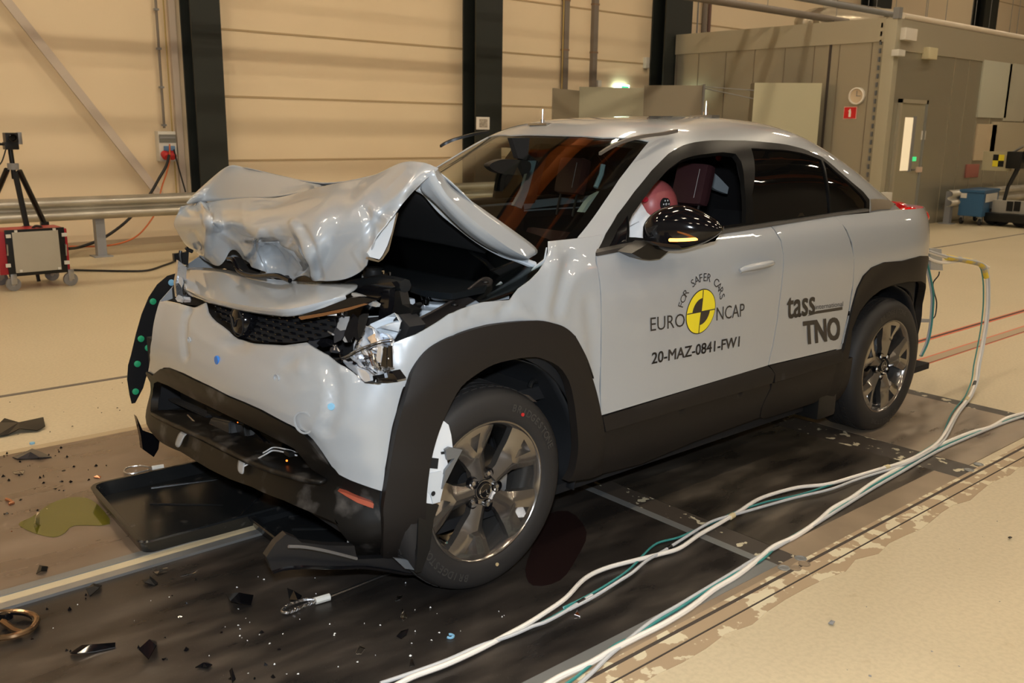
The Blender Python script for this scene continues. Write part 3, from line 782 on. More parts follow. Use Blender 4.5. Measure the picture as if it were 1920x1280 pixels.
def bump_d(u, z): return BF(low(u, z))
bumper = panel('bumper_cover', BU, paint, .013, .005, uv=True, both=False, dfun=bump_d, ang=60, label='dented silver bumper cover')[0]
def disc_on(name, px, py, r, m, parent, h=.004, F=low, ring=False, label=None):
    u, z = PU(px, py); P = low(u, z, bump_d(u, z)+.001); n = (low(u, z, .1)-low(u, z, 0)).normalized()
    M = Matrix.Translation(P) @ n.to_track_quat('Z', 'Y').to_matrix().to_4x4()
    if ring: bm = LT([(r*.86, -.002), (r, -.002), (r, h), (r*.86, h)], 28, M, True)
    else: bm = LT([(0, -.004), (r, -.004), (r, h*.6), (r*.9, h), (0, h)], 24, M)
    return csub(name, bm, m, parent, label)
disc_on('blue_dot_sticker', *CC([(631, 118)])[0], .016, blue_c, bumper)
disc_on('sensor', *CC([(1005, 232)])[0], .013, paint, bumper, .003, ring=True)
disc_on('tow_eye_cap', *CC([(1178, 512)])[0], .036, paint, bumper, .0022, ring=True)
disc_on('sensor', *CC([(1345, 416)])[0], .011, lightblue, bumper)
disc_on('sensor', *C4([(510, 742)])[0], .012, paint, bumper, .003, ring=True)

# lower bumper frame: black, with the long opening
lo_out = CC([(195, 190), (160, 215), (155, 260), (172, 300), (150, 330), (112, 385), (118, 480), (150, 545), (250, 600), (420, 690), (600, 800), (720, 862), (850, 915), (950, 965), (1050, 1005), (1180, 1062), (1300, 1110), (1400, 1150)]) + \
    C5([(760, 420), (830, 530), (930, 640), (960, 770), (1150, 770), (1165, 640), (1165, 560), (1160, 290), (1172, 188)]) + \
    CC([(1670, 950), (1550, 911), (1470, 881), (1398, 846), (1346, 796), (1286, 706), (1226, 626), (1176, 576), (1096, 536), (996, 488), (896, 436), (796, 389), (696, 346), (596, 293), (496, 246), (416, 206), (330, 171), (290, 171), (235, 216)])
LO = lu(lo_out)
op = CC([(192, 300), (215, 265), (260, 252), (330, 275), (400, 310), (480, 350), (620, 415), (760, 485), (900, 562), (1050, 642), (1120, 680), (1155, 750), (1200, 820), (1300, 880), (1310, 895), (1180, 860), (1000, 815), (820, 745), (650, 655), (480, 570), (330, 505), (200, 440), (185, 370)])
OPU = lu(op)
def lo_d(u, z):
    d = .0
    zt = .0
    d += .018*math.sin((z-.2)*22) - .02*gauss(u, z, 3.3, .5, .12, .06)
    return d
lower = panel('lower_bumper', LO, clad_dirty, .024, .030, -.004, (OPU,), both=False, uv=True, dfun=lo_d, ang=55)[0]
# lip shelf behind the opening
G = []
lipu = lu(CC([(200, 440), (330, 505), (480, 570), (650, 655), (820, 745), (1000, 815), (1180, 860), (1300, 885)]))
G = [[low(u, z, .012) for u, z in lipu], [low(u, z, -.02)+Vector((0, 0, .004)) for u, z in lipu], [low(u, z, -.10)+Vector((0, 0, .0)) for u, z in lipu], [low(u, z, -.26)+Vector((0, 0, -.01)) for u, z in lipu]]
o = csub('lip_shelf', gridmesh(G), clad_dirty, lower); sub_solid(o, 1, .012)
cobj('intake_side', B((2.75, -.85, .2), (3.12, -.79, .62)), blk_m)
cobj('intake_floor', B((2.80, -.80, .26), (3.08, .70, .30)), blk_m)
# interior of the intake
G = [[Vector((2.93, -.80+.2*j, .18+.22*i)) for j in range(9)] for i in range(4)]
o = cobj('radiator_support', gridmesh(G), blk_m); sub_solid(o, 0, .02)
def P_(pt, X, crop=CC): return at(*crop([pt])[0], 0, X)
box1 = [P_((590, 478), 3.10), (P_((705, 505), 3.10)), P_((715, 690), 3.12), P_((528, 625), 3.12)]
def wedge(name, q, depth, m, parent=None, bev=.006):
    bm = bmesh.new(); a = [bm.verts.new(p) for p in q]; b = [bm.verts.new(p-Vector((depth, 0, 0))) for p in q]
    bm.faces.new(a); bm.faces.new(b[::-1])
    for i in range(len(q)): bm.faces.new((a[i], b[i], b[(i+1) % len(q)], a[(i+1) % len(q)]))
    bmesh.ops.recalc_face_normals(bm, faces=bm.faces)
    bmesh.ops.bevel(bm, geom=list(bm.edges), offset=bev, segments=2, affect='EDGES')
    return cobj(name, bm, m, parent=parent)
wedge('radar_cover', box1, .09, mat('radar_cover_plastic', (.02, .021, .023), .38))
wedge('radar_bracket', [P_((728, 505), 3.08), P_((790, 520), 3.08), P_((830, 690), 3.08), P_((722, 690), 3.08)], .05, blk)
wedge('intake_duct', [P_((800, 520), 3.06), P_((860, 560), 3.06), P_((1000, 690), 3.06), P_((850, 690), 3.06)], .05, blk_g)
wedge('intake_duct', [P_((270, 320), 2.99), P_((560, 400), 2.99), P_((550, 540), 2.99), P_((250, 430), 2.99)], .05, blk_m)
def slat(a, b, X, h, m): 
    p, q = P_(a, X), P_(b, X); n = Vector((0, 0, h)); return wedge('intake_slat', [p, q, q-n, p-n], .04, m, None, .003)
slat((250, 330), (560, 470), 3.07, .010, blk_m); slat((860, 600), (1130, 730), 3.06, .02, blk); slat((560, 415), (1040, 640), 3.05, .03, blk)
# thin bracket and grey wire, tapes, orange glints
cobj('bracket', TB([P_((445, 465), 3.13), P_((500, 520), 3.13), P_((525, 540), 3.13), P_((545, 530), 3.10)], .0035, 6), steel)
W_ = catmull([P_((800, 788), 3.205), P_((870, 750), 3.17), (P_((940, 710), 3.15)), P_((985, 688), 3.13), P_((1060, 700), 3.12), P_((1135, 720), 3.10)], 6)
cobj('wire', TB(W_, .0028, 6), gcable, 'grey wire taped to the bumper lip'); 
cobj('wire', TB([p+Vector((0, .004, .012)) for p in W_[10:]], .0024, 6), gcable, 'grey wire taped to the bumper lip')
cobj('connector', B(P_((1085, 705), 3.12)-Vector((.01, .02, .008)), P_((1085, 705), 3.12)+Vector((.01, .02, .008)), .003), blk)
for a in ((1070, 752), (760, 511)):
    bm = bmesh.new(); bmesh.ops.create_uvsphere(bm, u_segments=10, v_segments=8, radius=.0035 if a[0] > 900 else .002, matrix=Matrix.Translation(P_(a, 3.13)))
    cobj('indicator_diode', bm, mat('orange_led', (1, .2, .02), .3, emit=(1, .18, .02), es=3), 'small orange light')
def tape_strip(pts, wdt, X):
    pc = [PU(*CC([p])[0]) for p in pts]; G = []
    for u, z in pc: G.append([low(u-wdt/2, z, .028), low(u+wdt/2, z+.004, .028)])
    o = csub('tape', gridmesh(G), tape, lower, 'strip of grey tape on the bumper lip'); sub_solid(o, 1, .0015, 1)
def tape_on_lip(a, b, c, wdt):
    (ub, zb_), (uc, zc_) = PU(*CC([b])[0]), PU(*CC([c])[0]); h = wdt/2
    rows_ = [[low(ub+k, zb_+.004, -.06)+Vector((0, 0, .014)) for k in (-h, h)], [low(ub+k, zb_+.004, -.004)+Vector((0, 0, .012)) for k in (-h, h)], [low(ub+k, zb_-.012, .016+lo_d(ub, zb_)) for k in (-h, h)], [low(uc+k, zc_, .012+lo_d(uc, zc_)) for k in (-h, h)]]
    o = csub('tape', gridmesh(rows_), tape, lower, 'strip of grey tape on the bumper lip'); sub_solid(o, 2, .003, 0)
tape_on_lip((455, 562), (415, 590), (418, 660), .028); tape_on_lip((812, 742), (782, 765), (792, 832), .028)
# amber reflector in the corner
am = lu(C5([(790, 185), (850, 200), (960, 245), (1080, 283), (1102, 295), (1095, 330), (1060, 320), (960, 285), (860, 230)]))
vo, F = cdt(am, .03); csub('side_reflector', sheet(vo, F, lambda u, v, d: low(u, v, .016+d+lo_d(u, v)), .02, flip=True), amber, lower, 'amber side reflector')
# lower body behind the corner: near-side tray under the arch
# grille
gr = CA([(562, 968), (566, 1000), (575, 1030), (595, 1062), (625, 1090), (665, 1118), (705, 1150), (745, 1198), (800, 1218), (860, 1222), (950, 1228), (1050, 1232), (1200, 1213), (1300, 1190), (1370, 1130), (1400, 1050), (1380, 1000), (1200, 1010), (1000, 985), (700, 940)])
GU = lu(gr); vo, F = cdt(GU, .04)
grille = cobj('grille', sheet(vo, F, lambda u, v, d: low(u, v, -.035+d), .01, flip=True), blk_m)
bm = bmesh.new(); us = [p[0] for p in GU]; zs = [p[1] for p in GU]
zz = min(zs); row = 0
while zz < max(zs):
    uu = min(us)+(.014 if row % 2 else 0)
    while uu < max(us):
        if inpoly(uu, zz, GU):
            c = low(uu, zz, -.030); n = (low(uu, zz, .1)-low(uu, zz, 0)).normalized(); s = n.cross(Vector((0, 0, 1)))
            q = [c-s*.010-Vector((0, 0, .004)), c+s*.010-Vector((0, 0, .004)), c+s*.013+Vector((0, 0, .003)), c-s*.007+Vector((0, 0, .003))]
            a = [bm.verts.new(p) for p in q]; b = [bm.verts.new(p*.5+c*.5+n*.016+Vector((0, 0, .002))) for p in q]
            bm.faces.new(b)
            for k in range(4): bm.faces.new((a[k], a[(k+1) % 4], b[(k+1) % 4], b[k]))
        uu += .028
    zz += .0155; row += 1
bmesh.ops.recalc_face_normals(bm, faces=bm.faces)
csub('grille_mesh', bm, blk_g, grille, 'glossy mesh studs of the grille')
eu, ez = PU(*CA([(775, 1090)])[0]); bc = low(eu, ez, -.025); bn = (low(eu, ez, .1)-low(eu, ez, 0)).normalized()
Mb = Matrix.Translation(bc) @ bn.to_track_quat('Z', 'Y').to_matrix().to_4x4() @ Matrix.Diagonal((.95, 1.1, 1, 1))
csub('badge', LT([(0, .045), (.03, .043), (.052, .034), (.060, .020), (.062, .0), (.05, -.02)], 36, Mb), blk_g, grille, 'round dark badge')
csub('badge_wings', TB([Mb @ v for v in catmull([Vector((-.045, .018, .040)), Vector((-.02, .012, .045)), Vector((0, -.012, .048)), Vector((.02, .012, .045)), Vector((.045, .018, .040))], 6)], .003, 6), smoke_b, grille)
csub('badge_wings', TB([Mb @ Vector((.050*math.cos(2*PI*k/36), .044*math.sin(2*PI*k/36), .036)) for k in range(36)], .003, 6, True), smoke_b, grille)

# silver slab across the top (folded front edge of the bonnet)
s0 = [(430, 745), (560, 752), (700, 760), (860, 812), (1000, 828), (1180, 845), (1380, 848), (1550, 850)]
s1 = [(428, 820), (560, 850), (700, 880), (880, 925), (1020, 935), (1180, 925), (1350, 900), (1490, 900)]
s2 = [(425, 882), (500, 915), (600, 945), (740, 978), (880, 1000), (1000, 1012), (1095, 1020), (1440, 925)]
XS0 = [2.93, 2.92, 2.92, 2.92, 2.93, 2.93, 2.92, 2.90]; XS1 = [3.02, 3.04, 3.05, 3.06, 3.07, 3.06, 3.02, 2.96]; XS2 = [3.07, 3.11, 3.13, 3.15, 3.16, 3.16, 3.15, 3.01]
G = [[at(*CA([p])[0], 0, x) for p, x in zip(s, X)] for s, X in ((s0, XS0), (s1, XS1), (s2, XS2))]
G.append([g+Vector((-.012, 0, -.02)) for g in G[-1]])
o = cobj('bonnet_front_edge', gridmesh(G, creases=[((2, j), (2, j+1)) for j in range(7)]), paint, 'bent front edge of the bonnet lying over the grille', ang=60); sub_solid(o, 2, .004)
# small silver blade pointing out
bl_ = [(1480, 905), (1520, 915), (1600, 950), (1640, 978), (1632, 995), (1600, 988), (1530, 955), (1478, 920)]
cobj('trim_blade', plate([at(*CA([p])[0], 0, 3.02+.02*(p[0]-1480)/160) for p in bl_], .012), paint)
# black/brown strip under the slab
st = [(1145, 1050), (1300, 1000), (1470, 935), (1560, 935), (1640, 950), (1560, 985), (1450, 1010), (1300, 1045), (1160, 1072)]
cobj('grille_upper_bar', plate([at(*CA([p])[0], 0, 3.13-.10*(p[0]-1145)/500) for p in st], .02), blk_g)
st2 = [(1142, 1058), (1300, 1032), (1450, 1000), (1560, 972), (1580, 978), (1450, 1020), (1300, 1052), (1160, 1076)]
cobj('grille_upper_bar', plate([at(*CA([p])[0], 0, 3.145-.10*(p[0]-1145)/500) for p in st2], .008), mat('brown_chrome', (.42, .24, .13), .22, .9), 'bronze strip above the grille')
# ------------------------------------------------------------------ crumpled bonnet
def Hx(p, x): return at(p[0], p[1], 0, x)
def Hy(p, y): return at(p[0], p[1], 1, y)
cols = [
 [((340, 387), 'y', -.76), ((327, 417), 'y', -.80), ((333, 434), 'y', -.80), ((348, 458), 'y', -.78), ((362, 470), 'x', 2.90)],
 [((374, 379), 'x', 2.78), ((388, 408), 'x', 3.00), ((386, 440), 'x', 2.99), ((390, 470), 'x', 2.96), ((408, 498), 'x', 2.93)],
 [((415, 375), 'x', 2.76), ((420, 410), 'x', 2.93), ((426, 436), 'x', 2.94), ((430, 458), 'x', 2.94), ((434, 474), 'x', 2.92)],
 [((465, 371), 'x', 2.77), ((468, 410), 'x', 2.95), ((468, 445), 'x', 3.00), ((470, 478), 'x', 2.94), ((467, 506), 'x', 2.92)],
 [((523, 370), 'x', 2.78), ((525, 405), 'x', 2.94), ((524, 440), 'x', 2.97), ((520, 480), 'x', 2.87), ((516, 517), 'x', 2.92)],
 [((609, 349), 'x', 2.78), ((600, 392), 'x', 2.93), ((586, 432), 'x', 2.99), ((572, 480), 'x', 3.00), ((558, 526), 'x', 2.94)],
 [((690, 333), 'x', 2.76), ((664, 380), 'x', 2.89), ((636, 430), 'x', 2.95), ((618, 480), 'x', 2.95), ((600, 527), 'x', 2.94)],
 [((752, 306), 'x', 2.74), ((724, 360), 'x', 2.84), ((690, 412), 'x', 2.91), ((662, 462), 'x', 2.93), ((643, 524), 'x', 2.93)],
 [((792, 305), 'x', 2.73), ((760, 352), 'x', 2.84), ((715, 405), 'x', 2.88), ((688, 456), 'x', 2.92), ((672, 512), 'x', 2.92)],
 [((822, 316), 'y', .72), ((772, 361), 'y', .71), ((731, 414), 'y', .69), ((701, 452), 'y', .67), ((687, 498), 'y', .62)],
]
def cpt(c):
    p, a, v = c; return at(p[0], p[1], 0 if a == 'x' else 1, v)
G = [[cpt(c[i]) for c in cols] for i in range(5)]
K3 = lambda p: cp(300, 280, 3.24, p)
rnd = random.Random(5)
HF = [(K3([(245, 325), (278, 400), (292, 480), (283, 640)]), .020, 11, True), (K3([(248, 345), (340, 470), (460, 600), (530, 700)]), .026, 15, True), (K3([(200, 520), (240, 600)]), -.02, 14, False),
    (K3([(430, 560), (560, 640), (700, 690), (830, 760)]), -.07, 48, False), ([K3([(640, 740)])[0]], -.05, (50, 20), False), (K3([(815, 455), (870, 540), (900, 640), (920, 770)]), .028, 13, True), (K3([(870, 480), (935, 600), (960, 700), (975, 780)]), -.016, 11, False),
    (K3([(1262, 345), (1320, 385), (1400, 440)]), .012, 9, True), (K3([(1255, 370), (1275, 470), (1280, 600)]), -.018, 14, False), (K3([(1180, 215), (1090, 350), (1010, 500)]), -.012, 30, False),
    (K3([(500, 340), (512, 480)]), .004, 8, True), (K3([(1230, 700), (1180, 620), (1210, 600)]), .006, 8, True), (K3([(1380, 250), (1500, 130)]), .008, 12, True), (K3([(700, 500), (760, 580), (820, 620), (850, 700)]), .016, 12, True),
    (K3([(610, 500), (560, 560), (530, 650)]), .014, 10, True), (K3([(480, 560), (600, 590), (700, 560)]), .012, 8, True)]
for k in range(13):
    a = rnd.uniform(540, 760), rnd.uniform(560, 640); b = a[0]+rnd.uniform(-130, 130), a[1]+rnd.uniform(40, 160); HF.append((K3([a, ((a[0]+b[0])/2+rnd.uniform(-25, 25), (a[1]+b[1])/2), b]), rnd.choice((-1, 1))*rnd.uniform(.008, .018), rnd.uniform(4, 9), True))
HF = Creases(HF, .46)
NS = 24
rows = [catmull(r, 24) for r in G]; nc = len(rows[0])
colsP = [catmull([r[k] for r in rows], 20) for k in range(nc)]; nr = len(colsP[0])
bm = bmesh.new(); VV = []
for i in range(nr):
    line = []
    for k in range(nc):
        P = colsP[k][i]; a = colsP[min(k+1, nc-1)][i]-colsP[max(k-1, 0)][i]; b = colsP[k][min(i+1, nr-1)]-colsP[k][max(i-1, 0)]
        n_ = a.cross(b); n_ = n_.normalized() if n_.length > 1e-9 else Vector((1, 0, 0)); n_ = n_ if n_.x > 0 else -n_
        edge = min(1, k/14, (nc-1-k)/9+.25, i/7); line.append(bm.verts.new(P+n_*HF(P)*edge))
    VV.append(line)
for i in range(nr-1):
    for k in range(nc-1): bm.faces.new((VV[i][k], VV[i+1][k], VV[i+1][k+1], VV[i][k+1]))
bmesh.ops.recalc_face_normals(bm, faces=bm.faces)
bonnet = cobj('bonnet', bm, paint, 'grey bonnet folded up into a crumpled ridge', ang=50)
so = bonnet.modifiers.new('t', 'SOLIDIFY'); so.thickness = .004; so.offset = 0
# rear facet rising behind the crease on the far side
apx = at(429, 306, 0, 2.74); 
G = [[cpt(cols[0][0]), cpt(cols[1][0]), cpt(cols[2][0]), cpt(cols[3][0]), cpt(cols[4][0]), cpt(cols[5][0])],
     [at(372, 355, 0, 2.76), at(397, 338, 0, 2.75), at(440, 335, 0, 2.74), at(490, 343, 0, 2.74), at(545, 353, 0, 2.75), at(606, 349, 0, 2.76)],
     [at(400, 331, 0, 2.73), apx, at(450, 312, 0, 2.70), at(487, 320, 0, 2.70), at(567, 338, 0, 2.71), at(608, 347, 0, 2.73)],
     [at(405, 335, 0, 2.64), at(431, 312, 0, 2.62), at(452, 318, 0, 2.62), at(489, 326, 0, 2.62), at(567, 344, 0, 2.62), at(606, 352, 0, 2.62)]]
G = G[:3]
o = csub('bonnet_fold', gridmesh(G, creases=[((2, j), (2, j+1)) for j in range(5)]), paint, bonnet, 'raised far corner of the folded bonnet', 60); sub_solid(o, 3, .004)
# rear half of the bonnet, sloping back down to the hinges; its outer edge turns down as a flange
yy = [.70, .5, .2, -.1, -.4, -.70]
hinge = lambda y: Vector((2.30-.03*(1-abs(y)/.7), y, 1.085+.015*(1-abs(y)/.7)))
rid = [at(824, 318, 1, .71), at(780, 306, 0, 2.72), at(690, 334, 0, 2.74), at(609, 350, 0, 2.75), at(520, 330, 0, 2.68), apx]
G = []
for t in (0, .33, .66, 1):
    G.append([hinge(y)*(1-t)+rid[j]*t+Vector((0, 0, (.03 if j else -.02)*math.sin(PI*t))) for j, y in enumerate(yy)])
rear_b = csub('bonnet_rear_half', gridmesh(G, flipn=True), paint, bonnet, 'rear half of the bonnet sloping down to the windscreen', 60); sub_solid(rear_b, 2, .004)
ul = csub('insulation', gridmesh([[p-Vector((0, 0, .045)) for p in r[1:]] for r in [[q for q in row] for row in G]]), blk_m, bonnet, 'black pad under the bonnet'); sub_solid(ul, 1, .01)
top_l = CE([(120, 405), (165, 470), (215, 540), (330, 610), (480, 715), (640, 830), (780, 930)])
mid_l = CE([(100, 425), (168, 560), (235, 630), (330, 720), (440, 810), (570, 910), (690, 966)])
low_l = CE([(60, 440), (120, 560), (200, 660), (300, 760), (420, 860), (560, 935), (690, 975)])
low2 = CE([(5, 540), (90, 600), (170, 680), (280, 790), (400, 880), (540, 950), (690, 1000)])
ys = [.72, .73, .735, .735, .735, .735, .735]
G = [[at(*p, 1, y-.035) for p, y in zip(top_l, ys)], [at(*p, 1, y+.005) for p, y in zip(mid_l, ys)], [at(*p, 1, y-.012) for p, y in zip(low_l, ys)], [at(*p, 1, y-.06) for p, y in zip(low2, ys)]]
o = csub('bonnet_edge', gridmesh(G, creases=[((k, j), (k, j+1)) for j in range(6) for k in (0, 1, 2)]), paint, bonnet, 'shiny side edge of the rear half of the bonnet', 60); sub_solid(o, 2, .004)
fr = [at(*p, 1, y) for p, y in zip(CE([(10, 530), (60, 560), (150, 665), (245, 745), (380, 850), (520, 930), (620, 965), (730, 1010)]), [.62, .62, .62, .62, .64, .66, .68, .70])]
csub('inner_frame', TB(catmull(fr, 5), .013, 8), paint_in, bonnet)
cobj('hinge_plate', plate([at(*p, 1, .70) for p in CE([(485, 875), (600, 950), (660, 970), (735, 985), (730, 1015), (600, 960), (520, 905)])], .006), paint_in)
# folded corner seen under the near edge of the bonnet (inner skin)
qd = [at(*p, 1, .655) for p in CB([(350, 120), (320, 250), (290, 340), (260, 400), (240, 425), (180, 410), (165, 385), (230, 290), (270, 230)])]
csub('inner_skin', plate(qd, .006), paint_in, bonnet, 'pale inner skin at the torn bonnet corner')
qd = [at(*p, 1, .645) for p in CB([(170, 410), (240, 432), (262, 405), (300, 330), (345, 140), (360, 130), (300, 370), (262, 425), (235, 442), (165, 425)])]
csub('inner_skin', plate(qd, .01), steel, bonnet)
blk_gap = [at(*p, 0, 2.885) for p in CA([(640, 735), (705, 680), (740, 690), (790, 760), (900, 800), (1040, 800), (1100, 830), (860, 820), (700, 760)])]
cobj('latch_panel', plate(blk_gap, .03), blk_m)
cobj('latch_panel', TB(catmull([at(*p, 0, 2.95) for p in CA([(700, 690), (735, 700), (770, 770), (860, 800), (1000, 795), (1060, 815), (1090, 828)])], 4), .009, 8), blk_g)

# ---------------- engine bay
cobj('engine_bay_floor', B((2.06, -.72, .55), (2.9, .70, .60)), blk_m)
G = [[Vector((2.12, -.65+.16*j, 1.0)) for j in range(7)], [Vector((2.3, -.65+.16*j, .99)) for j in range(7)], [Vector((2.50, -.65+.155*j, .95)) for j in range(7)], [Vector((2.68, -.65+.15*j, .91)) for j in range(7)], [Vector((2.74, -.65+.15*j, .70)) for j in range(7)]]
o = cobj('engine_cover', gridmesh(G), engine_m, 'large black cover over the motor'); sub_solid(o, 2, .02)
P = [(300, 340), (520, 400), (760, 420), (900, 520), (960, 545), (900, 600), (700, 640), (520, 620), (330, 560), (250, 470)]
cobj('scuttle_tray', plate([at(*p, 2, 1.0) for p in CB(P)], .02), engine_m)
cobj('cowl_edge', TB(catmull([at(*p, 1, y) for p, y in zip(CB([(640, 330), (780, 350), (830, 400), (900, 440), (960, 500)]), (.1, .3, .4, .5, .6))], 4), .012, 8), blk)
cobj('wiper_strip', plate([at(*p, 1, .45) for p in CB([(910, 436), (1110, 444), (1108, 458), (935, 455)])], .008), mat('bronze_trim', (.30, .22, .17), .35, .3))
# strut tower
c_ = at(*CB([(600, 720)])[0], 1, .52)
cobj('strut_tower', LT([(.125, -.25), (.118, -.06), (.10, -.015), (.085, 0), (.04, .004), (.035, .012), (0, .012)], 28, Matrix.Translation(c_)), paint_in, 'pale painted strut tower')
bm = bmesh.new()
p = at(*CB([(540, 676)])[0], 1, .52); lathe(bm, [(0, -.02), (.012, -.02), (.012, .0), (.008, .004), (.008, .016), (0, .018)], 12, Matrix.Translation(p))
p = at(*CB([(525, 690)])[0], 1, .50); lathe(bm, [(0, -.02), (.010, -.02), (.010, .0), (0, .002)], 12, Matrix.Translation(p)); cobj('strut_nut', bm, chrome)
p = at(*CB([(660, 672)])[0], 1, .55); cobj('strut_cap', LT([(0, 0), (.05, 0), (.055, .008), (.05, .012), (0, .013)], 24, Matrix.Translation(p)), paint_in)
p = at(*C3([(640, 75)])[0], 1, .38); cobj('reservoir_cap', LT([(0, -.01), (.034, -.01), (.036, .0), (.036, .018), (.030, .024), (0, .024)], 18, Matrix.Translation(p)), blk, 'black screw cap')
p = at(*C3([(700, 108)])[0], 1, .36); cobj('latch_bracket', B(p-Vector((.03, .07, .008)), p+Vector((.03, .09, .006)), .004), paint_in)
for q in ((740, 70), (805, 85)):
    p = at(*C3([q])[0], 1, .43); cobj('bolt', LT([(0, 0), (.006, 0), (.006, .012), (0, .014)], 8, Matrix.Translation(p)), chrome)
cobj('crossmember', TB(catmull([at(*p, 0, 2.86) for p in C3([(400, 200), (560, 170), (700, 150), (850, 165), (960, 190)])], 4), .022, 8), engine_m)
# panels and hoses around the lamp
for pts, X, m, th in (([(440, 240), (540, 190), (820, 150), (860, 200), (700, 260), (720, 300), (640, 330)], 2.90, blk_g, .02), ([(740, 230), (805, 220), (790, 400), (750, 540), (690, 520), (700, 380)], 2.93, blk_g, .02),
                      ([(810, 245), (900, 240), (930, 380), (1040, 430), (1010, 500), (900, 540), (790, 480)], 2.88, blk, .03), ([(1000, 400), (1060, 360), (1082, 385), (1040, 450), (1010, 450)], 2.84, blk, .02)):
    cobj('support_bracket', plate([at(*p, 0, X) for p in C3(pts)], th), m)
p = at(*C3([(1215, 160)])[0], 1, .3); cobj('valve', LT([(0, -.03), (.022, -.03), (.024, .0), (.018, .012), (0, .014)], 16, Matrix.Translation(p)), greyp)
p = at(*C3([(1220, 210)])[0], 1, .32)
cobj('hose', TB(catmull([at(*q, 1, .36) for q in C3([(1180, 200), (1230, 215), (1300, 260), (1380, 275), (1480, 270)])], 5), .012, 8), engine_m)
for a, b, r, m in (((805, 240), (930, 240), .003, chrome), ((922, 155), (935, 235), .004, chrome), ((1095, 225), (1130, 330), .003, steel), ((1165, 190), (1165, 225), .004, steel), ((1135, 255), (1275, 300), .0035, mat('brass', (.4, .33, .15), .4, .8)), ((650, 330), (715, 300), .003, steel), ((895, 260), (950, 350), .003, greyp)):
    cobj('rod', TB([at(*C3([a])[0], 1, .5), at(*C3([b])[0], 1, .5)], r, 6), m)
p = at(*C3([(955, 375)])[0], 1, .55); cobj('bracket_plate', B(p-Vector((.03, .02, .03)), p+Vector((.03, .02, .02)), .01), paint_in)
# long dark seal on top of the fender edge
sa = [at(*q, 1, .70) for q in CB([(960, 548), (880, 640), (760, 730), (620, 810), (470, 895)])]; sb = [at(*q, 1, .74) for q in CB([(880, 552), (810, 615), (700, 690), (580, 760), (460, 815)])]
G = [sb, [(a+b)/2+Vector((0, .0, .008)) for a, b in zip(sa, sb)], sa, [a+Vector((0, 0, -.02)) for a in sa]]
o = cobj('fender_seal', gridmesh(G), mat('seal_dark', (.028, .022, .019), .42), 'dark strip along the inner fender edge'); sub_solid(o, 2, .006)
for q in ((715, 712), (910, 570), (487, 850)):
    p = at(*CB([q])[0], 1, .735); cobj('clip', LT([(0, 0), (.012, 0), (.010, .005), (0, .006)], 12, Matrix.Translation(p)), blk)
cobj('seal_end', plate([at(*q, 1, .73) for q in CB([(410, 800), (470, 800), (478, 905), (425, 930), (405, 890)])], .012), mat('seal_dark', (0, 0, 0)))
# fender inner flange: pale plate with a hole
fp = [at(*q, 1, .715) for q in CB([(1010, 565), (1060, 620), (1060, 675), (900, 695), (790, 722), (860, 680), (930, 630)])]
fpo = cobj('fender_flange', plate(fp, .005), paint, 'pale inner flange of the fender')
p = at(*CB([(1006, 618)])[0], 1, .716); csub('hole', LT([(0, 0), (.006, 0), (.006, .001), (0, .001)], 12, Matrix.Translation(p) @ Matrix.Rotation(-PI/2, 4, 'X')), blk_m, fpo)
p = at(*CB([(955, 658)])[0], 1, .716); csub('bolt', LT([(0, 0), (.010, 0), (.009, .006), (0, .007)], 12, Matrix.Translation(p) @ Matrix.Rotation(-PI/2, 4, 'X')), paint, fpo)
p = at(*CB([(1105, 575)])[0], 1, .62); cobj('washer_cap', B(p-Vector((.04, .04, .03)), p+Vector((.04, .04, .02)), .008), blk)
cobj('cowl_end', plate([at(*q, 1, .66) for q in CB([(960, 500), (1130, 430), (1225, 470), (1200, 520), (1195, 555), (1130, 610), (1050, 560)])], .02), blk)
cobj('fender_rear_lip', plate([at(*q, 1, .72) for q in CB([(1225, 470), (1285, 425), (1300, 350), (1290, 440), (1240, 510), (1195, 550), (1200, 500)])], .006), paint_in)

# ---------------- smashed left headlamp
lampb = C3([(330, 900), (420, 840), (560, 790), (700, 765), (830, 770), (822, 900), (815, 1020), (720, 1060), (600, 1080), (480, 1010), (400, 950)])
hl = empty  # (the housing below is the part, the reflector pieces its sub-parts)
cobj_h = cobj('headlamp_housing', plate([at(*q, 0, 2.92) for q in C3([(230, 800), (330, 560), (480, 520), (900, 480), (1000, 600), (880, 900), (890, 1130), (600, 1110), (400, 960)])], .06), blk_m)
def bowl(c, r, squash, tw, name, m, parent):
    M = Matrix.Translation(c) @ Matrix.Rotation(tw, 4, 'X') @ Matrix.Rotation(PI/2-.2, 4, 'Y') @ Matrix.Diagonal((1, squash, 1, 1))
    bm = bmesh.new(); lathe(bm, [(r, 0), (r*.9, -r*.25), (r*.7, -r*.5), (r*.4, -r*.7), (0, -r*.78)], 24, M)
    for v in bm.verts: v.co += Vector((random.uniform(-1, 1), random.uniform(-1, 1), random.uniform(-1, 1)))*.004
    o = csub(name, bm, m, parent); sub_solid(o, 0, .003); return o
bowl(at(*C3([(560, 930)])[0], 0, 3.02), .10, .75, .3, 'reflector_bowl', lchr, cobj_h)
bowl(at(*C3([(700, 900)])[0], 0, 2.99), .075, .7, -.3, 'reflector_bowl', lchr, cobj_h)
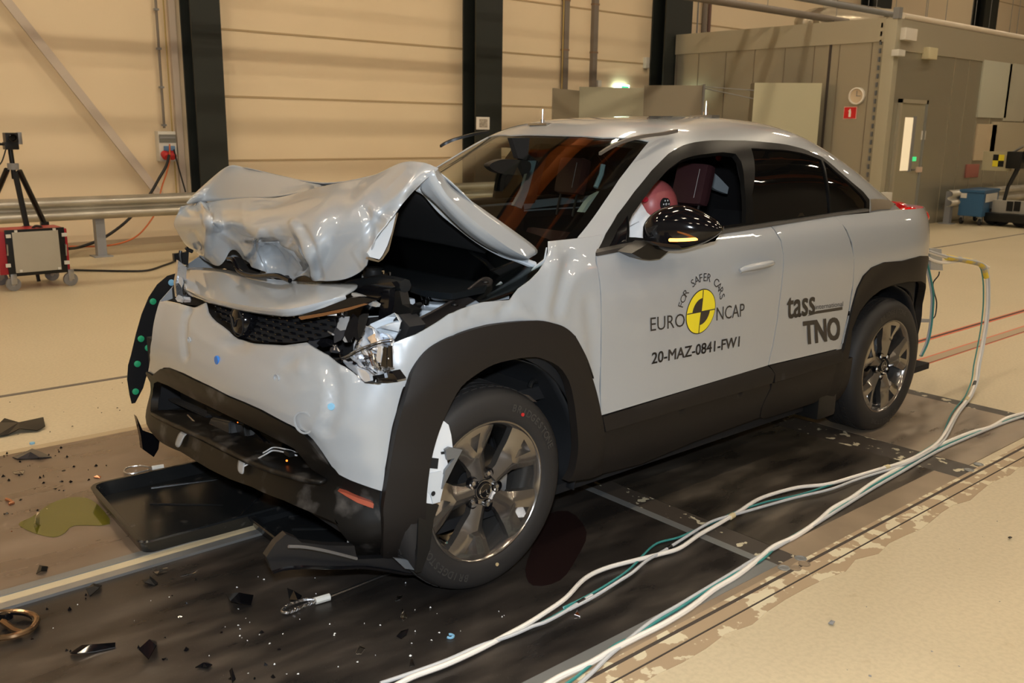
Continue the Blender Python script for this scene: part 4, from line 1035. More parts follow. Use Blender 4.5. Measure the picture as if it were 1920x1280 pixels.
def jag(c, w_, h_, n_=5, th=.003, nv=None, sp_=.5):
    """an irregular broken piece"""
    nv = nv or Vector((random.uniform(-1, 1), random.uniform(-1, 1), random.uniform(-1, 1))).normalized()
    M = Matrix.Translation(c) @ nv.to_track_quat('Z', 'Y').to_matrix().to_4x4()
    P = []
    for k in range(n_):
        a = 2*PI*k/n_+random.uniform(-.3, .3); r = random.uniform(1-sp_, 1); P.append(M @ Vector((math.cos(a)*w_*r, math.sin(a)*h_*r, random.uniform(-.15, .15)*w_)))
    cen = sum(P, Vector())/n_; bm = bmesh.new(); nn = (M.to_3x3() @ Vector((0, 0, 1)))
    a = [bm.verts.new(p) for p in P]; b = [bm.verts.new(p-nn*th) for p in P]; ca = bm.verts.new(cen+nn*w_*.15); cb = bm.verts.new(cen+nn*(w_*.15-th))
    for k in range(n_):
        j = (k+1) % n_; bm.faces.new((a[k], a[j], ca)); bm.faces.new((b[j], b[k], cb)); bm.faces.new((a[k], b[k], b[j], a[j]))
    return bm
R_ = random.Random(3); random.seed(11)
smoke = mat('smoked_plastic', (.05, .05, .055), .15, .4)
for i in range(70):
    q = (random.uniform(300, 830), random.uniform(770, 1060)); X = 3.0+random.uniform(-.02, .05)
    if q[1] > 900+(q[0]-300)*.4 or q[1] < 930-(q[0]-200)*.35: continue
    m = [lchr, lchr, clear, smoke, blk_g][i % 5]
    csub('lamp_fragment', jag(at(*C3([q])[0], 0, X), random.uniform(.006, .022), random.uniform(.004, .012)), m, cobj_h)
for a, b, w2, m in (((590, 840), (650, 1000), .012, clear), ((640, 870), (690, 1020), .010, clear), ((500, 790), (560, 880), .010, lchr), ((760, 800), (740, 1000), .014, blk_g), ((800, 790), (800, 1000), .010, blk_g), ((700, 790), (690, 950), .014, lchr), ((350, 920), (440, 870), .012, lchr), ((420, 880), (520, 1000), .012, lchr), ((560, 1000), (640, 1060), .014, clear)):
    p, q = at(*C3([a])[0], 0, 3.05), at(*C3([b])[0], 0, 3.05); sv = Vector((0, w2, 0))
    bm = plate([p-sv*.6, p+sv*.6, q+sv, q-sv], .006); csub('light_guide', bm, m, cobj_h)
vv = catmull([at(*q, 0, 3.07) for q in C3([(255, 945), (360, 915), (480, 850), (600, 800), (720, 760), (830, 745)])], 5)
csub('lamp_rim', TB(vv, .0022, 6), blk_g, cobj_h)
csub('lamp_rim', TB([p+Vector((0, 0, .006)) for p in vv], .0016, 6), steel, cobj_h)
cobj('lamp_lower_edge', plate([at(*q, 0, 3.06) for q in C3([(320, 930), (420, 990), (560, 1040), (600, 1080), (610, 1140), (555, 1150), (470, 1070), (380, 1000)])], .01), lchr, 'bright broken lamp reflector edge')
cobj('lamp_foot', plate([at(*q, 0, 3.03) for q in C3([(605, 1095), (720, 1075), (820, 1040), (885, 1130), (780, 1155), (690, 1160), (605, 1130)])], .03), blk_g)
cobj('fascia_edge', plate([at(*q, 0, 3.06) for q in C3([(553, 1155), (690, 1160), (690, 1166), (553, 1163)])], .01), blk)
# crumpled clear lens remains and silver metal behind
for q, w2, h2 in (((870, 900), .03, .05), ((860, 820), .02, .025), ((930, 960), .035, .02), ((880, 1000), .03, .02), ((960, 1000), .02, .03)):
    cobj('lens_fragment', jag(at(*C3([q])[0], 1, .80), w2, h2, 7, .002, Vector((.5, .8, .1))), clear)
fold = C3([(580, 620), (640, 560), (740, 520), (850, 460), (905, 560), (890, 650), (850, 720), (700, 690), (600, 700)])
ctr = [at(*q, 0, 2.94) for q in fold]; bm = bmesh.new(); c0 = sum(ctr, Vector())/len(ctr)
ring1 = [bm.verts.new(p) for p in ctr]; ring2 = [bm.verts.new(c0+(p-c0)*.55+Vector((.05*(-1)**k, .0, .0))) for k, p in enumerate(ctr)]; cc = bm.verts.new(c0+Vector((.03, 0, 0)))
for k in range(len(ctr)):
    j = (k+1) % len(ctr); bm.faces.new((ring1[k], ring1[j], ring2[j], ring2[k])); bm.faces.new((ring2[k], ring2[j], cc))
bmesh.ops.recalc_face_normals(bm, faces=bm.faces)
o = cobj('crumpled_rail', bm, paint_in, 'crumpled pale metal of the front rail', ang=20); sub_solid(o, 0, .003)
cobj('crumpled_rail', plate([at(*q, 0, 2.90) for q in C3([(530, 495), (690, 490), (690, 540), (620, 590), (590, 620), (590, 540), (540, 520)])], .004), paint_in)
cobj('crumpled_rail', plate([at(*q, 1, .73) for q in C3([(905, 540), (970, 530), (975, 600), (960, 640), (990, 720), (940, 700), (900, 640)])], .01), paint_in)
cobj('foam_scrap', jag(at(*C3([(620, 720)])[0], 0, 3.02), .022, .018, 9, .012, Vector((1, .5, 0)), .6), mat('tan_foam', (.55, .38, .24), .9), 'tan foam scrap')
# tangle between grille and lamp
for k in range(9):
    a = (random.uniform(210, 560), random.uniform(480, 880)); P = [at(*C3([a])[0], 0, 3.05)]
    for j in range(3): a = (a[0]+random.uniform(-70, 70), a[1]+random.uniform(-60, 80)); P.append(at(*C3([a])[0], 0, 3.06+random.uniform(-.03, .02)))
    cobj('loose_wire', TB(catmull(P, 4), .0028, 6), blk_g if k % 3 else greyp)
for q, w2, h2, m in (((300, 640), .035, .06, smoke), ((340, 560), .03, .03, greyp), ((60, 740), .03, .04, smoke), ((430, 600), .03, .06, blk_g), ((250, 830), .03, .02, smoke), ((490, 640), .02, .04, blk_g), ((380, 700), .02, .02, greyp), ((530, 570), .02, .05, blk), ((180, 760), .05, .02, blk_g)):
    cobj('broken_bracket', jag(at(*C3([q])[0], 0, 3.05), w2, h2, 7, .004, Vector((1, .4, .3))), m)
cobj('warm_strip', plate([at(*q, 0, 3.1) for q in C3([(175, 488), (265, 472), (265, 488)])], .003), white_m)
# far-side lamp wreck
fl_p = cobj('headlamp_wreck', plate([at(*q, 1, -.62) for q in C4([(430, 180), (490, 230), (480, 400), (500, 440), (420, 440), (410, 340), (425, 260)])], .02), mat('foil_silver', (.62, .63, .65), .18, .9, bump=.6, bscale=22), 'silver remains of the far headlamp')
for q, w2, h2, m in (((470, 380), .015, .04, clear), ((440, 455), .03, .02, lchr), ((490, 460), .03, .015, lchr), ((520, 430), .025, .02, smoke), ((450, 330), .02, .03, lchr)):
    csub('lamp_fragment', jag(at(*C4([q])[0], 1, -.60), w2, h2, 6, .003, Vector((.9, .4, .2))), m, fl_p)
cobj('lamp_bracket', plate([at(*q, 1, -.66) for q in C4([(400, 135), (505, 122), (500, 215), (470, 210), (455, 185), (405, 190)])], .02), blk)
cobj('lamp_bracket', TB([at(*q, 1, -.64) for q in C4([(447, 112), (442, 140), (452, 200)])], .007, 8), blk)
cobj('bonnet_seal', TB(catmull([at(*q, 1, -.70) for q in C4([(485, 90), (500, 105), (530, 118)])], 4), .008, 8), blk)
cobj('front_fender', plate([at(*q, 1, -.84) for q in C4([(300, 470), (410, 345), (415, 440), (350, 465)])], .004), paint)
cobj('lamp_recess', plate([at(*q, 0, 3.0) for q in C4([(350, 465), (420, 300), (640, 430), (640, 480), (560, 500), (470, 490)])], .02), blk_m)
# right arch cladding, sprung off, with green clips
ra = C4([(415, 270), (350, 290), (280, 350), (220, 440), (170, 560), (130, 700), (95, 850), (75, 920), (68, 1020), (85, 1130), (100, 1190), (125, 1185), (180, 1080), (200, 1010), (225, 940), (235, 800), (255, 700), (280, 600), (310, 490), (360, 410), (420, 330)])
def rxz(p): P = at(*p, 1, -.98); return (P.x, P.z)
vo, F = cdt([rxz(p) for p in ra], .03)
rac2 = cobj('wheel_arch_cladding', sheet(vo, F, lambda u, v, d: Vector((u, -.98-d+.3*(u-3.05)**2*0, v)), .004), mat('cladding_back', (.012, .012, .013), .33), 'black arch cladding sprung off on the far side')
for i, q in enumerate([(380, 337), (250, 470), (165, 733), (215, 797), (140, 910), (127, 1105)]):
    p = at(*C4([q])[0], 1, -.968); nrm = Matrix.Rotation(-PI/2, 4, 'X')
    csub('clip', LT([(0, 0), (.014, 0), (.014, .006), (.007, .008), (0, .008)], 16, Matrix.Translation(p) @ nrm), green_c if i else lightblue, rac2)
# broken lower corner on the far side
cobj('torn_corner', plate([at(*q, 1, -.80) for q in CC([(120, 470), (160, 560), (270, 600), (260, 680), (230, 730), (160, 680), (150, 600)])], .03), blk_g)
# structure seen in the near wheel arch
wp = CD([(548, 205), (525, 230), (485, 310), (490, 380), (515, 400), (528, 450), (535, 510), (500, 520), (505, 560), (520, 620), (490, 640), (475, 770), (440, 780), (378, 790), (385, 640), (400, 520), (430, 420), (470, 320)])
whp = cobj('crash_rail_plate', plate([at(*q, 1, .893) for q in wp], .012), mat('pale_inner_metal', (.62, .65, .68), .35), 'pale body metal showing inside the front wheel arch')
def onp(pts, y, th, m, name): return csub(name, plate([at(*q, 1, y) for q in CD(pts)], th), m, whp)
onp([(412, 555), (468, 562), (462, 612), (402, 606)], .895, .001, blk_m, 'hole'); onp([(412, 525), (425, 520), (430, 530), (418, 536)], .895, .001, blk_m, 'hole'); onp([(478, 530), (495, 528), (498, 540), (480, 542)], .895, .001, blk_m, 'hole')
onp([(390, 640), (480, 622), (500, 655), (474, 770), (440, 778), (428, 735), (395, 710)], .898, .004, paint_in, 'reinforcement')
onp([(460, 370), (475, 365), (480, 385), (468, 392)], .896, .002, green_c, 'green_mark')
p = at(*CD([(441, 730)])[0], 1, .901); csub('hole', LT([(0, 0), (.008, 0), (.008, .001), (0, .001)], 14, Matrix.Translation(p) @ Matrix.Rotation(-PI/2, 4, 'X')), blk_m, whp)
cobj('liner_flap', plate([at(*q, 1, .895) for q in CD([(372, 800), (400, 775), (470, 785), (445, 850), (425, 1000), (385, 1105), (360, 1110), (365, 1030)])], .012), blk)
cobj('liner_flap', plate([at(*q, 1, .905) for q in CD([(500, 520), (520, 508), (582, 520), (545, 590), (500, 680), (485, 710), (500, 620), (545, 560), (510, 570)])], .01), mat('grey_bracket', (.16, .17, .18), .35, .4))
cobj('liner_reflection', plate([at(*q, 1, .80) for q in CD([(748, 245), (800, 236), (900, 258), (940, 290), (880, 285), (790, 280)])], .01), mat('brown_reflection', (.05, .04, .033), .4))  # brown plate puts the reflection on the arch liner into its colour
cobj('liner_fold', TB(catmull([at(*q, 1, .70) for q in CD([(880, 70), (900, 110), (940, 150), (970, 190), (920, 190), (905, 220)])], 4), .010, 8), blk)
# near corner undershield touching the floor
us_ = C5([(180, 750), (260, 630), (350, 555), (440, 590), (480, 625), (700, 650), (935, 655), (960, 770), (1280, 755), (1480, 800), (1500, 700), (1510, 790), (1480, 885), (1370, 885), (1200, 855), (900, 835), (640, 838), (420, 838), (300, 850), (230, 870)])
# undershield pressed to the floor at the near corner
ush = cobj('undershield', plate([at(*q, 1, .74+.06*(q[0]-500)/300) for q in us_], .03), mat('undershield_plastic', (.011, .011, .012), .32), 'torn black undershield hanging down to the floor')
edge_ = catmull([at(*q, 1, .79) for q in C5([(240, 880), (340, 850), (500, 838), (800, 842), (1000, 838), (1200, 862), (1370, 890), (1480, 890)])], 4)
csub('shield_edge', TB(edge_, .006, 6), blk_g, ush)
ridge_ = catmull([at(*q, 1, .80) for q in C5([(370, 660), (500, 665), (650, 690), (800, 725), (955, 765)])], 4)
csub('shield_edge', TB(ridge_, .005, 6), mat('scuffed_plastic', (.10, .095, .09), .5), ush)
cobj('corner_tab', plate([at(*q, 1, .85) for q in C5([(1275, 760), (1370, 770), (1485, 810), (1480, 865), (1370, 850)])], .01), mat('grey_tab', (.10, .11, .12), .3))
cobj('silver_tab', plate([at(*q, 1, .72) for q in C5([(880, 595), (930, 640), (878, 640)])], .004), paint_in)
gt = [at(*q, 1, .88) for q in C5([(1500, 310), (1655, 290), (1660, 310), (1610, 450), (1600, 560), (1560, 640), (1540, 760), (1500, 700), (1480, 690), (1500, 500)])]

# ---------------- wheels
def spoke_bm():
    bm = bmesh.new(); fr = .052
    P = [(.048, -.030), (.085, -.031), (.125, -.043), (.160, -.064), (.205, -.094), (.222, -.104), (.232, -.06), (.2365, 0), (.232, .06), (.222, .104), (.205, .094), (.160, .064), (.125, .043), (.085, .031), (.048, .030)]
    pk = [(.150, 0), (.212, -.030), (.214, .030)]
    for k in range(5):
        a = 2*PI*k/5+PI/2+.12; ca, sa = math.cos(a), math.sin(a)
        vo, F = cdt(P, .014, (pk,))
        def hgt(r, t):
            rr = math.hypot(r, t); base = .010+.018*min(1, max(0, (rr-.04)/.18)); w_ = .028 if r < .13 else .028+(r-.13)*.75
            return base+.012*max(0, 1-abs(t)/max(w_, .01)*1.1)*(1 if r < .15 else .35)-.020*max(0, abs(t)/w_-.72)
        def f(u, v, d):
            z = hgt(u, v)+d*1.0; return Vector((u*ca-v*sa, u*sa+v*ca, z))
        b2 = sheet(vo, F, f, .026); me = bpy.data.meshes.new('t'); b2.to_mesh(me); b2.free(); bm.from_mesh(me); bpy.data.meshes.remove(me)
        # pocket floor
        vo, F = cdt(pk, .03); b2 = sheet(vo, F, lambda u, v, d: Vector((u*ca-v*sa, u*sa+v*ca, .008+d)), .008); me = bpy.data.meshes.new('t'); b2.to_mesh(me); b2.free(); bm.from_mesh(me); bpy.data.meshes.remove(me)
    # hub and rim barrel
    lathe(bm, [(0, .012), (.034, .012), (.036, .006), (.062, .008), (.066, -.01), (.05, -.03), (0, -.03)], 40)
    lathe(bm, [(.222, .010), (.230, .028), (.236, .034), (.2415, .033), (.243, .026), (.238, .01), (.232, -.02), (.215, -.05), (.208, -.12), (.222, -.16), (.232, -.165), (.240, -.17), (.243, -.18), (.236, -.18), (.215, -.165), (.200, -.12), (.207, -.045), (.220, -.005)], 72, close=True)
    bmesh.ops.recalc_face_normals(bm, faces=bm.faces); return bm
def tyre_bm():
    bm = bmesh.new(); W = .1075
    prof = [(.236, .026), (.245, .034), (.262, .040), (.290, .043), (.315, .038), (.332, .026), (.3405, .008), (.3445, -.012)]
    tread = []
    z = -.012
    for gz in (-.040, -.075, -.110, -.145):
        tread += [(.3465, gz+.005), (.339, gz+.0035), (.339, gz-.0035), (.3468, gz-.005)]
    prof = prof+tread+[(.3445, -.172), (.3405, -.192), (.332, -.210), (.315, -.222), (.290, -.227), (.262, -.224), (.245, -.218), (.236, -.190)]
    seg = 96; rings = []
    for r, h in prof: rings.append([bm.verts.new((r*math.cos(2*PI*k/seg), r*math.sin(2*PI*k/seg), h)) for k in range(seg)])
    for i in range(len(rings)-1):
        for k in range(seg): bm.faces.new((rings[i][k], rings[i][(k+1) % seg], rings[i+1][(k+1) % seg], rings[i+1][k]))
    # sipes across the shoulder blocks
    n0 = len(bm.verts)
    for k in range(60):
        a = 2*PI*k/60; M = Matrix.Rotation(a, 4, 'Z') @ Matrix.Translation((.3465, 0, 0))
        for h0, h1, tw in ((-.038, -.014, .2), (-.172, -.148, .2)):
            box(bm, (-.004, -.012, h0), (.0010, .012, h1), 0, 0, M)
    return bm
rimMesh = None
def make_wheel(cx, cy, cz, steer=0, mir=False, roll=0, source=None):
    M = Matrix.Translation(Vector((cx, cy, cz))-CARP) @ Matrix.Rotation(steer, 4, 'Z') @ Matrix.Rotation(PI if mir else 0, 4, 'Z') @ Matrix.Rotation(-PI/2, 4, 'X') @ Matrix.Rotation(roll, 4, 'Z')
    def put(name, bm_or_me, m, parent, label=None, ang=38):
        if isinstance(bm_or_me, bpy.types.Mesh): o = bpy.data.objects.new(name, bm_or_me); C.objects.link(o)
        else: o = obj(name, bm_or_me, m, None, None, ang)
        o.parent = parent
        if label: o['label'] = label
        return o
    if source:
        wl = source.copy(); C.objects.link(wl); wl.parent = car; wl.matrix_local = M
        for ch in list(source.children):
            c = ch.copy(); C.objects.link(c); c.parent = wl
        return wl
    wl = put('wheel', spoke_bm(), rim_m, car, None, 28); wl.matrix_local = M
    put('tyre', tyre_bm(), rubber, wl)
    put('centre_cap', LT([(0, .018), (.026, .018), (.030, .016), (.032, .010), (.032, .0)], 32), blk_g, wl)
    bm = bmesh.new(); tube(bm, [Vector((.024*math.cos(2*PI*k/32), .024*math.sin(2*PI*k/32), .019)) for k in range(32)], .0018, 6, True)
    tube(bm, [Vector((.023*math.cos(a), .023*math.sin(a)*1-.0, .019)) for a in (2.6, 2.6)] and catmull([Vector((-.022, .007, .019)), Vector((-.010, .006, .019)), Vector((0, -.005, .019)), Vector((.010, .006, .019)), Vector((.022, .007, .019))], 5), .002, 6)
    put('cap_emblem', bm, chrome, wl, 'chrome winged emblem')
    for k in range(5):
        a = 2*PI*(k+.5)/5+PI/2+.12; c = (.057*math.cos(a), .057*math.sin(a))
        T = Matrix.Translation((c[0], c[1], 0))
        bm = bmesh.new(); lathe(bm, [(0, -.005), (.019, -.005), (.020, .014), (.018, .015), (.016, -.002), (0, -.002)], 20, T); put('nut_recess', bm, blk_g, wl)
        bm = bmesh.new(); lathe(bm, [(0, -.004), (.010, -.004), (.010, .010), (.007, .014), (0, .014)], 6, T); put('lug_nut', bm, steel, wl)
    put('brake_disc', LT([(.05, -.07), (.148, -.07), (.148, -.095), (.05, -.095)], 48, None, True), disc_m, wl)
    bm = bmesh.new(); box(bm, (-.16, -.05, -.10), (-.085, .06, -.05), .012); bmesh.ops.transform(bm, matrix=Matrix.Rotation(.35, 4, 'Z'), verts=bm.verts); put('brake_caliper', bm, castm, wl)
    bm = bmesh.new(); lathe(bm, [(0, -.03), (.006, -.03), (.006, .004), (.004, .008), (0, .008)], 10, Matrix.Translation((.075, .195, 0))); put('valve', bm, chrome, wl)
    # raised maker's letters on the sidewall
    s = 'BRIDGESTONE'; V_ = []
    for rep in (0, PI):
        bmx = bmesh.new()
        for i, ch in enumerate(s):
            a = -1.24+rep+(i-5)*.085; V, F = text_mesh(ch, .02); vv = []
            cxm = (min(v[0] for v in V)+max(v[0] for v in V))/2
            for x, y in V:
                r = .278+y*.034; aa = a-(x-cxm)*.034/.29*-1; vv.append(bmx.verts.new((r*math.cos(-aa), r*math.sin(-aa), .0445)))
            for t in F:
                try: bmx.faces.new([vv[q] for q in t])
                except ValueError: pass
        put('sidewall_lettering', bmx, mat('raised_rubber', (.035, .033, .031), .5), wl)
    return wl
w1 = make_wheel(2.640, .842, .345, .02, roll=-.456)
for cx, s, rl in ((0, 1, .35), (2.64, -1, .2), (0, -1, .6)): make_wheel(cx, .842*s, .345, 0, s < 0, rl, w1)
# red dot and yellow dot on the near tyre
for (q, m, lb) in (((873, 352), mat('red_dot', (.45, .02, .02), .5), 'red balance dot'), ((750, 1071), mat('tan_dot', (.5, .38, .2), .5), 'tan balance dot')):
    p = at(*CD([q])[0], 1, .886); cobj('tyre_mark', LT([(0, -.004), (.006, -.004), (.006, .0), (0, .0)], 12, Matrix.Translation(p) @ Matrix.Rotation(-PI/2, 4, 'X')), m, lb)
cobj('axle', TB([Vector((2.64, -.75, .345)), Vector((2.64, .75, .345))], .03, 10), blk_m)
cobj('axle', TB([Vector((0, -.75, .345)), Vector((0, .75, .345))], .04, 10), blk_m)

# ---------------- door handle, mirror
hp = [at(*q, 1, y) for q, y in zip(CH([(895, 372), (930, 358), (1000, 344), (1060, 330), (1076, 328)]), (.905, .915, .921, .915, .900))]
cupP = at(*CH([(985, 350)])[0], 1, .875)
dh = csub('door_handle', TB(catmull(hp, 6), .014, 10, rf=lambda t: .0145*math.sin(PI*min(.93, max(.12, t)))**.4), paint, front_door)
bm = bmesh.new(); bmesh.ops.create_uvsphere(bm, u_segments=24, v_segments=16, radius=1, matrix=Matrix.Translation(cupP+Vector((0, .004, 0))) @ Matrix.Diagonal((.047, .010, .052, 1)))
csub('handle_cup', bm, paint, front_door)
mc = at(1281, 428, 1, .985)
bm = bmesh.new(); bmesh.ops.create_uvsphere(bm, u_segments=40, v_segments=24, radius=1)
for v in bm.verts:
    x, y, z = v.co   # local: x along image right (rearwards/out), z up
    f = 1-.28*max(0, z)*(1 if x < 0 else .6)
    k = (abs(x)**2.4+abs(z)**2.4+abs(y)**2.4)**(-1/2.4)
    x, y, z = x*k, y*k, z*k
    zz = z*(.082 if z > 0 else .078)*(1-.30*max(0, x)) ; xx = x*.142
    if z > 0: xx *= 1-.18*z
    if z < 0: zz += .020*x
    v.co = (xx, y*.085, zz-.006*x*0)
ax = Vector((math.sin(YAW), -math.cos(YAW), 0)); ax = (ax*.85+Vector((0, .45, 0))).normalized(); ay = Vector((0, 0, 1)).cross(ax)
M = Matrix((ax, ay, Vector((0, 0, 1)))).transposed().to_4x4(); M.translation = mc
bmesh.ops.transform(bm, matrix=M, verts=bm.verts); mir = cobj('door_mirror', bm, blk_g, 'gloss black door mirror with lit orange indicator')
mm_ = at(1270, 470, 1, .96)
armP = CE([(1328, 935), (1380, 905), (1440, 866), (1540, 872), (1640, 890), (1560, 918), (1500, 968), (1440, 975), (1395, 970)])
csub('mirror_arm', plate([at(*q, 1, .93) for q in armP], .07), blk, mir)
sk = CE([(1438, 860), (1560, 880), (1700, 884), (1840, 862), (1868, 820), (1800, 872), (1700, 896), (1620, 905), (1500, 890)])
csub('mirror_base', plate([at(*q, 1, 1.02) for q in sk], .03), blk, mir)
bl_p = [at(*q, 1, 1.068) for q in CE([(1562, 853), (1620, 853), (1700, 849), (1780, 840), (1826, 832)])]
csub('indicator_strip', TB(catmull(bl_p, 5), .0055, 8), orange_e, mir, 'lit orange indicator strip')

# ---------------- interior
def seat(x, y, m, nm='front_seat'):
    bm = bmesh.new(); box(bm, (x-.02, y-.25, .48), (x+.50, y+.25, .64), .06)
    s_ = cobj(nm, bm, m)
    M = Matrix.Translation((x, y, .60)) @ Matrix.Rotation(-.38, 4, 'Y')
    bm = bmesh.new(); box(bm, (-.08, -.23, 0), (.06, .23, .42), .06, 0, M); csub('backrest', bm, m, s_)
    M2 = Matrix.Translation((x-.19, y, 1.16)) @ Matrix.Rotation(-.25, 4, 'Y')
    bm = bmesh.new(); box(bm, (-.035, -.09, .02), (.035, .09, .21), .032, 0, M2); csub('headrest', bm, m, s_)
    for k in (-.06, .06): csub('headrest_post', TB([M2 @ Vector((0, k, -.09)), M2 @ Vector((0, k, .05))], .006, 8), mat('dark_post', (.12, .12, .12), .3, .9), s_)
    pts = [M2 @ Vector((.037, .05, z)) for z in (.05, .10, .14, .18)]
    csub('seam', TB(pts, .0015, 5), mat('pale_stitching', (.35, .32, .30), .6), s_)
seat(1.28, .40, burg); seat(1.28, -.38, burg)
bm = bmesh.new(); box(bm, (.15, -.62, .45), (.65, .62, .60), .05); rb = cobj('rear_bench', bm, dark_in)
M = Matrix.Translation((.18, 0, .58)) @ Matrix.Rotation(-.4, 4, 'Y'); bm = bmesh.new(); box(bm, (-.08, -.62, 0), (.05, .62, .52), .05, 0, M); csub('backrest', bm, dark_in, rb)
G = [[Vector((2.12, -.72+.18*j, .98)) for j in range(9)], [Vector((1.95, -.72+.18*j, 1.03+.02*(j in (5, 6)))) for j in range(9)], [Vector((1.78, -.72+.18*j, .99)) for j in range(9)], [Vector((1.74, -.72+.18*j, .84)) for j in range(9)], [Vector((1.80, -.72+.18*j, .6)) for j in range(9)]]
o = cobj('dashboard', gridmesh(G), dark_in); sub_solid(o, 2, .02)
cobj('cabin_floor', B((-.6, -.72, .26), (2.0, .72, .30)), blk_m)
cobj('steering_wheel', TB([Vector((1.62, .40, .93)) + Vector((.06*math.sin(2*PI*k/32), .18*math.cos(2*PI*k/32), .17*math.sin(2*PI*k/32))) for k in range(32)], .014, 8, True), blk)
ab = bmesh.new(); bmesh.ops.create_icosphere(ab, subdivisions=3, radius=1, matrix=Matrix.Translation((1.60, .47, 1.06)) @ Matrix.Diagonal((.10, .20, .16, 1)))
for v in ab.verts: v.co += Vector((random.uniform(-1, 1), random.uniform(-1, 1), random.uniform(-1, 1)))*.006
cobj('airbag', ab, white_m, 'white airbag hanging limp behind the door window', ang=20)
pa = [at(*q, 1, .58) for q in CE([(1310, 700), (1340, 640), (1385, 620), (1420, 680), (1448, 740), (1440, 852), (1312, 862)])]
cobj('airbag', plate(pa, .05), white_m, 'flat crumpled white airbag cloth at the door window')
cobj('airbag_pleat', TB([at(*q, 1, .6) for q in CE([(1312, 770), (1370, 740), (1395, 850)])], .002, 5), gcable)
cobj('airbag', plate([at(*q, 1, .25) for q in CE([(1020, 682), (1060, 620), (1100, 580), (1145, 556), (1120, 600), (1080, 640), (1060, 684)])], .03), mat('pale_cloth', (.28, .32, .30), .8), 'pale cloth corner of the airbag behind the windscreen')
# far pillar trim and curtain strips seen through the windscreen
cobj('pillar_trim', plate([at(*q, 1, -.66) for q in CE([(705, 365), (742, 365), (690, 560), (650, 660), (600, 640), (655, 540)])], .02), mat('blue_grey_trim', (.26, .36, .38), .5), 'blue grey pillar edge seen through the windscreen')
cobj('pillar_trim', TB([at(*q, 1, .1) for q in CE([(1152, 388), (1140, 450), (1105, 530)])], .012, 8), mat('blue_grey_trim', (0, 0, 0)))
mq = CE([(455, 390), (520, 360), (610, 358), (700, 372), (700, 430), (640, 452), (540, 446), (480, 425)])
cobj('rear_view_mirror', plate([at(*q, 1, 0) for q in smooth2(mq, 4)], .04), blk, 'black rear view mirror behind the windscreen')
cobj('mirror_mount', plate([at(*q, 1, 0) for q in CE([(590, 225), (700, 225), (690, 330), (680, 360), (630, 350)])], .03), blk_m)
cobj('far_door_panel', B((1.05, -.80, .40), (2.05, -.76, 1.10), .02), dark_in)
cobj('near_door_panel', B((1.05, .76, .40), (2.05, .80, 1.08), .02), dark_in)
cobj('centre_pillar', plate([(1.08, .80, 1.1), (.98, .80, 1.1), (.97, .66, 1.46), (1.06, .66, 1.46)], .06), dark_in)
cobj('centre_pillar', plate([(1.04, -.80, 1.1), (.94, -.80, 1.1), (.95, -.66, 1.46), (1.02, -.66, 1.46)], .06), dark_in)
# grey bracket and dark stuff behind the headrest in the door window
cobj('window_bracket', plate([at(*q, 1, .05) for q in CF([(625, 335), (700, 400), (752, 455), (745, 490), (690, 470), (625, 430), (640, 400)])], .03), mat('pale_bracket', (.38, .42, .44), .5), 'pale bracket behind the headrest')
cobj('cabin_screen', plate([at(*q, 1, -.25) for q in CF([(560, 300), (860, 290), (860, 640), (560, 640)])], .02), dark_in)
bm = bmesh.new(); bmesh.ops.create_uvsphere(bm, u_segments=14, v_segments=10, radius=.018, matrix=Matrix.Translation(at(*CF([(700, 298)])[0], 1, .2))); cobj('belt_release', bm, mat('red_cap', (.6, .06, .03), .4))
mu = [CF([(x, y)])[0] for x, y in ((545, 255),)]
# crash test dummy on the driver's seat: head with target disc, neck, shoulders
dm_ = empty('crash_test_dummy', (1.36, .42, .64), 'crash test dummy with pink head and black marker disc in the driver seat', 'test dummy')
DP = Matrix.Translation(-Vector((1.36, .42, .64)))
def dobj(name, bm, m, label=None, parent=None): bmesh.ops.transform(bm, matrix=DP, verts=bm.verts); return obj(name, bm, m, parent or dm_, label)
hc = Vector((1.335, .425, 1.185))
bm = bmesh.new(); bmesh.ops.create_uvsphere(bm, u_segments=36, v_segments=24, radius=1)
for v in bm.verts:
    x, y, z = v.co; v.co = (x*.105*(1+.08*(z < -.2)), y*.082*(1-.1*(z < -.3)), z*.118)
    if x > .6 and abs(y) < .25 and -.25 < z < .05: v.co.x += .012
bmesh.ops.transform(bm, matrix=Matrix.Translation(hc) @ Matrix.Rotation(.3, 4, 'Y'), verts=bm.verts); head = dobj('head', bm, pink)
mk = Matrix.Translation(at(*CE([(1538, 632)])[0], 1, .512)) @ Matrix.Rotation(-PI/2, 4, 'X')
dobj('target_disc', LT([(0, -.01), (.026, -.01), (.026, .002), (0, .002)], 28, mk), blk_m, 'black marker disc with white dots', head)
bm = bmesh.new()
for k in range(6):
    a = 2*PI*k/6; lathe(bm, [(0, 0), (.0035, 0), (.0035, .001), (0, .001)], 8, mk @ Matrix.Translation((.017*math.cos(a), .017*math.sin(a), .002)))
lathe(bm, [(.0028, 0), (.005, 0), (.005, .001), (.0028, .001)], 12, mk @ Matrix.Translation((0, 0, .002)), 0, True)
dobj('disc_dots', bm, white_m, None, head)
p = at(*CE([(1408, 604)])[0], 1, .49); bm = bmesh.new(); bmesh.ops.create_uvsphere(bm, u_segments=16, v_segments=10, radius=1, matrix=Matrix.Translation(p) @ Matrix.Diagonal((.022, .006, .012, 1)))
dobj('red_patch', bm, mat('red_patch', (.7, .03, .07), .4), None, head)
dobj('neck', TB([Vector((1.31, .42, 1.10)), Vector((1.30, .42, 1.0))], .045, 12), blk)
bm = bmesh.new(); 
P = [Vector((1.30, .42, 1.02)), Vector((1.30, .42, .95)), Vector((1.33, .42, .85)), Vector((1.38, .42, .72)), Vector((1.40, .42, .66))]
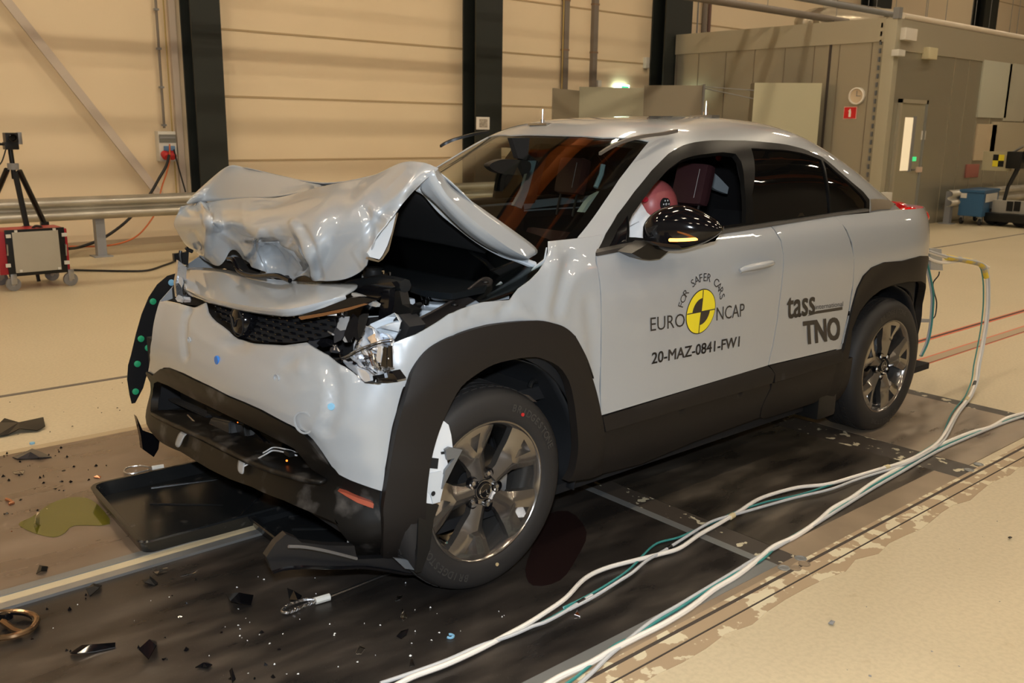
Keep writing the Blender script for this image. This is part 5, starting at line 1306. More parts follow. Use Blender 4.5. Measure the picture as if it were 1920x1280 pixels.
rr = [.10, .17, .18, .16, .15]
tube(bm, P, .15, 16, rf=lambda t: interp([0, .25, .5, .75, 1], rr, t)); torso = dobj('torso', bm, mat('dummy_shirt', (.22, .08, .09), .8))
for s in (1, -1):
    dobj('arm', TB(catmull([Vector((1.31, .42+.16*s, .97)), Vector((1.38, .42+.20*s, .82)), Vector((1.50, .42+.16*s, .84)), Vector((1.58, .42+.12*s, .92))], 5), .042, 10, rf=lambda t: .05-.018*t), pink)
    dobj('leg', TB(catmull([Vector((1.40, .42+.09*s, .70)), Vector((1.65, .42+.10*s, .74)), Vector((1.80, .42+.11*s, .62)), Vector((1.85, .42+.11*s, .38))], 5), .07, 12, rf=lambda t: .08-.03*t), pink)

# ---------------- writing on the doors
def xz(q): u = lu([q])[0]; return Vector(u)
def door_text(s, crop, a, b, c, bold=0, m=ink, part=None, nm='door_lettering'):
    """a, b: baseline start and end; c: top of the first letter"""
    A, Bb, Cc = [xz(crop([q])[0]) for q in (a, b, c)]
    bm = text_bm(s, lambda u, v: low(*(A+(Bb-A)*u+(Cc-A)*v), .0015), bold)
    return csub(nm, bm, m, part or front_door)
door_text('EURO', CH, (405, 701), (592, 674), (404, 626), 0)
door_text('NCAP', CH, (765, 643), (917, 618), (766, 570), 0)
door_text('20-MAZ-0841-FW1', CH, (412, 879), (889, 783), (414, 818), .022)
door_text('tass', CH, (1150, 633), (1300, 606), (1152, 520), .022, part=rear_door)
door_text('international', CH, (1304, 582), (1456, 563), (1304, 555), 0, part=rear_door)
P = lu(CH([(1262, 618), (1310, 590), (1452, 567), (1452, 583), (1305, 606)])); vo, F = cdt(P, .05)
csub('door_lettering', sheet(vo, F, lambda u, v, d: low(u, v, .0015+d), .001, flip=True), ink, rear_door)
door_text('TNO', CH, (1246, 772), (1440, 742), (1240, 650), .045, part=rear_door)
c = xz(CH([(680, 592)])[0]); tp = xz(CH([(687, 470)])[0]); bt = xz(CH([(671, 714)])[0]); R = (tp-bt).length/2; c = (tp+bt)/2
def ring2(r0, r1, a0, a1, off, m, nm, n_=48):
    P = [(c.x-r1*math.cos(a0+(a1-a0)*k/n_), c.y+r1*math.sin(a0+(a1-a0)*k/n_)) for k in range(n_+1)]
    if r0 > 0: P += [(c.x-r0*math.cos(a1+(a0-a1)*k/n_), c.y+r0*math.sin(a1+(a0-a1)*k/n_)) for k in range(n_+1)]
    elif a1-a0 < 6.2: P += [(c.x, c.y)]
    else: P = P[:-1]
    vo, F = cdt(P, .012 if r1-r0 > .004 else .004); return csub(nm, sheet(vo, F, lambda u, v, d: low(u, v, off+d), .0006, flip=True), m, front_door)
ring2(0, R, 0, 2*PI, .0014, ink, 'roundel_border'); ring2(0, R*.955, 0, 2*PI, .0022, yellow_s, 'roundel')
ring2(0, R*.60, PI/2, PI, .0030, ink, 'roundel_quarter') ; ring2(0, R*.60, 3*PI/2, 2*PI, .0030, ink, 'roundel_quarter')
for q in ((c.x-.002, c.y-R*.95, c.x+.002, c.y+R*.95), (c.x-R*.95, c.y-.002, c.x+R*.95, c.y+.002)):
    vo, F = cdt([(q[0], q[1]), (q[2], q[1]), (q[2], q[3]), (q[0], q[3])], .02); csub('roundel_line', sheet(vo, F, lambda u, v, d: low(u, v, .0032+d), .0006, flip=True), ink, front_door)
s = 'FOR SAFER CARS'; bm = bmesh.new(); n_ = len(s)
for i, ch in enumerate(s):
    if ch == ' ': continue
    a = math.radians(162-(162-20)*i/(n_-1)); V, F = text_mesh(ch, 0); cxm = (min(v[0] for v in V)+max(v[0] for v in V))/2; sc = R*.36/.72
    rad = Vector((-math.cos(a), math.sin(a))); tan = Vector((-math.sin(a), -math.cos(a)))
    base = c+rad*R*1.32; vv = []
    for x, y in V:
        q = base+tan*(x-cxm)*sc+rad*y*sc; vv.append(bm.verts.new(low(q.x, q.y, .0015)))
    for t in F:
        try: bm.faces.new([vv[k] for k in t])
        except ValueError: pass
csub('door_lettering', bm, ink, front_door)

# ---------------- rear equipment and its cables
cobj('equipment_tray', plate([at(*q, 1, .62) for q in CG([(728, 232), (820, 228), (822, 262), (732, 262)])], .05), blk, 'perforated black bracket at the car rear')
cobj('equipment_box', plate([at(*q, 1, .52) for q in CG([(880, 220), (935, 222), (942, 325), (885, 322)])], .05), mat('grey_box', (.33, .34, .34), .45), 'grey box fixed behind the car')
# ------------------------------------------------------------------ cables and hoses
def floorpath(pts, z, n=5): return catmull([at(x, y, 2, z) for x, y in pts], n)
def cable(name, P, r, m, label, group=None, cat='cable'):
    o = obj(name, TB(P, r, 8), m); tag(o, label, cat, group); return o
um_px = CG([(785, 190), (850, 228), (960, 262), (1060, 278), (1130, 300), (1152, 360), (1155, 480), (1145, 590), (1128, 690), (1110, 780), (1098, 860), (1060, 950), (1000, 1040), (950, 1100), (860, 1185), (760, 1250)])
nU = len(um_px); depth = [.60, .62, .64, .66, .68, .70, .72, .75, .78, .82, .86, .93, 1.02]
uP = [at(*p, 1, d) for p, d in zip(um_px, depth)]
hoseA = C8([(1400, 245), (1320, 268), (1220, 298), (1100, 332), (980, 345), (880, 370), (800, 400), (720, 452), (640, 500), (560, 545), (480, 600), (400, 625), (300, 650), (170, 685), (80, 730), (0, 812)]) + C7([(1560, 640), (1480, 690), (1350, 760), (1250, 812), (1100, 880), (950, 935), (850, 985)])
P = catmull(uP+[at(*p, 2, .014) for p in C8([(1570, 145), (1490, 205)])+hoseA], 5)
for p in P: p.z = max(p.z, .018)
cable('signal_hose', P, .0080, wcable, 'thick white hose looping from the car rear down to the plates, upper of two runs', cat='hose')
def off_path(dx, dy, dz, wob, ph): return [Vector((p.x+dx+wob*math.sin(i*.13+ph), p.y+dy+wob*math.cos(i*.11+ph), max(.012, p.z+dz))) for i, p in enumerate(P)]
P2 = catmull(uP+[at(*p, 2, .014) for p in C8([(1570, 152), (1490, 208), (1400, 252), (1220, 308), (1100, 352), (960, 385), (850, 415), (720, 452), (620, 480), (560, 510), (480, 560), (400, 610), (330, 650), (270, 700), (215, 735), (110, 800), (0, 856)])+C7([(1780, 545), (1650, 625), (1560, 672), (1500, 692), (1400, 735), (1250, 785), (1100, 850), (950, 905), (780, 962)])], 5)
P2 = [Vector((p.x, p.y+.012, max(p.z+.006, .016))) for p in P2]
cable('signal_cable', P2, .0058, gcable, 'grey cable twisting around the upper white hose')
P3 = catmull([p+Vector((.0, -.016, .0)) for p in uP]+[at(*p, 2, .014) for p in C8([(1575, 140), (1495, 198), (1400, 248), (1220, 300), (1000, 372), (850, 405), (720, 448), (640, 485), (560, 520), (480, 555), (390, 580), (330, 632), (300, 665), (240, 715), (120, 790), (0, 850)])+C7([(1760, 565), (1650, 632), (1560, 680), (1400, 747), (1250, 796), (1100, 866), (950, 918), (800, 968)])], 5)
P3 = [Vector((p.x, p.y-.008, max(p.z, .009))) for p in P3]
cable('signal_cable', P3, .0042, tcable, 'teal cable twisting around the upper white hose')
lowB = C8([(1990, 10), (1920, 32), (1850, 52), (1780, 90), (1700, 112), (1600, 152), (1500, 200), (1400, 260), (1290, 322), (1200, 385), (1120, 430), (1050, 490), (960, 550), (870, 592), (800, 650), (720, 712), (620, 772), (530, 842), (420, 910), (300, 970), (200, 1022), (100, 1080), (-20, 1135), (-130, 1200)])
cable('signal_hose', floorpath(lowB, .012), .0095, wcable, 'thick white hose running along the plate edge, lower of the two runs', cat='hose')
lowC = C8([(1990, 22), (1850, 68), (1700, 128), (1560, 190), (1400, 282), (1290, 345), (1150, 432), (1010, 520), (900, 585), (850, 612), (780, 650), (700, 700), (620, 748), (550, 790), (470, 838), (380, 890), (300, 950), (240, 1000), (180, 1050), (120, 1110), (60, 1165), (0, 1230)])
cable('signal_cable', floorpath(lowC, .012), .0065, gcable, 'grey cable lying along the lower white hose')
lowD = C8([(1990, 28), (1850, 62), (1700, 122), (1560, 180), (1400, 272), (1290, 332), (1150, 425), (1010, 512), (900, 578), (830, 640), (760, 680), (700, 708), (620, 756), (550, 800), (470, 852), (380, 905), (300, 962), (220, 995), (160, 1040), (100, 1090), (40, 1140), (-20, 1180)])
cable('signal_cable', floorpath(lowD, .010), .0048, tcable, 'teal cable lying along the lower white hose')
# the cables tied to the rear of the car and the striped sleeve
slv = catmull(uP[2:6], 6)
for k in range(7):
    i0 = int(k*(len(slv)-2)/7); i1 = int((k+1)*(len(slv)-2)/7)+1
    if k == 0: sl0 = empty('cable_sleeve', slv[0], 'yellow and grey striped sleeve around the cables at the car rear', 'sleeve')
    bm = TB(slv[i0:i1+1], .017, 10); bmesh.ops.transform(bm, matrix=Matrix.Translation(-slv[0]), verts=bm.verts)
    obj('sleeve_band', bm, mat('yellow_tape', (.62, .45, .04), .5) if k % 2 == 0 else tape, sl0)
cable('spiral_wrap', [p+Vector((0, .02, -.012)) for p in catmull([at(*q, 1, .62) for q in CG([(790, 205), (830, 235), (880, 265), (930, 276), (985, 272), (1050, 262), (1100, 275), (1148, 300)])], 6)], .009, wcable, 'white spiral wrapped cable looping beside the striped sleeve')
dn = [at(*q, 1, .60) for q in CG([(840, 240), (860, 290), (875, 350), (890, 440), (888, 520), (880, 600), (865, 670), (835, 735)])]
cable('rear_cable', catmull(dn, 5), .010, gcable, 'grey cable taped down behind the rear wheel')
cable('rear_cable', [p+Vector((.01, .012, .004)) for p in catmull(dn, 5)], .006, tcable, 'teal cable taped down behind the rear wheel')
cable('rear_cable', catmull([at(*q, 1, .58) for q in CG([(925, 330), (920, 350), (895, 385), (900, 430), (912, 480), (905, 540), (888, 560)])], 5), .004, bcable, 'thin black cable looping behind the rear wheel')
for q, s_ in (((858, 563), 1),):
    o = obj('tape', plate([at(*p, 1, .625) for p in CG([(833, 556), (882, 558), (882, 574), (835, 574)])], .004), tape); tag(o, 'grey tape holding the cables at the rear arch', 'tape')
# cable ties on the hoses
tie = mat('masking_tape', (.62, .52, .30), .6)
for path, fr, m, lb in ((P, .42, tie, 'cream tape band on the upper white hose near the rear plate seam'), (P, .60, tie, 'cream tape band where the upper hose crosses the plate'), (P, .30, tie, 'cream tape band on the hanging hose'), (P, .27, blk, 'black tape band on the hanging hose'), (P2, .80, blk, 'black tape band on the grey cable in front of the wheel'), (P2, .62, blk, 'black tape band on the grey cable over the middle plate')):
    i = int(len(path)*fr); seg_ = path[i:i+2]; o = obj('tape_band', TB(seg_, .0115 if path is P else .0085, 10), m); tag(o, lb, 'tape')

# ------------------------------------------------------------------ drip trays
def tray(name, cor, h, label, m, wall=.02):
    e = empty(name, (sum(c[0] for c in cor)/4, sum(c[1] for c in cor)/4, .005), label, 'drip tray'); L = Vector(e.location)
    n_ = 6; c0 = Vector((L.x, L.y))
    def rr(k, shrink):
        P = []; 
        Q = [Vector(c)[:2] for c in cor]
        for i in range(4):
            a, b, c = Vector(Q[i-1]), Vector(Q[i]), Vector(Q[(i+1) % 4]); da = (a-b).normalized(); dc = (c-b).normalized(); b2 = b+(da+dc)*shrink
            R_ = .05
            for t in range(n_+1):
                s = t/n_; P.append((b2+da*R_)*(1-s)**2+2*b2*s*(1-s)+(b2+dc*R_)*s*s)
        return P
    levels = [(0, .012), (0.0, .012), (h, -.0), (h+.004, -.004), (h+.004, .010), (h-.004, .014), (.012, .028)]
    levels = [(.0, .02), (h, .0), (h+.006, .004), (h+.006, .016), (h, .020), (.010, .036)]
    bm = bmesh.new(); R0 = []
    for z, s in levels: R0.append([bm.verts.new((p.x-L.x, p.y-L.y, z)) for p in rr(0, s)])
    N_ = len(R0[0])
    for i in range(len(R0)-1):
        for k in range(N_): bm.faces.new((R0[i][k], R0[i][(k+1) % N_], R0[i+1][(k+1) % N_], R0[i+1][k]))
    bm.faces.new(R0[-1][::-1]); bm.faces.new(R0[0]); bmesh.ops.recalc_face_normals(bm, faces=bm.faces)
    obj('basin', bm, m, e)
    bm = bmesh.new()
    ax_ = (Vector(cor[1])-Vector(cor[0])); ay_ = (Vector(cor[3])-Vector(cor[0]))
    for u, v, u2, v2 in ((.1, .2, .3, .6), (.12, .75, .35, .5), (.35, .15, .62, .35), (.4, .8, .6, .65), (.6, .5, .85, .35), (.7, .8, .85, .6)):
        a = Vector(cor[0])+ax_*u+ay_*v; b = Vector(cor[0])+ax_*u2+ay_*v2; tube(bm, [Vector((a.x-L.x, a.y-L.y, .011)), Vector((b.x-L.x, b.y-L.y, .008))], .005, 6)
    obj('rib', bm, m, e); return e
trm = mat('tray_plastic', (.010, .011, .012), .22, noise=(24, (.05, .048, .045), .62, .75))
def f2(x, y, z=.06): p = at(x, y, 2, z); return (p.x, p.y)
tc_ = [f2(165, 910), f2(262, 1022), f2(700, 905), f2(400, 868)]
A_ = Vector(tc_[0]); Bq = Vector(tc_[1]); dirx = Vector((-1, .02)).normalized()
tc_ = [A_, Bq, Bq+dirx*1.15, A_+dirx*1.15]
tray('drip_tray', [(p[0], p[1]) for p in tc_], .055, 'big black drip tray with liquid marks under the car front', trm)
A2 = Vector(f2(458, 962)); B2 = Vector(f2(560, 1040)); 
tray('drip_tray', [(A2.x, A2.y), (B2.x, B2.y), (B2.x-.8, B2.y+.02), (A2.x-.8, A2.y)], .045, 'smaller dark tray tucked behind the near bumper corner', trm)

# ------------------------------------------------------------------ wire rope slings
def sling(pts, fer, tail, label, r=.0055):
    p0 = at(*pts[0], 2, .012); e = empty('wire_sling', p0, label, 'wire rope'); off = -Vector(e.location)
    lp = catmull([at(*q, 2, .014)+off for q in pts], 6)
    bm = bmesh.new(); tube(bm, lp, r, 8)
    for ph in range(3):
        tube(bm, [p+Vector((0, r*.8*math.cos(i*1.3+ph*2.1), r*.8*math.sin(i*1.3+ph*2.1))) for i, p in enumerate(lp)], r*.45, 5)
    obj('loop', bm, steel, e)
    a, b = [at(*q, 2, .016)+off for q in fer]; obj('ferrule', TB([a, b], .012, 8), mat('white_ferrule', (.62, .62, .58), .5), e, 'white crimp sleeve')
    if tail: obj('rope', TB(catmull([at(*q, 2, .016)+off for q in tail], 5), r, 8), steel, e)
sling(C5([(600, 1110), (500, 1120), (380, 1160), (315, 1210), (350, 1228), (430, 1200), (520, 1160), (600, 1132)]), C5([(600, 1125), (722, 1090)]), C5([(722, 1088), (900, 1020), (1100, 940), (1280, 870)]), 'steel wire sling with white crimp in front of the near wheel')
sling(C6([(610, 420), (560, 412), (510, 420), (498, 436), (520, 444), (570, 435), (612, 424)]), C6([(608, 422), (655, 415)]), None, 'steel wire loop with white crimp beside the big drip tray', .004)

# ------------------------------------------------------------------ broken pieces on the plates
def piece(name, pts, h, m, label, cat, group=None, lift=0, crop=None):
    """outline on the floor, pinched up into a bent shell"""
    Q = [at(*q, 2, .005+lift) for q in pts]; c0 = sum(Q, Vector())/len(Q); bm = bmesh.new()
    a = [bm.verts.new(q-c0+Vector((0, 0, h*random.uniform(.1, .9)))) for q in Q]; b = [bm.verts.new(v.co-Vector((0, 0, .003))) for v in a]
    ca = bm.verts.new((0, 0, h)); cb = bm.verts.new((0, 0, h-.003)); n_ = len(Q)
    for k in range(n_):
        j = (k+1) % n_; bm.faces.new((a[k], a[j], ca)); bm.faces.new((b[j], b[k], cb)); bm.faces.new((a[j], a[k], b[k], b[j]))
    lo_ = min(v.co.z for v in bm.verts)
    for v in bm.verts: v.co.z -= lo_
    bmesh.ops.recalc_face_normals(bm, faces=bm.faces)
    o = obj(name, bm, m, loc=(c0.x, c0.y, .0045), ang=15); return tag(o, label, cat, group)
sh = blk_g
piece('broken_trim', C6([(0, 240), (20, 236), (45, 248), (60, 262), (90, 252), (120, 240), (175, 230), (182, 262), (150, 275), (80, 280), (30, 292), (-20, 300)]), .03, blk, 'long broken black trim piece lying on the yellow floor at the left edge', 'trim piece')
piece('broken_trim', C6([(50, 378), (90, 368), (130, 355), (170, 362), (207, 378), (160, 388), (110, 386), (70, 390)]), .03, smoke, 'glossy dark trim piece with torn corner left on the brown plate', 'trim piece')
piece('broken_trim', C6([(280, 1165), (330, 1148), (400, 1130), (462, 1122), (462, 1142), (380, 1160), (310, 1178), (285, 1175)]), .025, sh, 'long folded black shard with pale edge at the bottom left', 'shard')
piece('broken_trim', C6([(558, 1182), (600, 1140), (628, 1118), (628, 1165), (595, 1195)]), .05, sh, 'upright triangular black shard beside the long folded one', 'shard')
piece('broken_trim', C6([(905, 928), (930, 948), (970, 960), (1015, 938), (1005, 975), (965, 995), (925, 990)]), .05, sh, 'curled black shard like a broken cup in front of the undershield', 'shard')
piece('broken_trim', C7([(350, 520), (380, 530), (420, 570), (400, 590), (360, 575)]), .03, sh, 'black shard touching the loop of the wire sling', 'shard')
piece('broken_trim', C6([(782, 1230), (800, 1210), (830, 1198), (850, 1215), (830, 1230), (805, 1222)]), .02, sh, 'curved black shard with bright rim at the bottom', 'shard')
piece('broken_trim', C6([(920, 1275), (935, 1250), (945, 1290), (930, 1300)]), .05, sh, 'small pointed black shard standing at the very bottom edge', 'shard')
piece('broken_trim', C6([(145, 845), (160, 825), (192, 818), (188, 835), (165, 848)]), .02, blk, 'dark shard lying on the brown plate above the rail', 'shard')
piece('broken_trim', C6([(345, 920), (375, 898), (408, 895), (400, 915), (360, 935)]), .02, blk, 'dark block shaped fragment just below the rail', 'shard')
piece('broken_trim', C6([(570, 880), (600, 868), (632, 882), (620, 892), (580, 890)]), .02, blk, 'dark clip fragment right of the block below the rail', 'shard')
piece('broken_trim', C7([(868, 748), (890, 722), (925, 715), (915, 735), (890, 752)]), .015, sh, 'flat black shard with pale edge left of the hose bundle', 'shard')
piece('clear_shard', C6([(612, 838), (630, 825), (672, 826), (665, 840), (630, 850)]), .008, clear, 'square clear lens piece lying beside the rail', 'shard')
piece('clear_shard', C6([(50, 440), (75, 430), (100, 432), (92, 448), (60, 447)]), .008, clear, 'square clear lens piece on the brown plate at left', 'shard')
piece('clear_shard', C7([(860, 572), (872, 550), (898, 548), (885, 570)]), .010, clear, 'clear square clip lying in front of the near tyre', 'shard')
piece('clear_shard', C7([(885, 660), (895, 640), (915, 640), (918, 655), (900, 668)]), .03, clear, 'upright clear lens chip, topmost of three near the hoses', 'shard')
piece('clear_shard', C7([(672, 825), (690, 795), (720, 820), (700, 832)]), .03, clear, 'upright clear lens chip nearest the bottom centre', 'shard')
piece('clear_shard', C7([(930, 885), (930, 860), (950, 858), (952, 885)]), .03, clear, 'upright clear lens chip touching the hose shadow', 'shard')
piece('clear_shard', C8([(38, 882), (50, 866), (62, 884)]), .02, chrome, 'tiny shiny pyramid chip between the two hose runs', 'shard')
piece('clear_shard', C6([(720, 855), (790, 832), (770, 846)]), .004, clear, 'thin clear splinter below the rail', 'shard')
o = obj('blue_clip', TB([at(*C7([(1122, 738)])[0], 2, .008)+Vector((.010*math.cos(a), .010*math.sin(a), 0)) for a in [k*.5 for k in range(10)]], .004, 6), lightblue); tag(o, 'small light blue horseshoe clip on the dark plate', 'clip')
o = obj('bottle_cap', LT([(0, 0), (.012, 0), (.012, .008), (0, .010)], 12, Matrix.Translation(at(*C6([(129, 324)])[0], 2, 0))), lightblue); tag(o, 'small light blue cap on the yellow floor edge', 'cap')
o = obj('copper_fragment', TB([at(*C6([q])[0], 2, .01) for q in ((25, 545), (40, 550), (52, 560), (35, 565))], .007, 6), mat('copper', (.6, .28, .16), .3, .9)); tag(o, 'small copper coloured fragment at the left edge', 'fragment')
piece('broken_trim', C6([(135, 650), (150, 625), (162, 625), (158, 655), (145, 665)]), .035, chrome, 'shiny upright fragment standing in the coolant puddle', 'fragment')
piece('broken_trim', C6([(375, 460), (385, 454), (405, 456), (400, 464)]), .01, mat('copper', (0, 0, 0)), 'small copper flake near the tray corner', 'fragment')
# broken ring (lamp bezel) bottom left
rg = empty('lamp_bezel', at(*C6([(55, 1045)])[0], 2, .01), 'broken round bronze rimmed lamp bezel at the lower left edge', 'lamp ring'); L = Vector(rg.location)
Pr = [at(*q, 2, .022)-L for q in C6([(-40, 1020), (0, 1000), (60, 996), (115, 1003), (148, 1025), (130, 1060), (80, 1085), (20, 1098), (-40, 1095)])]
obj('rim', TB(catmull(Pr, 6, True), .010, 8, True), mat('bronze_rim', (.35, .22, .12), .2, .9), rg)
Pr2 = [p*.88 for p in Pr]; obj('rim_inner', TB(catmull(Pr2, 6, True), .006, 6, True), blk_g, rg)
obj('strut', TB([at(*q, 2, .02)-L for q in C6([(10, 1035), (60, 1070), (95, 1080)])], .010, 6), mat('bronze_rim', (0, 0, 0)), rg)
obj('screw_post', LT([(0, 0), (.02, 0), (.018, .02), (0, .022)], 12, Matrix.Translation(at(*C6([(25, 1020)])[0], 2, .005)-L)), blk_g, rg)
# scattered small bits: individual objects, sharing a label only within one sort
def bits(n_, region, m, name, label, group, smin, smax, hmax):
    xs = [p[0] for p in region]; ys = [p[1] for p in region]; k = 0
    while k < n_:
        x, y = random.uniform(min(xs), max(xs)), random.uniform(min(ys), max(ys))
        if not inpoly(x, y, region): continue
        c = at(x, y, 2, .0045); s = random.uniform(smin, smax); bm = bmesh.new(); a = []
        nn = random.randint(3, 6)
        for j in range(nn):
            t = 2*PI*j/nn; r = s*random.uniform(.4, 1); a.append(bm.verts.new((r*math.cos(t), r*math.sin(t), random.uniform(0, .002))))
        tp = bm.verts.new((0, 0, random.uniform(.002, hmax)))
        for j in range(nn): bm.faces.new((a[j], a[(j+1) % nn], tp))
        bm.faces.new(a[::-1]); o = obj(name, bm, m, loc=c, rot=(0, 0, random.uniform(0, 6)), ang=15); tag(o, label, 'fragment', group); k += 1
regA = C6([(0, 350), (320, 330), (480, 420), (340, 500), (100, 640), (0, 800)])
regB = C6([(0, 990), (500, 830), (1000, 760), (1150, 950), (1150, 1300), (300, 1300)])
regC = C7([(60, 420), (900, 470), (1500, 640), (900, 900), (300, 930), (60, 760)])
bits(34, regA, blk_g, 'black_fragment', 'tiny black plastic crumb on the brown plate left of the big tray', 'black crumbs on the brown plate', .004, .012, .012)
bits(14, regA, chrome, 'bright_fragment', 'tiny bright crumb on the brown plate left of the big tray', 'bright crumbs on the brown plate', .003, .006, .005)
bits(24, regB, blk_g, 'black_fragment', 'tiny black crumb on the dark plate at lower left', 'black crumbs on the dark plate', .004, .011, .012)
bits(36, regC, mat('lens_crumb', (.7, .72, .72), .15), 'clear_fragment', 'tiny pale lens crumb on the dark plate in front of the wheel', 'pale crumbs on the dark plate', .0018, .0055, .006)
bits(16, regB, mat('lens_crumb', (0, 0, 0)), 'clear_fragment', 'tiny pale lens crumb on the dark plate at lower left', 'pale crumbs at lower left', .0015, .005, .005)
bits(14, C6([(0, 130), (500, 60), (520, 220), (0, 330)]), blk, 'floor_speck', 'tiny dark speck on the yellow floor left of the car', 'specks on the yellow floor', .003, .008, .006)
bits(9, C8([(1100, 900), (1900, 300), (1900, 1140), (700, 1140)]), greyp, 'floor_speck', 'tiny grey speck on the yellow floor at lower right', 'specks on the near yellow floor', .003, .007, .004)
piece('floor_chip', C8([(1100, 912), (1112, 905), (1128, 910), (1120, 920)]), .008, greyp, 'small dark bracket shaped chip alone on the near yellow floor', 'chip')
piece('floor_chip', C8([(1852, 556), (1860, 550), (1870, 556), (1860, 560)]), .010, blk, 'small dark nut on the yellow floor near the right edge', 'nut')
# floor fittings by the plate corners
for k, (q, m) in enumerate((((985, 640), greyf), ((1000, 662), brownb), ((962, 680), brownb), ((915, 680), greyf), ((1690, 270), greyf), ((1730, 246), greyf))):
    p = at(*C8([q])[0], 2, .004); o = obj('floor_socket', LT([(0, 0), (.022, 0), (.022, .002), (.017, .003), (.015, .001), (0, .001)], 20, Matrix.Translation((p.x, p.y, .004))), m)
    tag(o, ['oval fixing nearest the middle plate at its front corner', 'round tan plug, upper of two beside the plate corner', 'round tan plug, lower of two beside the plate corner', 'fixing at the point of the grey plate frame', 'fixing at the far corner of the middle plate', 'fixing at the near corner of the rear plate'][k], 'floor fitting')
# ------------------------------------------------------------------ wall side props
def rel(e): return Matrix.Translation(-Vector(e.location))
def eobj(e, name, bm, m, label=None, parent=None, ang=38):
    bmesh.ops.transform(bm, matrix=rel(e), verts=bm.verts); return obj(name, bm, m, parent or e, label, ang)
# guard rail on the left
def guardrail(x0, x1, y, zc, posts, label, h=.155):
    e = empty('guard_rail', ((x0+x1)/2, y, 0), label, 'guard rail')
    prof = [(0, -h), (.02, -h), (.075, -h*.75), (.085, -h*.5), (.07, -h*.30), (.012, -h*.12), (.005, 0), (.012, h*.12), (.07, h*.30), (.085, h*.5), (.075, h*.75), (.02, h), (0, h)]
    prof = [(v.x, v.y) for v in catmull([(a, b, 0) for a, b in prof], 3)]
    bm = bmesh.new(); n_ = 12; rr = []
    for i in range(n_+1):
        x = x0+(x1-x0)*i/n_; rr.append([bm.verts.new((x, y+a, zc+b)) for a, b in prof])
    for i in range(n_):
        for k in range(len(prof)-1): bm.faces.new((rr[i][k], rr[i][k+1], rr[i+1][k+1], rr[i+1][k]))
    bmesh.ops.recalc_face_normals(bm, faces=bm.faces); b = eobj(e, 'beam', bm, galv); sub_solid(b, 0, .004)
    for px_ in posts:
        bm = bmesh.new(); box(bm, (px_-.05, y-.12, 0), (px_+.05, y-.02, zc+.1)); box(bm, (px_-.10, y-.18, 0), (px_+.10, y+.03, .012)); p = eobj(e, 'post', bm, mat('grey_post', (.30, .31, .33), .5, .3))
    for sx in (x0+.4, (x0+x1)/2):
        for zz_ in (-.06, .06):
            eobj(e, 'bolt', LT([(0, -.002), (.018, -.002), (.016, .012), (0, .014)], 8, Matrix.Translation((sx, y+.035, zc+zz_)) @ Matrix.Rotation(-PI/2, 4, 'X')), steel)
    return e
gy = -7.9
ga, gb = at(0, 375, 1, gy), at(0, 418, 1, gy)
zc = .50
gz1 = at(300, 363, 1, gy).z; gz0 = at(300, 404, 1, gy).z; zc = (gz1+gz0)/2; hh = (gz1-gz0)/2
pp = at(187, 440, 1, gy-.07).x
guardrail(-6.2, 3.2, gy, zc, (pp, pp-4.0, pp+2.2), 'galvanised guard rail running along the wall behind the car', hh)
# joint sleeve
e = None
# distribution box
db = empty('socket_box', at(316, 272, 1, -8.75), 'grey wall socket box with blue and red outlets left of the dark column', 'socket box'); Y = -8.72
def wr(px0, py0, px1, py1, y): a = at(px0, py0, 1, y); b = at(px1, py1, 1, y); return (min(a.x, b.x), min(a.z, b.z), max(a.x, b.x), max(a.z, b.z))
def wbox(e, name, r, y0, y1, m, bev=.006, label=None): 
    x0, z0, x1, z1 = wr(*r, y1); return eobj(e, name, B((x0, y0, z0), (x1, y1, z1), bev), m, label)
wbox(db, 'housing', (296, 246, 333, 302), -8.82, -8.70, whitep)
wbox(db, 'window', (298, 252, 331, 267), -8.70, -8.69, mat('grey_window', (.17, .17, .15), .2))
wbox(db, 'breakers', (300, 256, 329, 260), -8.69, -8.685, greyp, .001)
for q in ((313, 278), (323, 278)): p = at(*q, 1, -8.68); eobj(db, 'outlet', B(p-Vector((.035, .02, .03)), p+Vector((.035, .01, .03)), .01), mat('blue_outlet', (.10, .20, .36), .4))
for q in ((311, 292), (323, 292)):
    p = at(*q, 1, -8.66); eobj(db, 'plug', LT([(0, -.05), (.05, -.05), (.05, .02), (.03, .04), (0, .04)], 16, Matrix.Translation(p) @ Matrix.Rotation(-PI/2-.4, 4, 'X')), mat('red_plug', (.55, .03, .03), .4), 'red power plug')
def wcab(pts, y, r, m, label):
    P = catmull([at(*q[:2], 1, q[2] if len(q) > 2 else y) for q in pts], 6); cable('wall_cable', P, r, m, label)
wcab([(317, 290), (312, 310), (298, 335), (285, 358), (272, 377), (250, 402), (225, 425), (190, 448), (150, 463), (128, 466, -8.2)], -8.55, .018, bcable, 'thick black cable dropping from the red plug behind the guard rail')
wcab([(318, 270), (318, 300), (312, 325), (303, 352), (294, 390), (285, 410), (262, 438), (235, 453), (195, 461), (130, 462)], -8.60, .010, ocable, 'orange cable dropping from the socket box to the floor')
wcab([(326, 280), (331, 300), (338, 325), (348, 360)], -8.62, .010, bcable, 'thin black cable hanging right of the red plugs')
cable('floor_cable', floorpath([(133, 506), (180, 507), (230, 508), (275, 507), (305, 498), (330, 488), (352, 470)], .012), .011, bcable, 'black cable lying across the yellow floor from the red trolley')
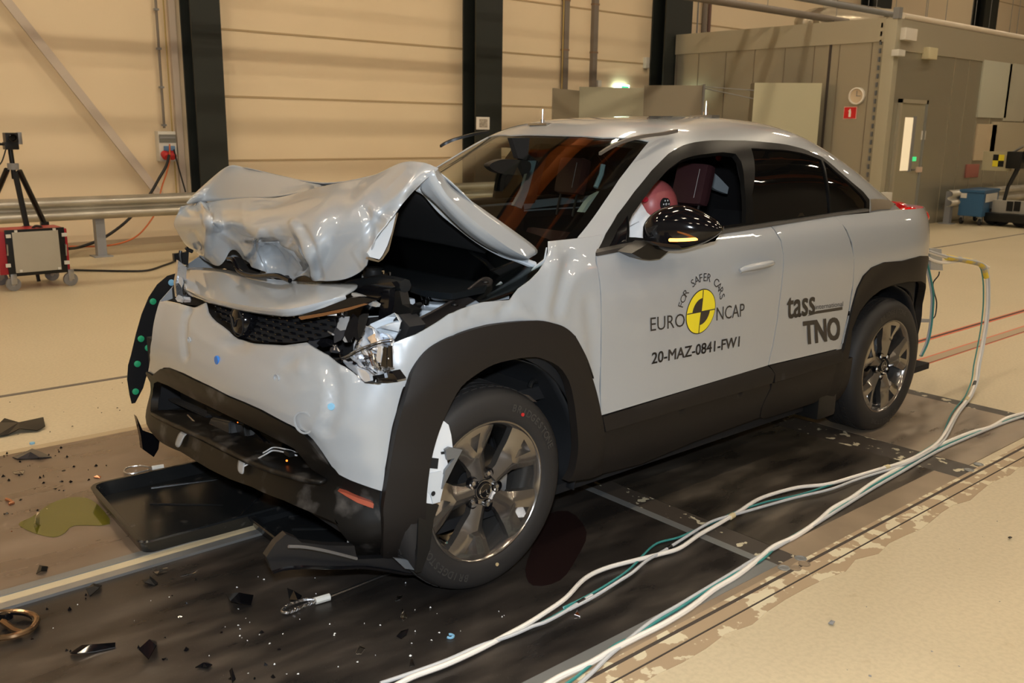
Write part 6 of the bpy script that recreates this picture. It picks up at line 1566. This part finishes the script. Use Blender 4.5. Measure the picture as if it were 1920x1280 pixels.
# conduit and brace
cd_ = empty('conduit', at(300, 120, 1, -8.78), 'thin grey conduit rising from the socket box', 'conduit')
a, b = at(308, 240, 1, -8.77), at(289, -40, 1, -8.77); eobj(cd_, 'pipe', TB([a, b+(b-a)*.9], .016, 8), pvc)
for t in (.02, .28, .54, .8, 1.05): p = a+(b-a)*t; eobj(cd_, 'saddle', B(p-Vector((.025, .03, .012)), p+Vector((.025, .025, .012))), greyp)
br_a, br_b = at(12, 0, 1, -8.7), at(305, 372, 1, -8.7); D_ = (br_b-br_a)
bm = plate([br_a-D_*.5+Vector((.06, 0, 0)), br_b+Vector((.06, 0, 0)), br_b-Vector((.06, 0, 0)), br_a-D_*.5-Vector((.06, 0, 0))], .03)
o = obj('wall_brace', bm, mat('pale_brace', (.56, .48, .40), .5)); tag(o, 'pale diagonal steel brace across the left wall bay', 'brace')
vt = empty('cable_strips', at(345, 200, 1, -8.7), 'pale vertical strip with cables beside the left dark column', 'cable strip')
x = at(330, 150, 1, -8.75).x; eobj(vt, 'strip', B((x-.05, -8.82, .1), (x+.03, -8.76, 9)), mat('pale_brace', (0, 0, 0)))
eobj(vt, 'cable', TB([Vector((x+.08, -8.78, .5)), Vector((x+.08, -8.78, 9))], .010, 6), mat('yellow_cable', (.45, .33, .12), .5))
# two conduits on the wall further right
for (q0, q1, lb, m) in (((1063, 0), (1063, 170), 'left grey cable duct with a yellow edge on the wall', pvc), ((1118, 0), (1114, 170), 'right grey cable duct on the wall, beside the exit sign', pvc)):
    a, b = at(*q0, 1, -8.76), at(*q1, 1, -8.76); e = empty('cable_duct', (a.x, -8.79, 0), lb, 'cable duct')
    eobj(e, 'duct', B((a.x-.055, -8.82, .1), (a.x+.055, -8.74, 9.3), .005), m)
    for zz_ in (1.2, 2.0, 2.8, 3.6, 4.4): eobj(e, 'clamp', B((a.x-.065, -8.82, zz_), (a.x+.065, -8.735, zz_+.03)), mat('rust_clamp', (.22, .14, .09), .6))
    if 'yellow' in lb: eobj(e, 'yellow_wire', TB([Vector((a.x+.07, -8.76, .5)), Vector((a.x+.07, -8.76, 9.3))], .012, 6), mat('yellow_cable', (0, 0, 0)))
def wallthing(name, r, y0, y1, m, label, cat, bev=.01):
    x0, z0, x1, z1 = wr(*r, y1); o = obj(name, B((x0, y0, z0), (x1, y1, z1), bev), m); return tag(o, label, cat)
# exit sign
ex = empty('exit_sign', at(1168, 160, 1, -8.75), 'lit green and white exit sign on the wall, partly hidden by the screens', 'exit sign')
wbox(ex, 'light_panel', (1156, 158, 1180, 168), -8.80, -8.74, mat('exit_white', (.8, 1, .85), .4, emit=(.75, 1, .82), es=7))
x0, z0, x1, z1 = wr(1166, 159, 1179, 168, -8.735); eobj(ex, 'green_field', B((x0, -8.745, z0), (x1, -8.735, z1-.02)), mat('exit_green', (.02, .45, .15), .4, emit=(.02, .55, .2), es=2.5))
wallthing('wall_switch', (1212, 107, 1218, 128), -8.82, -8.74, whitep, 'small pale switch on the wall left of the third dark column', 'switch')
wallthing('wall_switch', (1122, 150, 1128, 163), -8.82, -8.75, whitep, 'small pale box at the foot of the right cable duct', 'switch')
fs = empty('framed_sign', at(905, 231, 1, -8.4), 'small white framed notice mounted on the dark column', 'sign')
wbox(fs, 'frame', (894, 219, 918, 243), -8.46, -8.44, mat('white_frame', (.75, .72, .66), .5)); wbox(fs, 'notice', (899, 223, 914, 239), -8.44, -8.435, mat('notice_grey', (.30, .27, .22), .6, noise=(40, (.45, .40, .33), .4, .6)), .001)
wallthing('wall_speaker', (1275, 4, 1296, 20), -8.82, -8.6, blk, 'small black box high on the wall above the cabin', 'speaker')
for k, xx in enumerate((1310, 1323, 1332)):
    a = at(xx, 0, 1, -8.76); e_ = obj('riser_pipe', TB([Vector((a.x, -8.76, 3.2)), Vector((a.x, -8.76, 9.3))], (.015, .05, .035)[k], 8), (greyp, pvc, mat('brown_pipe', (.16, .09, .07), .5))[k])
    tag(e_, ('thin grey riser above the cabin', 'thick grey riser pipe above the cabin', 'brown riser pipe above the cabin, rightmost of three')[k], 'pipe')

# ------------------------------------------------------------------ grey folding screens before the cabin
scm = mat('screen_grey', (.25, .215, .155), .55); scm2 = mat('screen_pale', (.36, .345, .25), .5)
sc_ = empty('folding_screen', (-7.6, -6.6, 0), 'row of grey metal privacy screens standing between wall and cabin', 'screen')
def wall_pt(px, py, y): return at(px, py, 1, y)
def screen(p0, p1, zt0, zt1, m, name='screen_panel'):
    eobj(sc_, name, plate([Vector((p0[0], p0[1], .03)), Vector((p1[0], p1[1], .03)), Vector((p1[0], p1[1], zt1)), Vector((p0[0], p0[1], zt0))], .03), m)
def col_at(px, py, y): p = at(px, py, 1, y); return (p.x, p.y), p.z
a, za = col_at(1039, 165, -7.6); b, zb = col_at(1087, 163, -8.0); c2, zc2 = col_at(1208, 165, -7.4); d2, zd2 = col_at(1320, 160, -6.6)
screen(a, b, za, za, scm); screen(b, c2, zc2, zc2, scm2); screen(c2, d2, zd2, zd2, scm)
eobj(sc_, 'post', TB([Vector((d2[0], d2[1], 0)), Vector((d2[0], d2[1], zd2+.02))], .02, 8), greyp)
g1, zg1 = col_at(1415, 155, -6.0); g2, zg2 = col_at(1541, 163, -5.2)
ps = empty('pale_screen', (g1[0], g1[1], 0), 'large pale green grey panel leaning nearer the car in front of the cabin', 'screen')
g0 = (g1[0]-.25, g1[1]-.25)
eobj(ps, 'panel', plate([Vector((*g1, .05)), Vector((*g2, .05)), Vector((*g2, zg1)), Vector((*g1, zg1))], .03), mat('pale_green_panel', (.46, .44, .30), .5))
eobj(ps, 'side_panel', plate([Vector((*g0, .05)), Vector((*g1, .05)), Vector((*g1, zg1)), Vector((*g0, zg1))], .03), scm)
eobj(ps, 'foot', B((g1[0]-.03, g1[1]-.3, 0), (g1[0]+.03, g1[1]+.3, .05)), greyp)
for dz in (0, -.13): 
    a_, b_ = Vector((d2[0], d2[1], zd2-.02+dz*.2)), Vector((g1[0], g1[1], zg1-.12+dz)); eobj(ps, 'tie_wire', TB([a_, b_], .008, 6), greyp)

# ------------------------------------------------------------------ metal clad cabin
cabm = mat('cabin_cladding', (.40, .37, .29), .24, .5, bump=.06, bscale=3)
cabm2 = mat('cabin_cladding_side', (.37, .345, .265), .26, .5, bump=.08, bscale=3)
band = mat('cabin_band', (.44, .40, .30), .35, .3)
cx0, cy0, zt = -9.45, -4.2, 3.19
cab = empty('test_cabin', (cx0-4, cy0-2.3, 0), 'large grey metal clad cabin standing at the right rear of the hall', 'cabin')
eobj(cab, 'front_wall', B((cx0-.1, -8.44, 0), (cx0, cy0, zt-.02)), cabm); 
eobj(cab, 'side_wall', B((-26, cy0-.1, 0), (cx0-.1, cy0, zt-.02)), cabm2)
eobj(cab, 'roof', B((-26, -8.44, zt-.02), (cx0-.02, cy0-.02, zt+.02)), band)
eobj(cab, 'corner_post', B((cx0-.12, cy0-.16, 0), (cx0+.03, cy0+.03, zt), .01), mat('corner_pale', (.46, .43, .32), .4, .3))
zb_ = at(1590, 82, 0, cx0).z
eobj(cab, 'roof_band', B((cx0, -8.44, zb_), (cx0+.02, cy0-.16, zt+.03)), band); eobj(cab, 'roof_band', B((-26, cy0, zt-.45), (cx0-.05, cy0+.02, zt)), band)
eobj(cab, 'corner_cap', B((cx0-.06, cy0-.04, zt), (cx0+.05, cy0+.05, zt+.16)), greyp)
for k in range(24):
    z = .2+k*.125; eobj(cab, 'hinge_block', B((cx0+.005, cy0-.23, z), (cx0+.02, cy0-.20, z+.07)), mat('rubber_strip', (.10, .11, .12), .5))
for px_ in (1550, 1595-0, 1640-0):
    pass
for yy_ in (-4.55, -4.85-.25, -5.55, -6.1, -6.7, -7.3, -7.9, -8.4):
    eobj(cab, 'panel_joint', B((cx0, yy_-.006, 0), (cx0+.004, yy_+.006, zb_)), mat('joint_dark', (.15, .12, .085), .5))
yj = at(1548, 200, 0, cx0).y; eobj(cab, 'expansion_joint', B((cx0, yj-.02, 0), (cx0+.012, yj+.02, zt+.05)), mat('expansion_dark', (.05, .04, .035), .6))
for k in range(26):
    xx = cx0-2.1-k*.55; eobj(cab, 'panel_joint', B((xx-.008, cy0, 0), (xx+.008, cy0+.004, zt-.45)), mat('joint_pale', (.42, .37, .27), .3, .5))
# white lagged pipe along the roof edge and duct on the roof
lagm = mat('lagging', (.66, .58, .46), .5)
eobj(cab, 'roof_pipe', TB([Vector((-26, cy0-.05, zt+.06)), Vector((cx0-.25, cy0-.05, zt+.06))], .055, 10), lagm)
dct = empty('air_duct', (-12, -7.3, zt), 'fat silver lagged air duct lying on the cabin roof', 'duct')
fo_ = mat('foil_lagging', (.62, .54, .40), .25, .4, bump=.5, bscale=6)
dA = [at(1515, 48, 0, -11.2), at(1530, 40, 0, -11.4), at(1570, 42, 0, -11.6), at(1620, 44, 0, -11.8), at(1665, 48, 0, -12)]
eobj(dct, 'duct', TB(catmull(dA, 5), .24, 18), fo_); eobj(dct, 'duct', TB([p+Vector((-.5, -.2, .12)) for p in catmull(dA[1:], 5)], .22, 16), fo_)
bm = bmesh.new(); bmesh.ops.create_uvsphere(bm, u_segments=18, v_segments=12, radius=.17, matrix=Matrix.Translation(at(1507, 42, 0, -11.0)*1.0)); eobj(dct, 'duct_end', bm, fo_)
eobj(dct, 'support', B((dA[2].x-.3, dA[2].y-.3, zt+.02), (dA[2].x+.3, dA[2].y+.3, zt+.1)), band)
eobj(dct, 'port', LT([(0, 0), (.04, 0), (.04, .03), (0, .03)], 12, Matrix.Translation(at(1556, 36, 0, -11.35)) @ Matrix.Rotation(PI/2, 4, 'Y')), blk)
wallthing('roof_vent', (1290, 64, 1318, 80), -8.7, -8.3, whitep, 'small white box sitting on the cabin roof edge', 'vent')
# clock, fire sign, call point, boxes
def facex(px0, py0, px1, py1, X): a = at(px0, py0, 0, X); b = at(px1, py1, 0, X); return (min(a.y, b.y), min(a.z, b.z), max(a.y, b.y), max(a.z, b.z))
ck = empty('wall_clock', at(1608, 180, 0, cx0+.03), 'round white wall clock on the cabin wall above the red sign', 'clock')
p = at(1608, 180, 0, cx0+.01); Mx = Matrix.Translation(p) @ Matrix.Rotation(PI/2, 4, 'Y'); rk = (at(1608, 164, 0, cx0).z-at(1608, 196, 0, cx0).z)/2
eobj(ck, 'rim', LT([(rk*.82, 0), (rk, 0), (rk, .05), (rk*.86, .055), (rk*.82, .03)], 32, Mx, True), mat('clock_white', (.78, .74, .66), .4)); eobj(ck, 'face', LT([(0, 0), (rk*.84, 0), (rk*.84, .03), (0, .03)], 32, Mx), mat('clock_face', (.60, .48, .33), .5))
eobj(ck, 'hand', B(p+Vector((.032, -.005, 0)), p+Vector((.036, .005, rk*.6))), greyp); eobj(ck, 'hand', B(p+Vector((.032, -.005, -.005)), p+Vector((.036, rk*.5, .005))), greyp)
fsn = empty('fire_sign', at(1594, 211, 0, cx0+.02), 'square red fire extinguisher sign with a white symbol below the clock', 'sign')
y0, z0, y1, z1 = facex(1583, 200, 1605, 223, cx0+.01); eobj(fsn, 'plate', B((cx0, y0, z0), (cx0+.012, y1, z1)), mat('sign_edge', (.75, .45, .40), .5))
eobj(fsn, 'red_field', B((cx0+.012, y0+.01, z0+.01), (cx0+.016, y1-.01, z1-.01)), mat('sign_red', (.62, .02, .02), .45))
ym = (y0+y1)/2; H_ = z1-z0; sx = cx0+.018
eobj(fsn, 'symbol', plate([Vector((sx, ym+a*H_, z0+b*H_)) for a, b in ((-.10, .16), (.10, .16), (.10, .62), (.05, .70), (.05, .80), (-.05, .84), (-.05, .76), (-.16, .66), (-.15, .60), (-.06, .66), (-.10, .60))], .002), mat('sign_white', (.85, .80, .72), .5))
def sidething(name, px0, py0, px1, py1, d, m, label, cat):
    a, b = at(px0, py0, 1, cy0+d), at(px1, py1, 1, cy0+d); o = obj(name, B((min(a.x, b.x), cy0, min(a.z, b.z)), (max(a.x, b.x), cy0+d, max(a.z, b.z)), .01), m); return tag(o, label, cat)
sidething('alarm_box', 1700, 51, 1719, 77, .12, mat('white_box', (.70, .66, .58), .4), 'white alarm box high on the cabin side near the corner', 'alarm')
sidething('sensor_box', 1686, 92, 1697, 106, .12, whitep, 'small white sensor with a lens left above the door', 'sensor')
sidething('sensor_box', 1744, 88, 1757, 112, .12, mat('cream_box', (.62, .56, .36), .4), 'cream detector box right above the door', 'sensor')
sidething('card_reader', 1729, 245, 1735, 262, .04, whitep, 'small pale switch right of the cabin door', 'switch')
sidething('card_reader', 1721, 313, 1729, 323, .06, mat('reader_pale', (.6, .45, .35), .5), 'small pale reader beside the door handle', 'switch')
o = sidething('green_button', 1713, 294, 1718, 302, .05, mat('green_led', (.05, .5, .15), .4, emit=(.05, .6, .2), es=1), 'tiny lit green light by the cabin door', 'light')
# door in the cabin side
dr_ = empty('cabin_door', at(1695, 430, 1, cy0+.02), 'grey cabin door with a narrow bright window', 'door')
def dbx(nm, px0, py0, px1, py1, d0, d1, m, **k):
    a, b = at(px0, py0, 1, cy0+d1), at(px1, py1, 1, cy0+d1); return eobj(dr_, nm, B((min(a.x, b.x), cy0+d0, max(0, min(a.z, b.z))), (max(a.x, b.x), cy0+d1, max(a.z, b.z))), m, **k)
fx0 = at(1684, 190, 1, cy0).x; fx1 = at(1736, 190, 1, cy0).x; dz_ = at(1700, 186, 1, cy0).z
frm = mat('door_frame_grey', (.30, .31, .29), .4, .4)
eobj(dr_, 'leaf', B((fx1+.05, cy0+.004, .02), (fx0-.05, cy0+.03, dz_-.05)), mat('door_leaf', (.38, .35, .25), .4, .3))
eobj(dr_, 'frame', B((fx0-.06, cy0, 0), (fx0, cy0+.05, dz_)), band); eobj(dr_, 'frame', B((fx1, cy0, 0), (fx1+.06, cy0+.05, dz_)), frm); eobj(dr_, 'frame', B((fx1, cy0, dz_-.06), (fx0, cy0+.05, dz_)), band)
wz1 = at(1700, 220, 1, cy0+.03).z; wz0 = at(1690, 320, 1, cy0+.03).z; wx0 = at(1692, 270, 1, cy0+.03).x; wx1 = at(1707, 270, 1, cy0+.03).x; wx2 = at(1712, 270, 1, cy0+.03).x
eobj(dr_, 'window', B((wx1, cy0+.03, wz0), (wx0, cy0+.034, wz1)), mat('lit_window', (.7, .6, .42), .3, emit=(1, .80, .50), es=.55), 'narrow window with a bright room behind'); eobj(dr_, 'window_frame', B((wx2, cy0+.03, wz0-.02), (wx1, cy0+.045, wz1+.02)), greyp)
hx = at(1716, 318, 1, cy0+.05); eobj(dr_, 'handle', TB([hx, hx+Vector((.12, 0, 0))], .012, 8), steel)
# paler posters / boards further right on the cabin side
for (r, m, lb) in (((1846, 112, 1886, 222), mat('board_pale', (.50, .50, .40), .45), 'pale green board hanging on the cabin side at far right'), ((1895, 118, 1919, 228), mat('board_pale2', (.44, .42, .33), .4), 'second pale board at the right picture edge'), ((1834, 232, 1862, 300), mat('window_warm', (.55, .45, .30), .3), 'warm tan window panel under the pale board'), ((1862, 228, 1919, 300), mat('window_tan', (.42, .37, .26), .35), 'tan cabin panel behind the yellow and black target'), ((1814, 308, 1834, 332), mat('dull_red_label', (.34, .12, .09), .6), 'dull red label low on the cabin side')):
    sidething('cabin_board', *r, .03, m, lb, 'panel')
# pipes hanging under the roof
for (q0, q1, y, r, lb, m) in (((1400, 8), (1920, 96), -6.2, .06, 'lower grey pipe slung above the cabin', pvc), ((1425, -8), (1920, 62), -6.6, .055, 'middle grey pipe slung above the cabin', pvc), ((1500, -4), (1920, 72), -5.6, .05, 'upper grey pipe slung above the cabin', greyp)):
    a, b = at(*q0, 1, y), at(*q1, 1, y); z = (a.z+b.z)/2; e = empty('roof_pipe', (a.x-4, y, z), lb, 'pipe'); e['group'] = 'pipes above the cabin'
    eobj(e, 'pipe', TB([Vector((3, y, z)), Vector((-33, y, z))], r, 10), m)
    for k in range(9): eobj(e, 'hanger', TB([Vector((-9-k*2.1, y, z)), Vector((-9-k*2.1, y, 9.5))], .006, 5), greyp)
    eobj(e, 'coupling', TB([Vector((-13.1, y, z)), Vector((-13.3, y, z))], r*1.25, 10), m)

# ------------------------------------------------------------------ tripod with camera on the left
tp = empty('camera_tripod', (2.26, -6.6, 0), 'black tripod with a small camera standing behind the red trolley', 'tripod'); Y = -6.6
def tpp(px, py, y=Y): return at(px, py, 1, y)
apx_ = tpp(25, 312)
eobj(tp, 'column', TB([tpp(27, 335), tpp(24, 312), tpp(20, 285), tpp(19, 275)], .022, 10), blk)
eobj(tp, 'collar', TB([tpp(25, 318), tpp(24, 306)], .05, 12), greyp)
kn = {'l': ((13, 318), (-14, 380), (-40, 470), -7.2), 'm': ((28, 322), (45, 400), (62, 490), -6.5), 'r': ((36, 320), (72, 395), (95, 450), -6.9)}
for nm, (a, b, c_, yy_) in kn.items():
    A1 = tpp(*a); B1 = tpp(*b, (Y+yy_)/2); D1 = (B1-A1); t = -A1.z/D1.z*1.0; F1 = A1+D1*t
    lg = eobj(tp, 'leg', TB([A1, A1+D1*t*.5], .026, 8), blk); eobj(tp, 'lower_leg', TB([A1+D1*t*.48, F1+Vector((0, 0, .012))], .017, 8), blk, None, lg)
    eobj(tp, 'leg_clamp', B(A1+D1*t*.5-Vector((.035, .03, .02)), A1+D1*t*.5+Vector((.035, .03, .02)), .006), blk, None, lg)
hd = tpp(20, 272); eobj(tp, 'head', B(hd-Vector((.06, .05, .04)), hd+Vector((.06, .05, .03)), .01), blk)
eobj(tp, 'pan_handle', TB([hd, tpp(0, 270), tpp(-20, 268)], .012, 8), blk)
cm_ = tpp(20, 258); camo = empty('video_camera', cm_, 'small black camera with a glass lens on top of the tripod', 'camera')
eobj(camo, 'body', B(cm_-Vector((.055, .06, .045)), cm_+Vector((.055, .05, .045)), .008), blk); eobj(camo, 'lens', LT([(0, 0), (.035, 0), (.036, .04), (.028, .045), (.02, .03), (0, .028)], 20, Matrix.Translation(cm_+Vector((0, .05, 0))) @ Matrix.Rotation(-PI/2, 4, 'X')), blk_g)
eobj(camo, 'bracket', B(cm_-Vector((.09, .03, .06)), cm_+Vector((-.055, .03, .05)), .004), steel)
wcab([(14, 268, -6.6), (8, 290, -6.6), (2, 305, -6.6), (-12, 320, -6.6)], -6.6, .006, bcable, 'thin black lead hanging from the tripod camera')

# red lighting trolley
tr_ = empty('light_trolley', (2.28, -6.3, 0), 'red and black trolley with a big square light panel on castors', 'trolley')
fy = -6.10
x0 = at(3, 480, 1, fy).x; x1 = at(131, 480, 1, fy).x; z0 = at(60, 512, 1, fy).z; z1 = at(60, 432, 1, fy).z
eobj(tr_, 'case', B((x1, fy-.42, z0), (x0+.02, fy-.02, z1), .01), redm)
def fb(nm, p0, q0, p1, q1, d0, d1, m, lb=None, bev=.003):
    a, b = at(p0, q0, 1, fy+d1), at(p1, q1, 1, fy+d1); return eobj(tr_, nm, B((min(a.x, b.x), fy+d0, min(a.z, b.z)), (max(a.x, b.x), fy+d1, max(a.z, b.z)), bev), m, lb)
fb('frame', 8, 432, 128, 510, -.02, .0, blk)
fb('light_panel', 22, 436, 116, 505, .0, .01, mat('softbox_panel', (.38, .35, .28), .25, noise=(1.5, (.44, .41, .34), .3, .7)), 'pale square light panel')
for q in ((16, 443), (16, 498), (121, 440), (126, 492)): fb('latch', q[0]-5, q[1]-3, q[0]+5, q[1]+3, .0, .02, whitep)
for q in ((30, 434), (102, 430), (40, 508), (112, 503)): fb('corner_clip', q[0]-3, q[1]-2, q[0]+3, q[1]+2, .0, .02, whitep)
for q in (12, 122): 
    a, b = at(q, 458, 1, fy+.01), at(q+1, 478, 1, fy+.01); eobj(tr_, 'handle', TB([a, a+Vector((0, .03, 0)), b+Vector((0, .03, 0)), b], .007, 6), steel)
eobj(tr_, 'cable_loop', TB(catmull([at(60, 430, 1, -6.3), at(66, 424, 1, -6.3), at(76, 425, 1, -6.3), at(80, 430, 1, -6.3)], 5), .012, 6), bcable)
wheelR = .065
for q, yy_ in (((25, 532), fy-.02), ((133, 524), fy-.02), ((99, 515), fy-.42), ((2, 512), fy-.42)):
    xx = at(q[0], 530, 1, yy_).x; R0_ = .062
    cst = eobj(tr_, 'castor', LT([(.018, -.016), (R0_-.014, -.018), (R0_, -.016), (R0_, .016), (R0_-.014, .018), (.018, .016)], 28, Matrix.Translation((xx, yy_, R0_)) @ Matrix.Rotation(PI/2, 4, 'X'), True), mat('castor_grey', (.20, .19, .18), .5))
    eobj(tr_, 'castor_hub', LT([(0, -.012), (.045, -.012), (.045, .012), (0, .012)], 20, Matrix.Translation((xx, yy_, R0_)) @ Matrix.Rotation(PI/2, 4, 'X')), mat('hub_pale', (.42, .38, .32), .5), None, cst)
    eobj(tr_, 'fork', B((xx-.03, yy_-.028, R0_), (xx+.02, yy_+.028, z0+.005), .004), steel, None, cst)

# ------------------------------------------------------------------ right side: blue bin, guard rail, target rig
bb = empty('blue_bin', at(1830, 424, 2, 0), 'blue metal bin on castors parked before the far guard rail', 'bin'); bx, by = bb.location.x, bb.location.y
blm = mat('blue_paint', (.035, .11, .22), .45)
c1 = at(1795, 420, 2, 0); c2_ = at(1838, 422, 2, 0); 
zt_b = .60; zb_b = .13
K0 = at(1838, 408, 0, at(1838, 424, 2, 0).x); K0z = K0.z
kb = [at(1838, 424, 2, 0), at(1793, 420, 2, 0), at(1827, 413, 2, 0), at(1866, 417, 2, 0)]
ctop = at(1838, 357, 0, kb[0].x).z; cbot = at(1838, 407, 0, kb[0].x).z
def prism(P4, z0, z1, bev=.008):
    bm = bmesh.new(); a = [bm.verts.new((p.x, p.y, z0)) for p in P4]; b = [bm.verts.new((p.x, p.y, z1)) for p in P4]; n_ = len(P4)
    bm.faces.new(a[::-1]); bm.faces.new(b)
    for i in range(n_): bm.faces.new((a[i], a[(i+1) % n_], b[(i+1) % n_], b[i]))
    bmesh.ops.recalc_face_normals(bm, faces=bm.faces); bmesh.ops.bevel(bm, geom=list(bm.edges), offset=bev, segments=2, affect='EDGES'); return bm
eobj(bb, 'body', prism(kb, cbot, ctop-.03), blm)
cm4 = sum(kb, Vector())/4; eobj(bb, 'rim', prism([cm4+(p-cm4)*1.04 for p in kb], ctop-.04, ctop, .004), blm)
def onface(a, b, u0, u1, z0, z1, m):
    d = (b-a); nrm_ = Vector((-d.y, d.x, 0)).normalized(); nrm_ = nrm_ if nrm_.dot(CAM-a) > 0 else -nrm_
    q = [a+d*u0, a+d*u1]; eobj(bb, 'label', plate([Vector((q[0].x, q[0].y, z0))+nrm_*.012, Vector((q[1].x, q[1].y, z0))+nrm_*.012, Vector((q[1].x, q[1].y, z1))+nrm_*.012, Vector((q[0].x, q[0].y, z1))+nrm_*.012], .004), m, 'white label')
onface(kb[0], kb[3], .08, .85, ctop-.20, ctop-.06, whitep); onface(kb[1], kb[0], .05, .30, ctop-.14, ctop-.06, whitep)
for p in kb:
    q = cm4+(p-cm4)*.78
    c_ = eobj(bb, 'castor', LT([(0, -.02), (.055, -.02), (.06, 0), (.055, .02), (0, .02)], 18, Matrix.Translation((q.x, q.y, .06)) @ Matrix.Rotation(PI/2, 4, 'X')), rubber); eobj(bb, 'fork', B((q.x-.03, q.y-.03, .06), (q.x+.02, q.y+.03, cbot+.01), .003), steel, None, c_)
pz = at(1785, 420, 2, 0)
gz_t = at(1800, 355, 1, pz.y).z; gz_b = at(1800, 385, 1, pz.y).z
guardrail(-26, pz.x+.25, pz.y-.02, (gz_t+gz_b)/2, (pz.x, pz.x-4), 'pale guard rail end standing behind the blue bin at far right', (gz_t-gz_b)/2)
g2x = at(1650, 385, 1, -5.0)
# stub of pale box behind the car tail
o = obj('rail_end', B(Vector((at(1668, 360, 1, -3.9).x, -3.95, 0)), at(1668, 360, 1, -3.9)+Vector((.35, .05, .0)), .01), whitep); tag(o, 'pale rail end just visible above the rear lamp', 'rail end')
o.location.z = 0
# target rig at the right edge
rg2 = empty('target_rig', at(1910, 425, 2, 0), 'dark camera dolly with a boom and a yellow and black target at right edge', 'rig'); X_ = rg2.location.x; Yr = rg2.location.y
def rp(px, py): return at(px, py, 0, X_)
for k, (a, b, r) in enumerate((((1940, 250), (1890, 350), .03), ((1890, 350), (1876, 400), .03), ((1925, 290), (1895, 345), .02), ((1880, 405), (1930, 412), .05))): eobj(rg2, 'arm', TB([rp(*a), rp(*b)], r, 8), blk)
eobj(rg2, 'boom', TB([rp(1888, 292), rp(1925, 270)], .02, 8), steel)
p0 = rp(1872, 301); eobj(rg2, 'target_board', B(p0-Vector((.02, .26, .17)), p0+Vector((.0, .22, .15))), mat('board_tan', (.40, .35, .22), .5))
for sy, sz, m in ((-.09, 0, mat('target_yellow', (.75, .62, .03), .5)), (0, -.10, mat('target_yellow', (0, 0, 0))), (0, 0, blk), (-.09, -.10, blk)):
    eobj(rg2, 'target_square', B(p0+Vector((.0, -sy*1-.09, sz)), p0+Vector((.006, -sy*1, sz+.10))), m)
p1 = rp(1905, 300); eobj(rg2, 'camera_box', B(p1-Vector((.12, .12, .14)), p1+Vector((.1, .12, .14)), .02), blk)
pb = rp(1898, 415); pb.z = .16; eobj(rg2, 'chassis', B(pb-Vector((.3, .35, .08)), pb+Vector((.3, .9, .06)), .02), blk)
for q in (1862, 1878, 1915): p = rp(q, 408); p.z = .14; eobj(rg2, 'wheel', LT([(0, -.05), (.14, -.05), (.14, .05), (0, .05)], 20, Matrix.Translation(p) @ Matrix.Rotation(PI/2, 4, 'Y')), rubber)
pc = rp(1905, 388); eobj(rg2, 'control_box', B(pc-Vector((.15, .35, .18)), pc+Vector((.1, .3, .1)), .02), mat('grey_unit', (.30, .28, .24), .5))
for ch_ in (1898, 1912): p = rp(ch_, 386); eobj(rg2, 'socket', B(p+Vector((.1, -.05, -.08)), p+Vector((.11, .05, .08))), blk)
# finally: every curve above is a mesh; nothing is left unlinked
